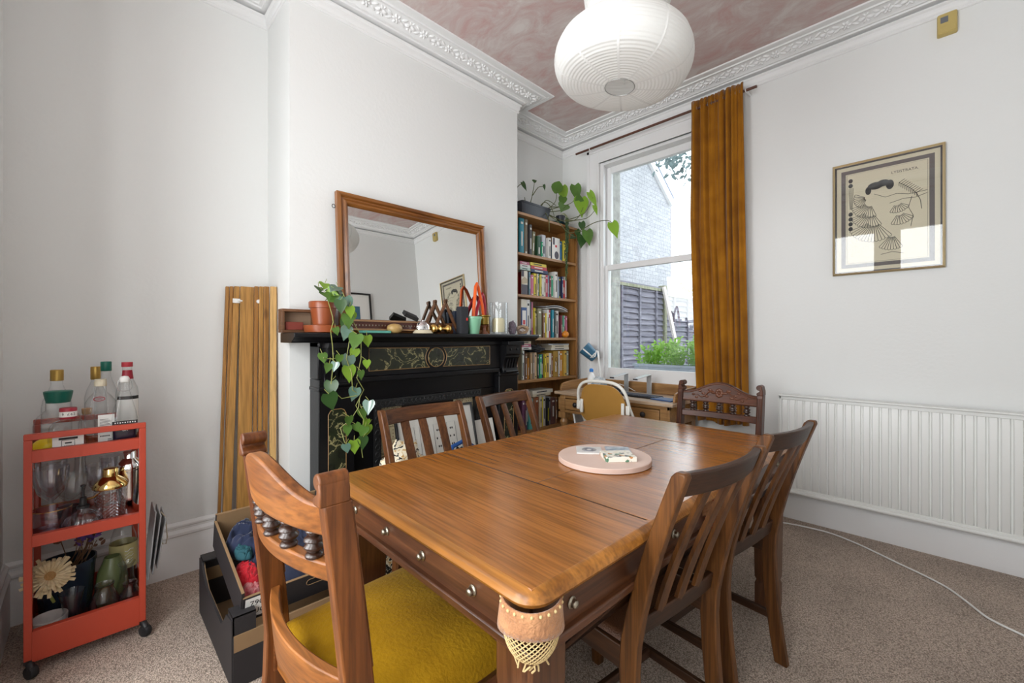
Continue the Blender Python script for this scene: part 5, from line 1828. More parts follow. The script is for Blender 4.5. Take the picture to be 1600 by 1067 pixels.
for xa, xb in ((-DX + .105, -.185), (.185, DX - .105)):
    d = obj('drawer', G().box(xa, xb, -DY + .016, -DY + .036, .605, DZ - .056), M['dp_x'], dk, bev=.004)
    obj('knob', G().lathe([(.008, 0), (.008, .008), (.018, .016), (.020, .026), (.014, .034), (.001, .036)], ((xa + xb) / 2, -DY + .016, .655), 20, Matrix.Rotation(R_(90), 3, 'X')), M['black'], d, smooth=60)
g = G()
g.box(-DX + .01, DX - .01, DY - .016, DY, DZ, DZ + .085)
obj('gallery_back', g, M['dp_x'], dk, bev=.004)
for s in (-1, 1):
    a, b = sorted((s * (DX - .012), s * (DX - .028)))
    pts = [(-DY + .06, DZ), (-DY + .065, DZ + .035), (-DY + .085, DZ + .06), (-DY + .12, DZ + .068), (-DY + .2, DZ + .078), (DY, DZ + .085), (DY, DZ)]
    obj('gallery_end', G().prism(pts, lambda u, v, q: (q, u, v), a, b), M['dp_y'], dk, bev=.003)
for sx in (-1, 1):
    for sy in (-1, 1):
        x, y = sx * (DX - .065), sy * (DY - .055)
        g = G().lathe([(.014, 0), (.022, .01), (.026, .05), (.017, .08), (.016, .10), (.030, .30), (.033, .36), (.026, .40), (.034, .42), (.034, .44), (.024, .46), (.036, .49), (.036, .505), (.028, .515), (.030, .53)], (x, y, 0), 22)
        g.box(x - .034, x + .034, y - .034, y + .034, .53, .585)
        obj('leg', g, M['dp_z'], dk, smooth=50)
# ---- on the desk
DT = DZ + .0005
for k, (x, lab) in enumerate(((.80, 'grey aluminium laptop stand arm nearer the desk lamp'), (1.005, 'grey aluminium laptop stand arm nearer the curtain'))):
    t = thing('laptop_stand', lab, 'laptop stand', (x, -.20, DT), 0, 'laptop stand arms on the desk')
    g = G()
    g.box(-.021, .021, -.05, .052, .0, .003); g.box(-.021, .021, .047, .052, .0, .150)
    rings = [[(x, y, z) for x, y, z in ((-.021, a, b), (.021, a, b), (.021, c, d), (-.021, c, d))] for a, b, c, d in ((.052, .148, .047, .146), (.050, .155, .046, .149), (.043, .159, .042, .153), (-.165, .139, -.165, .133))]
    g.loft(rings)
    g.box(-.021, .021, -.170, -.165, .126, .139)
    obj('bent_plate', g, M['alu'], t, bev=.001)
    obj('cable_slot', G().box(-.007, .007, .0521, .053, .05, .08), M['black'], t)
    obj('front_pad', G().box(-.019, .019, -.1712, -.1701, .128, .137), M['rubber'], t)
t = thing('keyboard', 'dark keyboard lying on the pine desk', 'keyboard', (1.0, -.335, DT), R_(-4))
obj('key_base', G().box(-.19, .19, -.06, .06, 0, .012), M['black'], t, bev=.003)
g = G()
for i in range(16):
    for j in range(5):
        x = -.178 + i * .0228; y = -.048 + j * .0225
        g.box(x, x + .018, y, y + .018, .012, .016)
obj('keys', g, mat('blue_black_keys', (.02, .03, .06), .4), t)
t = thing('computer_mouse', 'pale mouse beside the keyboard on the pine desk', 'mouse', (.80, -.40, DT))
obj('shell', G().ball((0, 0, .0), (.028, .045, .028), 20, 12, lambda d: 1 if d.z > 0 else .0 + max(0, 1 + d.z * .97)), mat('pale_mouse', (.55, .58, .64), .4), t, smooth=70)
o = obj('blue_notebook', G().box(-.085, .085, -.06, .06, 0, .010), mat('blue_cover', (.04, .09, .22), .5), loc=(1.25, -.38, DT), bev=.002); o.rotation_euler = (0, 0, R_(-8))
tag(o, 'blue notebook at the right end of the pine desk', 'notebook')
g = G(); lump(g, (0, 0, .022), (.075, .05, .024), .35, 4, 3)
tag(obj('coiled_cable', g, M['ink'], smooth=60, loc=(.74, -.27, DT)), 'tangle of dark cables on the desk before the laptop stand', 'cables')
t = thing('desk_lamp', 'blue-shaded desk lamp with white arm by the bookcase', 'lamp', (.56, -.16, DT))
g = G().lathe([(.065, 0), (.068, .006), (.064, .016), (.02, .02), (.001, .021)], n=32); obj('base', g, M['white'], t, smooth=50)
obj('arm', G().tube([(-.0, 0, .015), (-.015, .0, .17), (-.035, 0, .327), (-.05, -.0, .335)], .008, 10), M['white'], t, smooth=60)
A = Vector((-.115, 0, .315)); d = Vector((-.62, -.40, .66)).normalized()
ax = (-d).to_track_quat('Z', 'Y').to_matrix()
sh = obj('shade', G().lathe([(.060, -.075), (.062, -.074), (.050, .05), (.044, .062), (.001, .066), (.001, .060), (.040, .055), (.056, -.072)], A, 32, ax), mat('petrol_blue_enamel', (.035, .13, .22), .35), t, smooth=50)
SA0 = 0
vl0 = ax.transposed() @ (Vector((2.681, -3.348, 1.2)) - Vector((.445, -.16, 1.065)))
SA0 = math.atan2(vl0.y, vl0.x)
g = G()
for s in (-1, 1):
    side_ = d.cross(Vector((0, 1, 0))).normalized()
    pts = []
    for k in range(5):
        a = SA0 - .55 + 1.1 * k / 4
        w = ax @ Vector((0.0535 * math.cos(a), 0.0535 * math.sin(a), .03))
        pts.append(A + w)
g.tube(pts, .0045, 8)
g.tube([A + ax @ Vector((.058 * math.cos(SA0), .058 * math.sin(SA0), .03)), A + ax @ Vector((.066 * math.cos(SA0), .066 * math.sin(SA0), .05)), (-.05, 0, .335)], .006, 8)
obj('shade_bracket', g, M['white'], t)
g = G()
for k in range(2):
    pass
vl = ax.transposed() @ (Vector((2.681, -3.348, 1.2)) - Vector((.445, -.16, 1.065)))
SA = math.atan2(vl.y, vl.x) + .25
st = []
for zz in (-.072, .048):
    r0 = .0625 - (zz + .074) * .1
    st.append([ax @ Vector((r0 * math.cos(a), r0 * math.sin(a), zz)) + A for a in (SA - .11, SA, SA + .11)])
g.loft(st, False, False)
obj('white_stripe', g, M['white'], t, solid=.001)
t = thing('pump_bottle', 'white bottle with a bright blue cap behind the folding chair', 'bottle', (.575, -.33, DT))
obj('bottle_body', G().lathe([(.030, 0), (.033, .004), (.033, .12), (.018, .15), (.012, .155), (.012, .17)], n=28), M['white'], t, smooth=50)
obj('cap', G().lathe([(.016, .165), (.017, .168), (.017, .185), (.012, .192), (.001, .194)], n=24), mat('bright_blue_cap', (.02, .20, .62), .35), t, smooth=50)
g = G(); lump(g, (0, 0, .06), (.05, .085, .07), .25, 3, 8)
o = obj('patterned_cloth', g, mat('white_speckled_cloth', (.74, .72, .70), .8, col2=(.20, .30, .36), vscale=30), smooth=70, loc=(.67, -.36, DT))
tag(o, 'crumpled white patterned cloth on the desk behind the folding chair', 'cloth')
g = G(); g.tube([(.62, -.12, DT + .006), (.66, -.16, DT + .05), (.74, -.15, DT + .06), (.80, -.13, DT + .04), (.86, -.11, DT + .006)], .0025, 6)
tag(obj('white_lead', g, M['white'], smooth=60), 'thin white lead looping behind the laptop stand', 'cable')
t = thing('papers', 'white papers leaning under the pine desk by its left leg', 'papers', (.52, -.33, .16), R_(20))
g = G(); g.bar((0, 0, .0), (-.08, 0, .42), .22, .012, (1, 0, 0)); obj('sheets', g, M['paper'], t)
t = thing('storage_box', 'dark storage box on the floor under the pine desk', 'box', (.62, -.25, 0))
obj('box_body', G().box(-.16, .16, -.14, .14, 0, .26), mat('dark_box', (.03, .035, .05), .7), t, bev=.004)
obj('box_lid', G().box(-.165, .165, -.145, .145, .26, .285), mat('dark_box_lid', (.05, .055, .07), .7), t, bev=.004)
# ---- folding chair
M['tan_ply'] = mat('mustard_vinyl', (.42, .21, .04), .5, var=.08)
M['white_tube'] = mat('white_tube', (.78, .76, .70), .35)
fc = thing('folding_chair', 'white tubular folding chair with mustard back pulled up to the desk', 'chair', (1.02, -.735, 0), R_(2))
g = G()
pts = []
for k in range(25):
    a = PI * k / 24
    pts.append((-.195 * math.copysign(abs(math.cos(a)) ** .55, math.cos(a)), -.03, .74 + .165 * abs(math.sin(a)) ** .75))
full = [(-.205, .30, .012), (-.20, .10, .46), (-.197, .0, .66)] + pts + [(.197, .0, .66), (.20, .10, .46), (.205, .30, .012)]
LEAN = lambda y, z: y - max(0, z - .46) * .26
full = [(x * (1 + .10 * max(0, .80 - z) / .34 if z > .46 else x / x * 1.10), LEAN(y, z), z) for x, y, z in full]
obj('back_hoop', G().tube(full, .011, 10), M['white_tube'], fc, smooth=60)
g = G(); rings = []
for k in range(15):
    u = 2 * k / 14 - 1
    x = .185 * u
    yy = -.030 - .018 * (1 - u * u) + .0
    ztop = .735 + .150 * (1 - abs(u) ** 4) ** .7
    zbot = .565 + .085 * abs(u) ** 2.5
    sp = 1 + .10 * .12 / .34
    rings.append([(x * 1.06, LEAN(yy, zbot), zbot), (x * .985, LEAN(yy, ztop), ztop), (x * .985, LEAN(yy, ztop) + .012, ztop), (x * 1.06, LEAN(yy, zbot) + .012, zbot)])
bk = obj('backrest', g.loft(rings), M['tan_ply'], fc, bev=.003, smooth=50)
for s in (-1, 1):
    g = G(); q = LEAN(0, .72); g.box(s * .193 - .014, s * .193 + .014, q - .052, q - .044, .695, .755); g.box(min(s * .15, s * .172), max(s * .15, s * .172), q - .060, q - .046, .675, .77)
    h_ = obj('hinge_plate', g, M['white_tube'], fc, bev=.004)
    g = G()
    for z in (.682, .762):
        g.ball((s * .161, LEAN(0, .72) - .061, z), (.004, .003, .004), 8, 6)
    obj('rivet', g, M['steel'], h_)
    g = G(); g.tube([(s * .18, .28, .43), (s * .18, .0, .22), (s * .18, -.16, .012)], .010, 8); obj('rear_leg', g, M['white_tube'], fc, smooth=60)
g = G(); g.tube([(-.18, -.02, .20), (.18, -.02, .20)], .008, 8); obj('spreader', g, M['white_tube'], fc)
g = G(); g.loft([[(x * (.185) , .13 + y * .17, z) for x, y in rrect(1, 1, .25, 5)] for z in (.43, .445, .455)]); obj('seat', g, M['tan_ply'], fc, bev=.004)

# ================================================================ curtain, rod, radiator, picture
M['velvet_c'] = mat('amber_velvet', (.43, .175, .012), .8, sheen=.25, spec=.15, col2=(.27, .10, .007), vscale=7, trans=.18)
M['rod'] = mat('dark_wood_rod', (.10, .035, .018), .45)
rod = thing('curtain_rod', 'slim dark wooden curtain rod above the sash window', 'curtain rod', (1.0, -.10, 2.918))
obj('pole', G().tube([(-.758, 0, .0), (.768, 0, .0)], .0095, 12), M['rod'], rod, smooth=60)
for x in (-.60, .70):
    g = G(); g.tube([(x, .105, .0), (x, .012, .0)], .006, 8); g.tube([(x, .013 * math.cos(w), .013 * math.sin(w)) for w in [2 * PI * i / 16 for i in range(17)]], .0035, 6)
    obj('bracket', g, M['trim'], rod)
ct = thing('curtain', 'amber velvet curtain gathered at the right of the sash window', 'curtain', (1.51, -.10, 0))
g = G()
NU, NV = 180, 46


def cur(u, v):
    z = .60 + 2.375 * v
    wl = -.135 - .045 * math.sin(v * PI * .9) * 0 - .05 * (v ** 1.2) + .10 * max(0, .45 - v) ** 1.0 * 0
    left = -.150 - .030 * v + .055 * max(0, (.35 - v) / .35) * 0
    lo = {0: 0}
    left = -.128 - .055 * min(1, v * 1.6)
    right = .200 - .035 * v
    x = left + (right - left) * u
    gather = .5 + .5 * (1 - v)
    amp = .034 + .018 * (1 - v)
    wv = u + .035 * math.sin(6.3 * u + 1.1) + .018 * math.sin(14.0 * u + .6) + .014 * (1 - v) * math.sin(9 * u + 2.5 * v)
    ph = 2 * PI * 6.6 * wv + .5 * math.sin(3 * v)
    big = .72 + .42 * math.sin(7.5 * u + 2) 
    y = amp * big * math.sin(ph) + .009 * math.sin(2.3 * ph + 5 * v + 1) + .005 * math.sin(4.1 * ph + 3 * v) * v
    x += .012 * math.cos(ph)
    if v > .965:
        q = (v - .965) / .035
        y = y * (1 - .5 * q) + .010 * math.sin(2 * PI * 21 * u) * q
        z += .006 * math.sin(2 * PI * 21 * u + 1) * q
    hem = .5 - .5 * math.cos(ph)
    if v < .02: z += .012 * math.sin(9 * u) - .012
    return (x, y * .95 - .0, z)


g.grid(cur, NU, NV)
obj('drape', g, M['velvet_c'], ct, smooth=180, solid=.003)
g = G()
for k in range(13):
    u = .04 + k * .077
    x = -.185 + .35 * u
    g.tube([(x, .0175 * math.cos(w), 2.918 + .0175 * math.sin(w)) for w in [2 * PI * i / 14 for i in range(15)]], .002, 5)
obj('curtain_hooks', g, M['oldbrass'], ct)

rd = thing('radiator', 'long white ribbed panel radiator on the window wall', 'radiator', (1.90, -.045, 0))
RL, RB, RT = 1.22, .205, .825
g = G()
pts = []
n = int(RL / .0415)
for k in range(n):
    x = .012 + k * .0415
    pts += [(x, -.040), (x + .002, -.040), (x + .007, -.051), (x + .0335, -.051), (x + .0385, -.040)]
pts += [(RL - .01, -.040)]
rows = []
for zz, f in ((RB + .02, 0), (RB + .055, 1), (RT - .06, 1), (RT - .025, 0)):
    rows.append([(x, -.040 + (y + .040) * f, zz) for x, y in pts])
g.loft(rows, False, False)
obj('ribbed_panel', g, M['radiator'], rd, smooth=25)
g = G()
g.box(0, RL, -.046, -.038, RB, RB + .022); g.box(0, RL, -.046, -.038, RT - .028, RT - .006)
g.box(0, .012, -.046, -.038, RB, RT - .006)
obj('panel_edge', g, M['radiator'], rd, bev=.003)
obj('back_panel', G().box(0, RL, -.0385, -.012, RB, RT - .01), M['radiator'], rd)
g = G()
g.box(-.004, RL, -.062, .022, RT - .006, RT + .004); g.box(-.006, 0, -.052, .022, RB - .002, RT)
obj('top_grille', g, M['radiator'], rd, bev=.003)
g = G(); g.tube([(0, -.047, RB - .004), (RL, -.047, RB - .004)], .012, 10); obj('lower_seam', g, M['radiator'], rd, smooth=60)
g = G()
for x in (.2, 1.0):
    g.box(x, x + .04, -.012, .042, RB + .05, RT - .1)
obj('wall_bracket', g, M['radiator'], rd)
g = G(); g.tube([(-.006, -.03, RB + .02), (-.03, -.03, RB + .02), (-.03, -.03, .0)], .0075, 8)
obj('feed_pipe', g, M['radiator'], rd, smooth=60)

# framed print: a plain line-drawn design on cream paper
M['cream_sheet'] = mat('aged_cream_sheet', (.66, .61, .45), .8)
M['mount_grey'] = mat('warm_grey_mount', (.105, .09, .085), .7)
M['gold'] = mat('pale_gold_frame', (.68, .55, .32), .28, metal=.85)
pc = thing('framed_drawing', 'gold-framed ink drawing on cream paper above the radiator', 'picture', (2.425, 0, 1.93))
W_, H_ = .50, .685
g = G(); f = .012
prof = [(0, 0), (0, -.018), (.005, -.022), (.012, -.018), (.012, -.004)]
def fr_side(a, b, inn):
    rings = []
    for e, s in ((a, 1), (b, -1)):
        d = Vector((b[0] - a[0], b[1] - a[1])).normalized()
        rings.append([(e[0] + inn[0] * p + d.x * s * p, q, e[1] + inn[1] * p + d.y * s * p) for p, q in prof])
    g.loft(rings)
a, b = W_ / 2, H_ / 2
fr_side((-a, -b), (a, -b), (0, 1)); fr_side((a, b), (-a, b), (0, -1)); fr_side((-a, b), (-a, -b), (1, 0)); fr_side((a, -b), (a, b), (-1, 0))
obj('frame', g, M['gold'], pc, smooth=30)
g = G()
for x0, x1, z0, z1 in ((-a + .012, a - .012, -b + .012, -b + .020), (-a + .012, a - .012, b - .020, b - .012), (-a + .012, -a + .020, -b + .02, b - .02), (a - .020, a - .012, -b + .02, b - .02)):
    g.box(x0, x1, -.010, -.003, z0, z1)
obj('inner_slip', g, M['blackframe'], pc)
obj('sheet', G().box(-a + .012, a - .012, -.004, -.001, -b + .012, b - .012), M['cream_sheet'], pc, smooth=0)
g = G()
bx, bz, bt = .208, .300, .022
for x0, x1, z0, z1 in ((-bx, bx, bz - bt, bz), (-bx, bx, -bz, -bz + bt), (-bx, -bx + bt, -bz + bt, bz - bt), (bx - bt, bx, -bz + bt, bz - bt)):
    g.box(x0, x1, -.0046, -.0035, z0, z1)
obj('grey_border', g, M['mount_grey'], pc, smooth=0)
g = G(); yk = -.0044
rl = lambda pts, r=.0012: g.tube([(x, yk, z) for x, z in pts], r, 4)
q = .180; qz = .272
rl([(-q, -qz), (q, -qz), (q, qz), (-q, qz), (-q, -qz)], .0007)
rnd = random.Random(6)
blot = lambda cx, cz, rx, rz: g.ball((cx, yk, cz), (rx, .0006, rz), 14, 8)
# dark bloom, tiers of fan-shaped petals, and a leafy twig
for cx, cz, rx, rz in ((-.045, .178, .036, .022), (-.010, .186, .030, .020), (-.078, .155, .014, .024), (.020, .170, .018, .028)):
    blot(cx, cz, rx, rz)
for tier, (cx, cz, R0, R1, a0, a1, n) in enumerate(((-.085, .115, .01, .060, 150, 250, 9), (-.07, .08, .02, .085, 190, 290, 12), (-.065, .03, .03, .095, 195, 300, 14), (-.05, -.03, .03, .12, 200, 310, 15), (.05, .06, .02, .06, 240, 330, 9), (.06, .0, .02, .07, 240, 330, 9), (.03, -.12, .02, .09, 230, 300, 9))):
    pr_a = None
    for k in range(n):
        w = R_(a0 + (a1 - a0) * k / (n - 1))
        e = (cx + R1 * math.cos(w), cz + R1 * math.sin(w))
        rl([(cx + R0 * math.cos(w), cz + R0 * math.sin(w)), e])
        if pr_a:
            wm = R_(a0 + (a1 - a0) * (k - .5) / (n - 1))
            rl([pr_a, (cx + R1 * 1.06 * math.cos(wm), cz + R1 * 1.06 * math.sin(wm)), e])
        pr_a = e
rl([(-.05, .13), (.0, .10), (.05, .11), (.10, .095), (.178, .10)]); rl([(.02, .06), (.08, .075), (.13, .07), (.178, .085)])
rl([(.06, .17), (.09, .145), (.115, .12), (.135, .09), (.15, .05), (.155, .0)], .0014)
rl([(.115, .08), (.10, .02), (.12, -.03), (.11, -.09)])
for k in range(10):
    u = k / 9
    x, z = .06 + .075 * u, .17 - .075 * u
    for s in (-1, 1):
        rl([(x, z), (x + s * .012 + .012, z + s * .018 - .002)], .0013)
for cz in (.235, .205, .03, -.0, -.03, -.06):
    blot(-.162, cz, .011, .013)
for k in range(7):
    rl([(-.172 + .004 * k, .19), (-.165 + .002 * k, .06)], .0006)
rl([(-.02, -.235), (.03, -.225), (.08, -.24)])
obj('ink_drawing', g, M['ink'], pc, smooth=0)
g = G(); g.text('LYSISTRATA.', .021, frame_m((.085, yk - .0002, .235), (1, 0, 0), (0, 0, 1)), .0003)
obj('lettering', g, M['ink'], pc, smooth=0)
obj('glazing', G().box(-a + .011, a - .011, -.013, -.011, -b + .011, b - .011), M['pic_glass'], pc, smooth=0)

# picture on the right-hand wall, seen in the mirror
pb = thing('black_framed_print', 'black-framed print with a blue panel, seen in the mirror', 'picture', (XR, -1.06, 1.78))
g = G()
for y0, y1, z0, z1 in ((-.32, .32, .39, .41), (-.32, .32, -.41, -.39), (-.32, -.30, -.39, .39), (.30, .32, -.39, .39)):
    g.box(-.025, 0, y0, y1, z0, z1)
obj('frame', g, M['blackframe'], pb, bev=.002)
obj('mount', G().box(-.008, -.002, -.30, .30, -.39, .39), M['paper'], pb)
obj('blue_panel', G().box(-.0095, -.0085, -.17, .17, -.24, .24), mat('teal_blue_print', (.06, .16, .24), .7, var=.2), pb)

# wall thermostat
M['aged'] = mat('yellowed_plastic', (.52, .40, .14), .5)
th = thing('room_thermostat', 'yellowed plastic thermostat high on the window wall', 'thermostat', (2.681, 0, 2.912))
g = G(); g.loft([[(x, -y, z) for x, z in rrect(.040 * q, .058 * q, .008, 3)] for y, q in ((0, 1), (.026, .97), (.031, .9))]); obj('casing', g, M['aged'], th, smooth=40)
obj('display', G().box(-.026, .004, -.0325, -.030, .004, .036), mat('grey_display', (.16, .17, .18), .3), th)
g = G(); g.box(-.034, .034, -.033, -.030, -.048, -.018); obj('flap', g, M['aged'], th, bev=.002)

# white flex along the floor
pts = [(1.80, -.20, .006), (1.94, -.147, .006), (2.06, -.12, .006), (2.187, -.118, .006), (2.33, -.18, .006), (2.49, -.286, .006), (2.59, -.35, .006), (2.681, -.424, .006), (2.745, -.52, .006), (2.797, -.608, .006), (2.85, -.65, .006), (2.91, -.685, .006), (3.1, -.82, .006)]
sm = []
for i in range(len(pts) - 1):
    pv = [Vector(pts[max(0, i - 1)]), Vector(pts[i]), Vector(pts[i + 1]), Vector(pts[min(len(pts) - 1, i + 2)])]
    for k in range(6):
        u = k / 6
        sm.append(.5 * (2 * pv[1] + (-pv[0] + pv[2]) * u + (2 * pv[0] - 5 * pv[1] + 4 * pv[2] - pv[3]) * u * u + (-pv[0] + 3 * pv[1] - 3 * pv[2] + pv[3]) * u ** 3))
tag(obj('white_flex', G().tube(sm, .0045, 8), M['white'], smooth=60), 'white electric flex snaking over the carpet below the radiator', 'cable')

# ================================================================ paper lantern
M['lantern'] = mat('white_rice_paper', (.86, .86, .84), .8, trans=.35, spec=.1)
M['wire'] = mat('lantern_wire', (.35, .35, .34), .4, metal=.6)
pn = thing('paper_lantern', 'large white ribbed paper lantern hanging over the dining table', 'lamp', (1.781, -1.845, 0))
ctl = [(.054, 2.133), (.08, 2.134), (.12, 2.137), (.16, 2.142), (.195, 2.149), (.222, 2.162), (.240, 2.185), (.249, 2.206), (.251, 2.231), (.248, 2.255), (.236, 2.283), (.214, 2.307), (.186, 2.327), (.158, 2.341), (.138, 2.353), (.130, 2.368), (.135, 2.395), (.152, 2.43), (.162, 2.48), (.156, 2.55), (.130, 2.62), (.06, 2.685)]
tilt = Matrix.Translation((1.781, -1.845, 2.334)) @ Matrix.Rotation(R_(5), 4, Vector((-.712, .702, 0))) @ Matrix.Scale(1.06, 4) @ Matrix.Translation((0, 0, -2.27))
pn.matrix_world = tilt
prof = []
acc = 0
for i in range(len(ctl) - 1):
    r0, z0 = ctl[i]; r1, z1 = ctl[i + 1]
    n = max(2, round(math.hypot(r1 - r0, z1 - z0) / .0026))
    for k in range(n):
        u = k / n
        L_ = math.hypot(r1 - r0, z1 - z0)
        s = acc + L_ * u
        nx, nz_ = (z1 - z0) / L_, -(r1 - r0) / L_
        b = .0016 * abs(math.sin(PI * s / .0125)) - .0012
        prof.append((r0 + (r1 - r0) * u + nx * b, z0 + (z1 - z0) * u + nz_ * b))
    acc += L_
prof.append(ctl[-1])
g = G().lathe(prof, n=72, cap=False)
obj('shade', g, M['lantern'], pn, smooth=60)
g = G()
for k in range(10):
    a = 2 * PI * k / 10 + .2
    dx, dy = math.cos(a), math.sin(a)
    L1 = [(r + .0006, z - .0006) for r, z in ctl]
    V0 = [[(r * dx - w * dy, r * dy + w * dx, z) for r, z in L1] for w in (-.004, .004)]
    g.loft([list(p) for p in zip(*V0)], False, False)
obj('paper_seam', g, mat('double_paper', (.78, .78, .76), .8, spec=.1), pn, smooth=60)
g = G()
g.tube([(.054 * math.cos(w), .054 * math.sin(w), 2.133) for w in [2 * PI * i / 32 for i in range(33)]], .0016, 6)
g.tube([(.06 * math.cos(w), .06 * math.sin(w), 2.685) for w in [2 * PI * i / 32 for i in range(33)]], .0016, 6)
g.tube([(.06, 0, 2.685), (.0, 0, 2.66), (-.06, 0, 2.685)], .0016, 6)
g.tube([(.05, 0, 2.135), (.045, 0, 2.4), (.055, 0, 2.68)], .0013, 5)
obj('wire_spreader', g, M['wire'], pn)
obj('lamp_holder', G().lathe([(.018, 2.60), (.020, 2.605), (.020, 2.66), (.012, 2.675), (.001, 2.678)], n=18), M['white'], pn, smooth=50)
obj('bulb', G().lathe([(.001, 2.49), (.018, 2.495), (.029, 2.52), (.028, 2.545), (.016, 2.58), (.013, 2.60)], n=20), mat('frosted_bulb', (.85, .84, .80), .3), pn, smooth=70)
IT = tilt.inverted()
topc = tilt @ Vector((0, 0, 2.67))
obj('cord', G().tube([(0, 0, 2.67), IT @ Vector((topc.x, topc.y, 3.08))], .003, 6), M['white'], pn)
g = G(); g.M = IT @ Matrix.Translation((topc.x, topc.y, 0)); g.lathe([(.004, 3.07), (.015, 3.075), (.043, 3.088), (.045, 3.104)], n=24)
obj('ceiling_rose', g, M['white'], pn, smooth=50)
# ================================================================ red drinks trolley in the left corner
M['red'] = mat('orange_red_steel', (.44, .050, .022), .42)
ty = thing('drinks_trolley', 'orange-red metal drinks trolley with three shelves in the left corner', 'trolley', (.205, -3.346, 0))
TX, TY = .195, .164
for sx in (1, -1):
    g = G()
    for s in (-1, 1):
        a, b = sorted((s * TY, s * (TY - .021))); g.box(sx * TX - .011, sx * TX + .011, a, b, .062, .838)
    g.box(sx * TX - .011, sx * TX + .011, -TY, TY, .838, .859)
    obj('end_frame', g, M['red'], ty, bev=.002)
for z0, h in ((.757, .043), (.458, .041), (.052, .108)):
    g = G()
    x0, x1, y0, y1 = -TX + .012, TX - .012, -TY + .004, TY - .004
    g.box(x0, x1, y0, y1, z0, z0 + .004)
    for a, b, c, d in ((x0, x1, y0, y0 + .003), (x0, x1, y1 - .003, y1), (x0, x0 + .003, y0, y1), (x1 - .003, x1, y0, y1)):
        g.box(a, b, c, d, z0, z0 + h)
    g.box(x1 - .003, TX + .009, -TY + .02, TY - .02, z0, z0 + h)
    obj('tray', g, M['red'], ty, bev=.0012)
for sx in (-1, 1):
    for sy in (-1, 1):
        x, y = sx * TX, sy * (TY - .0105)
        g = G()
        g.lathe([(.010, .046), (.012, .05), (.012, .064)], (x, y, 0), 12)
        g.tube([(x - .006, y, .052), (x + .004, y + .004, .05), (x + .016, y + .01, .036)], .012, 8)
        c = obj('caster', g, M['black'], ty, smooth=60)
        g = G().lathe([(.001, -.012), (.020, -.011), (.0225, -.006), (.0225, .006), (.020, .011), (.001, .012)], (x + .012, y + .008, .0228), 20, Matrix.Rotation(R_(90), 3, 'X') @ Matrix.Rotation(R_(35), 3, 'Y'))
        obj('wheel', g, M['rubber'], c, smooth=50)
for s in (-1, 1):
    g = G(); yy = s * (TY - .012)
    g.prism([(-TX, .50), (-TX, .66), (-TX + .012, .64), (-TX + .05, .50)], lambda u, v, a: (u, a, v), yy - .004, yy + .004)
    obj('gusset', g, M['red'], ty)

M['g_green'] = mat('green_cap', (.005, .13, .09), .4)
M['g_gold'] = mat('gold_cap', (.46, .29, .07), .35, metal=.6)
M['g_red'] = mat('crimson_cap', (.32, .012, .03), .4)
M['amber_liquid'] = glass('pale_spirit', (.90, .86, .74), .5, .02, .5)
M['dark_liquid'] = mat('dark_liqueur', (.018, .012, .03), .15)
M['label_black'] = mat('black_label', (.015, .015, .017), .5)
M['cork'] = mat('cork', (.48, .29, .15), .8, bump=.3, bscale=150)
FXM = lambda x, y, z: frame_m((x, y, z), (0, 1, 0), (0, 0, 1))


def bottle(name, label, loc, parts, rz=0, group=None):
    t = thing(name, label, 'bottle', loc, rz, group)
    for nm, g, m in parts:
        obj(nm, g, m, t, smooth=50)
    return t


def sq_bottle(hx, hy, zs, r=.4, n=4):
    g = G()
    g.loft([[(x * hx * q, y * hy * q, z) for x, y in rrect(1, 1, r if k else r, n)] for k, (q, z) in enumerate(zs)])
    return g


T1 = .7615
GB = 'spirit bottles on the trolley top'
bottle('spirit_bottle', 'tall clear bottle with a gold cap at the back left of the trolley', (.10, -3.440, T1), [
    ('glass', sq_bottle(.040, .044, [(.96, 0), (1, .004), (1, .155), (.9, .185), (.55, .225), (.40, .245), (.40, .272)]), M['clear']),
    ('cap', G().lathe([(.0185, .262), (.020, .263), (.020, .305), (.018, .3075), (.001, .308)], n=24), M['g_gold'])], 0, GB)
bottle('spirit_bottle', 'clear bottle with a gold cap standing behind the square bottle', (.075, -3.325, T1), [
    ('glass', G().lathe([(.034, 0), (.036, .004), (.036, .18), (.030, .21), (.015, .25), (.014, .27)], n=28), M['clear']),
    ('cap', G().lathe([(.015, .258), (.0165, .26), (.0165, .312), (.015, .314), (.001, .3145)], n=24), M['g_gold'])], 0, GB)
bottle('spirit_jar', 'wide clear decanter bottle with a broad green stopper', (.215, -3.432, T1), [
    ('glass', sq_bottle(.062, .066, [(.95, 0), (1, .005), (1, .105), (.92, .125), (.70, .145), (.52, .155), (.52, .188)], .35), M['clear']),
    ('stopper', G().lathe([(.034, .184), (.0345, .186), (.041, .22), (.0415, .228), (.039, .230), (.001, .2305)], n=32), M['g_green'])], 0, GB)
p = bottle('spirit_bottle', 'small square clear bottle with white front label and crimson cap', (.345, -3.402, T1), [
    ('glass', sq_bottle(.030, .052, [(.95, 0), (1, .004), (1, .085), (.95, .105), (.75, .122), (.42, .13), (.42, .145)], .35), M['clear']),
    ('cap', G().lathe([(.0235, .134), (.0245, .136), (.0245, .172), (.023, .175), (.001, .1755)], n=28), M['g_red'])], 0, GB)
g = G().box(.0305, .0312, -.040, .042, .014, .078); lb = obj('label', g, M['paper'], p)
g = G().box(.0308, .0318, -.040, .042, .078, .093); obj('name_band', g, M['g_red'], p)
g = G(); g.text('SMIRNOFF', .0135, FXM(.0321, .001, .0855), .0002); obj('lettering', g, M['white'], p, smooth=0)
g = G()
sh_ = [(-.016, .058), (.018, .058), (.018, .038), (.010, .026), (.001, .020), (-.008, .026), (-.016, .038), (-.016, .058)]
g.tube([(.0315, u, v) for u, v in sh_], .0008, 4)
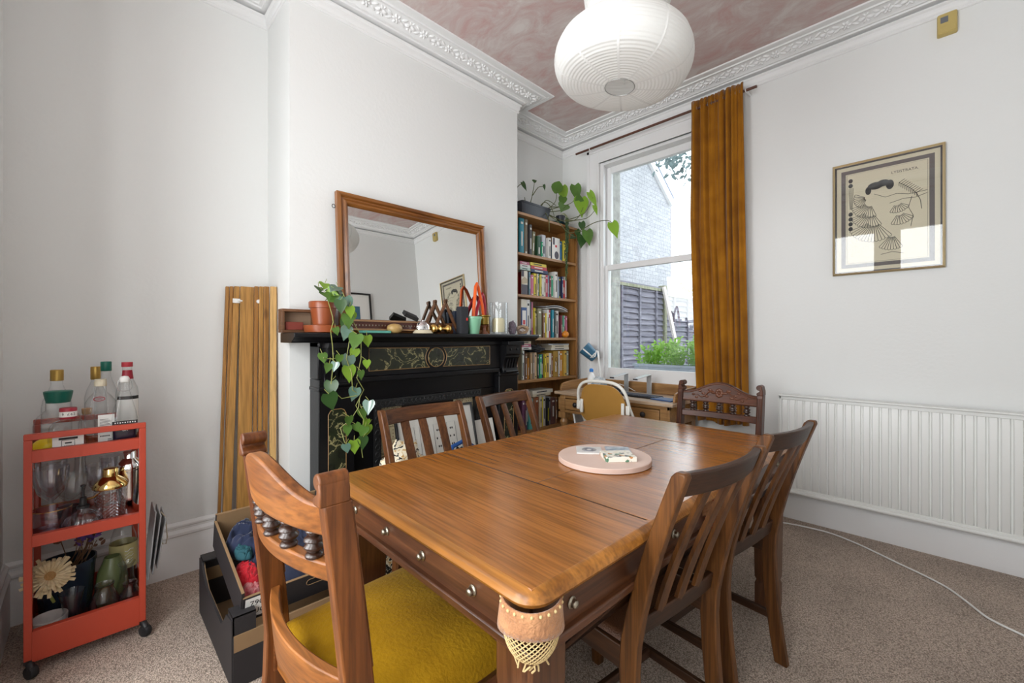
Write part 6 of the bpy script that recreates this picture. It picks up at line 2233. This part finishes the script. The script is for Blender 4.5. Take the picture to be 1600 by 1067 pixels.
g.box(.0312, .0316, -.024, .026, .060, .068); g.box(.0312, .0316, -.008, .010, .045, .050)
for k in range(5):
    g.box(.0312, .0316, -.010 + k * .0046, -.007 + k * .0046, .035, .038)
obj('label_print', g, M['ink'], lb, smooth=0)
n_ = 14
rows = [[(.0250 * math.cos(a), .0250 * math.sin(a), z) for a in [R_(-75 + 150 * k / n_) for k in range(n_ + 1)]] for z in (.142, .162)]
g = G(); g.loft(rows, False, False); ps = obj('price_band', g, M['paper'], p, smooth=60)
g = G()
for ch, a in zip('9£62', (-32, 2, 22, 40)):
    w = R_(a); g.text(ch, .013, frame_m((.0254 * math.cos(w), .0254 * math.sin(w), .152), (-math.sin(w), math.cos(w), 0), (0, 0, 1)), .0002)
obj('price_lettering', g, M['ink'], ps, smooth=0)
bottle('corked_bottle', 'small clear bottle with a cork between the label bottle and square bottle', (.20, -3.352, T1), [
    ('glass', G().lathe([(.024, 0), (.026, .004), (.026, .09), (.014, .12), (.013, .135)], n=24), M['clear']),
    ('stopper', G().lathe([(.012, .125), (.015, .132), (.016, .150), (.001, .151)], n=20), M['cork'])], 0, GB)
t = thing('lemon_bottle', 'yellow plastic lemon-shaped juice bottle at the left of the trolley top', 'bottle', (.333, -3.462, T1 + .034), 0)
M['lemon'] = mat('lemon_plastic', (.80, .58, .01), .35)
obj('lemon_body', G().lathe([(.004, -.050), (.012, -.046), (.026, -.032), (.033, -.008), (.033, .010), (.026, .030), (.012, .042), (.009, .048), (.001, .05)], (0, 0, .0), 28, Matrix.Rotation(R_(-60), 3, 'X') @ Matrix.Rotation(R_(15), 3, 'Y')), M['lemon'], t, smooth=70)
p = bottle('gin_bottle', 'large square clear bottle with back label and cream cap at centre of trolley', (.300, -3.313, T1), [
    ('glass', sq_bottle(.040, .046, [(.95, 0), (1, .005), (1, .165), (.97, .185), (.72, .205), (.40, .222), (.38, .252)], .5), M['clear']),
    ('cap', G().lathe([(.0175, .246), (.0195, .247), (.0195, .262), (.018, .266), (.018, .274), (.001, .2745)], n=26), mat('cream_cap', (.62, .56, .42), .5)),
    ('contents', sq_bottle(.036, .042, [(1, .006), (1, .058)], .5), M['amber_liquid'])], 0, GB)
g = G().box(.0402, .0410, -.008, .040, .012, .135); lb = obj('label', g, M['paper'], p)
g = G()
for k in range(9):
    g.box(.0410, .0413, -.003, .030 - .004 * (k % 3), .080 + k * .0045, .0815 + k * .0045)
for k in range(4):
    g.box(.0410, .0413, .020, .034 - .003 * (k % 2), .018 + k * .006, .0205 + k * .006)
for k in range(7):
    g.box(.0410, .0413, -.002 + k * .0042, .001 + k * .0042, .049, .054)
obj('label_print', g, M['ink'], lb, smooth=0)
g = G(); g.tube([(.034 - .0 * math.cos(w), -.004 + .016 * math.cos(w), .198 + .008 * math.sin(w)) for w in [2 * PI * i / 20 for i in range(21)]], .0016, 5)
g.text('GIN', .009, frame_m((.0335, -.004, .198), (0, 1, 0), (-.45, 0, .9)), .0003)
obj('badge', g, M['g_red'], p, smooth=0)
bottle('spirit_bottle', 'clear bottle with a dark green cap behind the swing-top bottle', (.13, -3.293, T1), [
    ('glass', G().lathe([(.034, 0), (.037, .005), (.037, .19), (.034, .215), (.021, .255), (.0155, .275), (.015, .30)], n=28), M['clear']),
    ('cap', G().lathe([(.017, .296), (.018, .297), (.018, .334), (.0165, .337), (.001, .3375)], n=24), M['g_green'])], 0, GB)
p = bottle('swing_top_bottle', 'swing-top clear bottle half full of dark liqueur at the right of the trolley', (.335, -3.243, T1), [
    ('glass', sq_bottle(.037, .039, [(.95, 0), (1, .004), (1, .115), (.92, .14), (.62, .19), (.40, .225), (.37, .25), (.42, .252), (.42, .262)], .45), M['clear']),
    ('contents', sq_bottle(.034, .036, [(1, .005), (1, .098)], .45), M['dark_liquid']),
    ('stopper', G().lathe([(.012, .258), (.0155, .262), (.0155, .276), (.011, .283), (.001, .285)], n=24), M['white'])], 0, GB)
g = G().box(.0374, .0380, -.038, .038, .094, .108); lb = obj('label', g, M['label_black'], p)
g = G()
for k in range(9):
    g.box(.0379, .0383, -.031 + k * .0074, -.0275 + k * .0074, .0985 + .001 * (k % 2), .1035)

g.text('GIN', .010, FXM(.0376, 0, .070), .0002); obj('lettering', g, M['white'], lb, smooth=0)
g = G()
for s in (-1, 1):
    g.tube([(0, s * .012, .272), (0, s * .022, .262), (.006, s * .023, .238), (.010, s * .018, .228), (.018, 0, .224)], .0013, 5)
obj('wire_clip', g, M['steel'], p)
p = bottle('spirit_bottle', 'clear bottle with a red and white cap at the back right of the trolley', (.185, -3.228, T1), [
    ('glass', G().lathe([(.036, 0), (.038, .005), (.038, .20), (.035, .225), (.019, .265), (.0165, .285), (.0165, .318)], n=28), M['clear']),
    ('cap', G().lathe([(.0185, .314), (.019, .315), (.019, .334), (.001, .3345)], n=24), mat('red_white_cap', (.50, .04, .06), .4))], 0, GB)
g = G(); g.loft([[(.0384 * math.cos(a), .0384 * math.sin(a), z) for a in [R_(-60 + 130 * k / 12) for k in range(13)]] for z in (.03, .175)], False, False); obj('label', g, M['paper'], p, smooth=60)
g = G(); g.loft([[(r * math.cos(a), r * math.sin(a), z) for a in [R_(-60 + 130 * k / 12) for k in range(13)]] for r, z in ((.0222, .262), (.0175, .30))], False, False); obj('neck_label', g, M['g_red'], p, smooth=60)
g = G(); g.loft([[(.0388 * math.cos(a), .0388 * math.sin(a), z) for a in [R_(-60 + 130 * k / 12) for k in range(13)]] for z in (.176, .19)], False, False); obj('label_band', g, M['ink'], p, smooth=60)

# ---- middle tray
T2 = .4625
GG = 'glassware on the trolley middle shelf'


def glassware(name, label, loc, prof, m, cat='glass', n=28, group=GG, flute=0, sx=1, sy=1):
    g = G()
    m_ = len(prof)
    rings = []
    for r, z in prof:
        rings.append([(r * sx * (1 + flute * math.cos(n / 2 * a)) * math.cos(a), r * sy * (1 + flute * math.cos(n / 2 * a)) * math.sin(a), z) for a in [2 * PI * k / n for k in range(n)]])
    g.loft(rings, True, True)
    o = obj(name, g, m, smooth=60, loc=loc)
    return tag(o, label, cat, group)


wine = lambda h, r: [(r * .72, 0), (r * .72, .003), (.007, .010), (.005, .03), (.006, h * .42), (.016, h * .46), (r * .75, h * .58), (r * 1.0, h * .8), (r * 1.04, h), (r * 1.0, h), (r * .96, h * .8), (r * .7, h * .6), (.001, h * .48)]
tum = lambda h, r0, r1: [(r0 * .96, 0), (r0, .004), (r1, h), (r1 - .003, h), (r0 - .003, .010), (.001, .008)]
o = glassware('tumbler', 'low iridescent tumbler with a gold rim at the front left of the shelf', (.325, -3.445, T2), tum(.100, .050, .055), M['lilac'], flute=0)
g = G(); g.tube([(.0535 * math.cos(w), .0535 * math.sin(w), .100) for w in [2 * PI * i / 40 for i in range(41)]], .0012, 5); obj('gold_rim', g, M['brass'], o)
t = thing('plant_mister', 'fluted glass plant mister with black pump and brass spout', 'mister', (.345, -3.362, T2), 0, GG)
g = G(); rings = []
for r, z in [(.040, 0), (.052, .006), (.057, .028), (.050, .050), (.032, .066), (.017, .074), (.016, .086)]:
    rings.append([(r * (1 + .045 * math.cos(14 * a)) * math.cos(a), r * (1 + .045 * math.cos(14 * a)) * math.sin(a), z) for a in [2 * PI * k / 56 for k in range(56)]])
obj('flask', g.loft(rings), M['lilac'], t, smooth=60)
g = G().lathe([(.018, .084), (.018, .094), (.011, .097), (.010, .125), (.005, .128), (.004, .165), (.008, .167), (.008, .172), (.001, .173)], n=20); obj('pump', g, M['label_black'], t, smooth=50)
g = G(); g.tube([(.0, .006, .112), (.012, .03, .120), (.022, .062, .150)], .0032, 6); obj('spout', g, M['brass'], t, smooth=60)
t = thing('cocktail_shaker', 'textured glass cocktail shaker with a gold top', 'shaker', (.335, -3.285, T2), 0, GG)
g = G(); rings = []
for i in range(24):
    u = i / 23
    r = .041 + .009 * u
    rings.append([(r * (1 + .022 * math.cos(18 * a + PI * (i % 2))) * math.cos(a), r * (1 + .022 * math.cos(18 * a + PI * (i % 2))) * math.sin(a), .145 * u) for a in [2 * PI * k / 72 for k in range(72)]])
obj('glass_body', g.loft(rings), M['cut'], t, smooth=0)
obj('gold_top', G().lathe([(.052, .143), (.054, .146), (.054, .153), (.046, .166), (.030, .182), (.0235, .188), (.0235, .216), (.021, .219), (.001, .22)], n=36), mat('polished_gold', (.80, .58, .22), .12, metal=1), t, smooth=45)
t = thing('cocktail_shaker', 'tall polished steel cocktail shaker at the right of the shelf', 'shaker', (.285, -3.226, T2), 0, GG)
obj('cup', G().lathe([(.030, 0), (.032, .004), (.041, .10), (.041, .192)], n=40), M['steel'], t, smooth=50)
obj('strainer_top', G().lathe([(.0415, .190), (.0425, .194), (.0425, .204), (.036, .222), (.024, .236), (.0215, .240), (.0215, .262), (.019, .266), (.001, .267)], n=40), M['chrome'], t, smooth=50)
for k, (x, y, h, r, lab) in enumerate(((.215, -3.452, .232, .050, 'cut crystal wine glass behind the gold-rimmed tumbler'), (.235, -3.395, .195, .046, 'wine glass standing behind the fluted mister'), (.10, -3.455, .235, .045, 'tall wine glass at the back left corner of the shelf'),
                                      (.14, -3.318, .200, .040, 'wine glass behind the gold-topped shaker'), (.07, -3.275, .215, .038, 'wine glass at the back behind the steel shaker'))):
    glassware('wine_glass', lab, (x, y, T2), wine(h, r), M['cut'] if k != 1 else M['clear'], flute=.02 if k in (0, 2) else 0)
glassware('decanter', 'clear glass decanter with a long neck at the back of the shelf', (.095, -3.372, T2), [(.045, 0), (.052, .005), (.054, .09), (.045, .12), (.022, .17), (.017, .22), (.022, .27), (.020, .27), (.015, .22), (.02, .17), (.04, .12), (.05, .09), (.048, .01), (.001, .008)], M['clear'], 'decanter')
glassware('tumbler', 'clear tumbler standing between the mister and the gold-topped shaker', (.262, -3.335, T2), tum(.12, .03, .036), M['clear'])
glassware('tumbler', 'smoky dark tumbler behind the gold-rimmed tumbler and mister', (.283, -3.403, T2), tum(.085, .026, .032), M['smoke'])

# ---- bottom tray
T3 = .0565
GV = 'vases on the trolley bottom shelf'
t = thing('planter_pot', 'dark blue-black planter pot with dried purple flowers', 'pot', (.165, -3.412, T3))
obj('pot_wall', G().lathe([(.068, 0), (.072, .006), (.088, .225), (.091, .225), (.091, .24), (.086, .24), (.083, .20), (.001, .19)], n=40), mat('midnight_glaze', (.018, .03, .05), .25), t, smooth=50)
g = G(); gf = G()
rnd = random.Random(12)
for k in range(14):
    a = rnd.uniform(-1.2, 2.2); L_ = rnd.uniform(.05, .12)
    b = Vector((rnd.uniform(-.02, .05), rnd.uniform(-.01, .05), .20)); e = b + Vector((.03 * math.cos(a), .05 * math.sin(a) + .02, .05 + L_))
    g.tube([b, (b + e) / 2 + Vector((0, .008, 0)), e], .0016, 5)
    for j in range(6):
        gf.mi = 0 if k % 3 else 1
        gf.leaf(e + Vector((rnd.uniform(-.012, .012), rnd.uniform(-.012, .012), rnd.uniform(-.03, .01))), (rnd.uniform(-1, 1), rnd.uniform(-1, 1), rnd.uniform(0, 1)), (1, 0, .4), .022, .011, 'oval')
obj('dry_stems', g, mat('dry_stem', (.14, .075, .04), .8), t)
obj('petals', gf, [mat('purple_petal', (.10, .05, .22), .8), mat('dry_leaf', (.13, .06, .035), .8)], t, smooth=0)
t = thing('dried_flower', 'large dried cream daisy-like flower head on the bottom shelf', 'flower', (.318, -3.452, .285))
c = Vector((0, 0, .02)); nd = Vector((.78, .25, .57)).normalized()
u_ = nd.cross(Vector((0, 0, 1))).normalized(); w_ = u_.cross(nd)
g = G(); rnd = random.Random(5)
for ring_, (n, L_, off) in enumerate(((30, .058, .018), (26, .046, .017), (20, .034, .016))):
    for k in range(n):
        a = 2 * PI * (k + .5 * ring_) / n + rnd.uniform(-.06, .06)
        d = u_ * math.cos(a) + w_ * math.sin(a)
        b = c + d * off + nd * (.003 + .004 * ring_)
        tip = (d + nd * (.10 + .28 * ring_ + rnd.uniform(-.22, .22))).normalized()
        s = d.cross(nd).normalized() * (.0050 if ring_ else .0060)
        e = b + tip * L_ * rnd.uniform(.72, 1.1)
        g.loft([[b - s * .6 - nd * .001, b + s * .6 - nd * .001, b + nd * .001], [b + tip * L_ * .6 - s, b + tip * L_ * .6 + s, b + tip * L_ * .6 + nd * .0025], [e - s * .9, e + s * .9, e + nd * .002]])
obj('petals', g, mat('cream_petal', (.66, .55, .36), .85, col2=(.50, .36, .19), vscale=35), t, smooth=0)
g = G()
for k in range(70):
    r = .020 * math.sqrt(k / 70); a = k * 2.4
    g.ball(c + u_ * r * math.cos(a) + w_ * r * math.sin(a) + nd * .008, .0032, 5, 4)
obj('flower_centre', g, mat('tan_florets', (.42, .24, .09), .9), t, smooth=0)
obj('stalk', G().tube([c, c - nd * .03 + Vector((0, 0, -.04)), Vector((-.05, .01, -.10))], .005, 8), M['vine'], t)
GV_ = lambda *a, **k: glassware(*a, group=GV, cat='vase', **k)
GV_('ceramic_bowl', 'white streaked ceramic bowl under the cream dried flower', (.318, -3.452, T3), [(.03, 0), (.036, .004), (.048, .05), (.050, .10), (.047, .10), (.044, .05), (.001, .01)], mat('streaked_white_glaze', (.70, .66, .62), .3, col2=(.45, .38, .38), vscale=14))
GV_('ceramic_vase', 'olive green ceramic vase behind the small glass vases', (.17, -3.275, T3), [(.038, 0), (.050, .01), (.055, .08), (.047, .15), (.030, .195), (.026, .21), (.023, .21), (.026, .19), (.001, .18)], mat('olive_glaze', (.14, .17, .07), .25))
p = bottle('soda_bottle', 'large plastic drinks bottle with a pale yellow label on the bottom shelf', (.10, -3.236, T3), [
    ('plastic', G().lathe([(.034, 0), (.045, .008), (.047, .05), (.045, .18), (.046, .22), (.043, .26), (.030, .305), (.016, .335), (.0135, .345), (.0135, .362)], n=32), M['clear']),
    ('contents', G().lathe([(.032, .004), (.044, .01), (.0445, .18), (.044, .21), (.001, .211)], n=32), glass('lemonade', (.80, .74, .50), .4, .02, .4)),
    ('cap', G().lathe([(.0145, .350), (.015, .351), (.015, .372), (.001, .373)], n=20), M['alu'])])
g = G(); g.loft([[(.0478 * math.cos(a), .0478 * math.sin(a), z) for a in [2 * PI * k / 32 for k in range(33)]] for z in (.13, .235)], False, False); lb = obj('label', g, mat('pale_yellow_label', (.50, .44, .20), .5), p, smooth=60)
g = G(); w = R_(20); 
for k in range(5):
    g.tube([(.0484 * math.cos(w + q), .0484 * math.sin(w + q), .205 - .014 * k + .012 * (q + .3) + .003 * math.sin(14 * q + k)) for q in [-.3 + .08 * i for i in range(9 - k % 2)]], .0016 if k == 0 else .0009, 4)
obj('lettering', g, M['white'], lb, smooth=0)
g = G(); g.ball((.044, -.012, .16), (.004, .015, .015), 12, 8); obj('lemon_picture', g, M['lemon'], lb, smooth=60)
GV_('carafe', 'clear flared glass carafe at the front of the bottom shelf', (.340, -3.393, T3), [(.036, 0), (.042, .006), (.044, .04), (.033, .08), (.024, .11), (.030, .155), (.038, .18), (.036, .18), (.022, .11), (.031, .08), (.041, .04), (.001, .012)], M['clear'])
GV_('bud_vase', 'round lilac-tinted glass vase with a tan rim, middle of the bottom shelf', (.315, -3.302, T3), [(.030, 0), (.040, .006), (.048, .06), (.044, .10), (.030, .135), (.026, .148), (.031, .162), (.028, .162), (.023, .148), (.042, .09), (.045, .06), (.001, .010)], M['lilac'])
GV_('bud_vase', 'round lilac-tinted glass vase at the right of the bottom shelf', (.330, -3.226, T3), [(.028, 0), (.036, .006), (.038, .06), (.034, .10), (.020, .128), (.024, .146), (.021, .146), (.017, .128), (.033, .09), (.035, .06), (.001, .010)], M['lilac'])
GV_('bud_vase', 'clear slender-necked glass vase behind the two round lilac vases', (.230, -3.232, T3), [(.030, 0), (.038, .006), (.040, .08), (.024, .13), (.022, .175), (.030, .19), (.027, .19), (.019, .175), (.021, .13), (.037, .08), (.001, .010)], M['clear'])
# grey pouch hooked on the trolley's side
t = thing('hanging_pouch', 'grey folded pouch with wire handle hanging on the trolley side', 'pouch', (.235, -3.172, .33))
M['grey_pouch'] = mat('silver_grey_fabric', (.50, .51, .52), .5, var=.3, vscale=20)
for k in range(3):
    g = G(); a = .012 + .014 * k
    g.hexa([(-.09 + .01 * k, .002 + a - .012, -.15 + .02 * k), (.09, .002 + a - .012, -.15 + .02 * k), (.09, .006 + a - .012, -.15 + .02 * k), (-.09 + .01 * k, .006 + a - .012, -.15 + .02 * k), (-.08, .012 + a * 1.2, .13 - .015 * k), (.085, .012 + a * 1.2, .13 - .02 * k), (.085, .017 + a * 1.2, .13 - .02 * k), (-.08, .017 + a * 1.2, .13 - .015 * k)])
    obj('pouch_leaf', g, M['grey_pouch'], t, bev=.002)
g = G(); g.tube([(.03, .05, .11), (.05, .064, .09), (.052, .07, .0), (.045, .066, -.03), (.04, .056, -.03), (.036, .05, .02)], .0022, 6); obj('wire_handle', g, mat('tan_wire', (.45, .38, .28), .4), t)

# ================================================================ bed slats leaning in the alcove
M['slat'] = wood('knotty_pine_slat', (.40, .19, .042), (.53, .285, .075), 'z', .7, .5, 0, knots=True, contrast=(.25, .8))
M['slat_dark'] = wood('amber_pine_slat', (.31, .135, .028), (.43, .21, .052), 'z', .7, .5, 0, knots=True, contrast=(.25, .8))
M['slat_pale'] = wood('pale_pine_slat', (.50, .28, .09), (.64, .40, .15), 'z', .8, .5, 0)
PLK = [
    (-2.823, -2.803, -0.04, 1.478, -2.875, -2.858, 0.0),
    (-2.805, -2.786, -0.03, 1.479, -2.856, -2.837, 0.02),
    (-2.788, -2.758, -0.02, 1.48, -2.865, -2.82, 0.05),
    (-2.762, -2.695, 0.0, 1.48, -2.799, -2.728, 0.06),
    (-2.7, -2.677, 0.02, 1.484, -2.727, -2.709, 0.08),
    (-2.682, -2.658, 0.04, 1.483, -2.705, -2.687, 0.09),
    (-2.666, -2.638, 0.07, 1.482, -2.688, -2.667, 0.12),
    (-2.647, -2.612, 0.11, 1.48, -2.668, -2.634, 0.17)]
names = ['narrow pine board at the far left of the leaning bundle', 'pine board second from the left of the leaning bundle', 'pine board slanting across the left of the bundle with a white bracket', 'widest knotty pine board in the middle of the leaning bundle',
         'narrow pine board just right of the widest one with a white peg', 'pine board third from the right of the leaning bundle', 'pine board second from the right of the leaning bundle', 'pale pine board at the far right of the leaning bundle']
for k, (a, b, xt, zt, c, d, xb) in enumerate(PLK):
    g = G()
    th_ = .018; a += .0015; b -= .0025; c += .0015; d -= .0025
    v = [(xb - th_, c, .003), (xb, c, .003), (xb, d, .003), (xb - th_, d, .003), (xt - th_, a, zt), (xt, a, zt), (xt, b, zt), (xt - th_, b, zt)]
    g.hexa(v)
    o = obj('pine_board', g, M['slat_pale'] if k == 7 else M['slat_dark'] if k in (0, 1, 4, 6) else M['slat'], bev=.0025)
    tag(o, names[k], 'board', 'pine boards leaning in the alcove')
    if k == 2:
        g = G(); g.box(-.004, .004, -.022, .022, -.012, .012); g.box(-.004, .02, .0, .02, -.004, .004)
        q = obj('bracket', g, M['white'], o, bev=.002); q.location = (-.008, -2.775, 1.40)
    if k == 4:
        g = G(); g.lathe([(.011, 0), (.011, .012), (.001, .013)], (0, 0, 0), 16, Matrix.Rotation(R_(90), 3, 'Y'))
        q = obj('peg', g, M['white'], o, smooth=50); q.location = (.0262, -2.683, 1.40)

# ================================================================ cardboard crates with clothes
M['card_black'] = mat('black_printed_card', (.018, .016, .018), .6)
M['kraft'] = mat('kraft_card', (.27, .165, .080), .85, var=.12, vscale=10)
oc = thing('cardboard_crate', 'open black cardboard crate on the carpet holding a tilted second crate', 'crate', (.672, -2.765, 0))
hx, hy = .298, .232
dip = lambda s: [(-s, .235), (-s * .80, .235), (-s * .72, .205), (-s * .45, .165), (s * .45, .15), (s * .62, .19), (s * .72, .22), (s, .235)]
for s in (-1, 1):
    g = G(); g.prism([(-hx, 0)] + [(u, v) for u, v in dip(hx)] + [(hx, 0)], lambda u, v, a: (u, a, v), s * hy - .004, s * hy + .004)
    w_ = obj('long_side', g, M['card_black'], oc)
    g = G(); g.prism([(-hx + .01, .006)] + [(u * .98, v - .001) for u, v in dip(hx)] + [(hx - .01, .006)], lambda u, v, a: (u, a, v), s * hy - s * .0042, s * hy - s * .0062)
    obj('kraft_lining', g, M['kraft'], w_)
    g = G(); g.box(s * hx - .004, s * hx + .004, -hy, hy, 0, .178)
    w_ = obj('short_side', g, M['card_black'], oc)
    g = G(); g.box(s * hx - .0045, s * hx + .0048, -hy + .002, hy - .002, .125, .180); obj('kraft_flap', g, M['kraft'], w_)
    for q in (-1, 1):
        g = G(); a, b = sorted((q * hy, q * (hy - .07))); c_, d_ = sorted((s * hx, s * (hx - .07)))
        g.box(c_, d_, a, a + .004, .15, .245) if q < 0 else g.box(c_, d_, b - .004, b, .15, .245)
        g.box(c_, c_ + .004, a, b, .15, .245) if s < 0 else g.box(d_ - .004, d_, a, b, .15, .245)
        g.box(c_, d_, a, b, .240, .246)
        obj('corner_post', g, M['card_black'], oc)
obj('base_sheet', G().box(-hx, hx, -hy, hy, .002, .006), M['kraft'], oc)
ic = bpy.data.objects.new('cardboard_crate', None); COL.objects.link(ic)
ic.location = (.690, -2.757, .2455); ic.rotation_euler = (0, R_(14), 0)
tag(ic, 'tilted cardboard crate with a white label, full of navy clothes', 'crate')
ix, iy, ih = .238, .205, .10
for s in (-1, 1):
    g = G(); g.box(-ix, ix, s * iy - .004, s * iy + .004, 0, ih + .02); w_ = obj('long_side', g, M['card_black'], ic)
    g = G(); g.box(-ix + .004, ix - .004, min(s * (iy - .0042), s * (iy - .006)), max(s * (iy - .0042), s * (iy - .006)), .004, ih + .0195); obj('kraft_lining', g, M['kraft'], w_)
    g = G(); g.box(-ix, ix, s * iy - .0045, s * iy + .0045, ih + .0195, ih + .0215); obj('cut_edge', g, M['kraft'], w_)
    g = G(); hgt = ih + (.05 if s < 0 else .0)
    g.box(s * ix - .004, s * ix + .004, -iy, iy, 0, hgt); w_ = obj('short_side', g, M['card_black'], ic)
    g = G(); g.box(min(s * (ix - .0042), s * (ix - .006)), max(s * (ix - .0042), s * (ix - .006)), -iy + .004, iy - .004, .004, hgt); obj('kraft_lining', g, M['kraft'], w_)
    g = G(); g.box(s * ix - .0045, s * ix + .0045, -iy, iy, hgt - .001, hgt + .001); obj('cut_edge', g, M['kraft'], w_)
    if s > 0:
        lb = obj('label', G().box(ix + .0042, ix + .0050, -.197, -.097, .012, .092), M['paper'], w_)
        g = G(); tm = lambda y, z: frame_m((ix + .0052, y, z), (0, 1, 0), (0, 0, 1))
        g.text('79055', .030, tm(-.146, .068), .0002); g.text('UC', .030, tm(-.151, .033), .0002)
        obj('lettering', g, M['ink'], lb, smooth=0)
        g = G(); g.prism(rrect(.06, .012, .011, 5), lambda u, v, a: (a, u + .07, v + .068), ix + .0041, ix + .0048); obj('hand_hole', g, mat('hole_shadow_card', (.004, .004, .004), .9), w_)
        g = G(); g.tube([(ix + .005, u + .07, v + .068) for u, v in rrect(.06, .012, .011, 5) + [rrect(.06, .012, .011, 5)[0]]], .0016, 4); obj('hole_edge', g, M['kraft'], w_)
obj('base_sheet', G().box(-ix, ix, -iy, iy, .001, .005), M['kraft'], ic)
RT_ = Matrix.Translation(ic.location) @ Matrix.Rotation(R_(14), 4, 'Y')


def cloth(name, label, c, r, m, amp, fr, seed, dome=.5):
    """crumpled garment: a folded sheet heaped over (c) with radii r, its rim tucked down"""
    g = G()
    NR, NA = 26, 72
    rings = []
    for i in range(NR + 1):
        q = i / NR
        ring = []
        for k in range(NA):
            a = 2 * PI * k / NA
            rim = 1 + .16 * noise.noise(Vector((math.cos(a) * 1.6 + seed, math.sin(a) * 1.6, seed)))
            x, y = r[0] * q * rim * math.cos(a), r[1] * q * rim * math.sin(a)
            p = Vector((x * fr + seed, y * fr * 1.5 - seed, seed * .7))
            w = Vector((noise.noise(p * .7), noise.noise(p * .7 + Vector((7, 3, 1))), 0))
            n1 = noise.noise(p + w * 1.6)
            n2 = noise.noise(p * 2.1 + w * 2)
            fold = (1 - 2.4 * abs(n1)) * .6 + (1 - 2.2 * abs(n2)) * .25
            z = r[2] * (1 - q ** 3) * dome + amp * fold * (1 - q ** 6) - .5 * r[2] * q ** 8
            ring.append((x, y, z))
        rings.append(ring)
    rings[0] = [(p[0] + .001 * math.cos(2 * PI * k / NA), p[1] + .001 * math.sin(2 * PI * k / NA), p[2]) for k, p in enumerate(rings[0])]
    g.loft(rings[::-1], True, False)
    o = obj(name, g, m, smooth=80, solid=.003)
    o.location = RT_ @ Vector(c)
    o.rotation_euler = (0, R_(14), 0)
    return tag(o, label, 'clothing', 'clothes in the tilted crate')


M['navy2'] = mat('bright_navy_fleece', (.010, .018, .055), .9, sheen=.4, var=.3, vscale=10)
cloth('dark_garment', 'black-navy garment heaped across the tilted crate', (.02, .0, .055), (.205, .19, .07), M['navy'], .036, 14, 2)
cloth('navy_fleece', 'bright navy fleece at the left rear of the tilted crate', (-.09, -.115, .10), (.115, .075, .07), M['navy2'], .034, 17, 5, .45)
cloth('dark_sleeve', 'dark navy sleeve draped over the right end of the tilted crate', (-.06, .10, .085), (.14, .085, .06), M['navy'], .026, 15, 8, .6)
cloth('red_cloth', 'red cloth poking out near the label of the tilted crate', (.085, -.155, .070), (.085, .040, .03), mat('scarlet_cloth', (.50, .006, .018), .85, sheen=.2), .016, 34, 3, .5)
cloth('teal_cloth', 'small teal cloth just above the red cloth in the crate', (-.005, -.150, .108), (.05, .03, .02), mat('teal_cloth', (.012, .075, .095), .85), .012, 36, 6, .5)
cloth('pink_checked_cloth', 'pink checked cloth below the red cloth in the crate', (.165, -.158, .062), (.040, .034, .025), mat('pink_check', (.50, .05, .08), .85, col2=(.56, .26, .26), vscale=60), .012, 40, 7, .5)
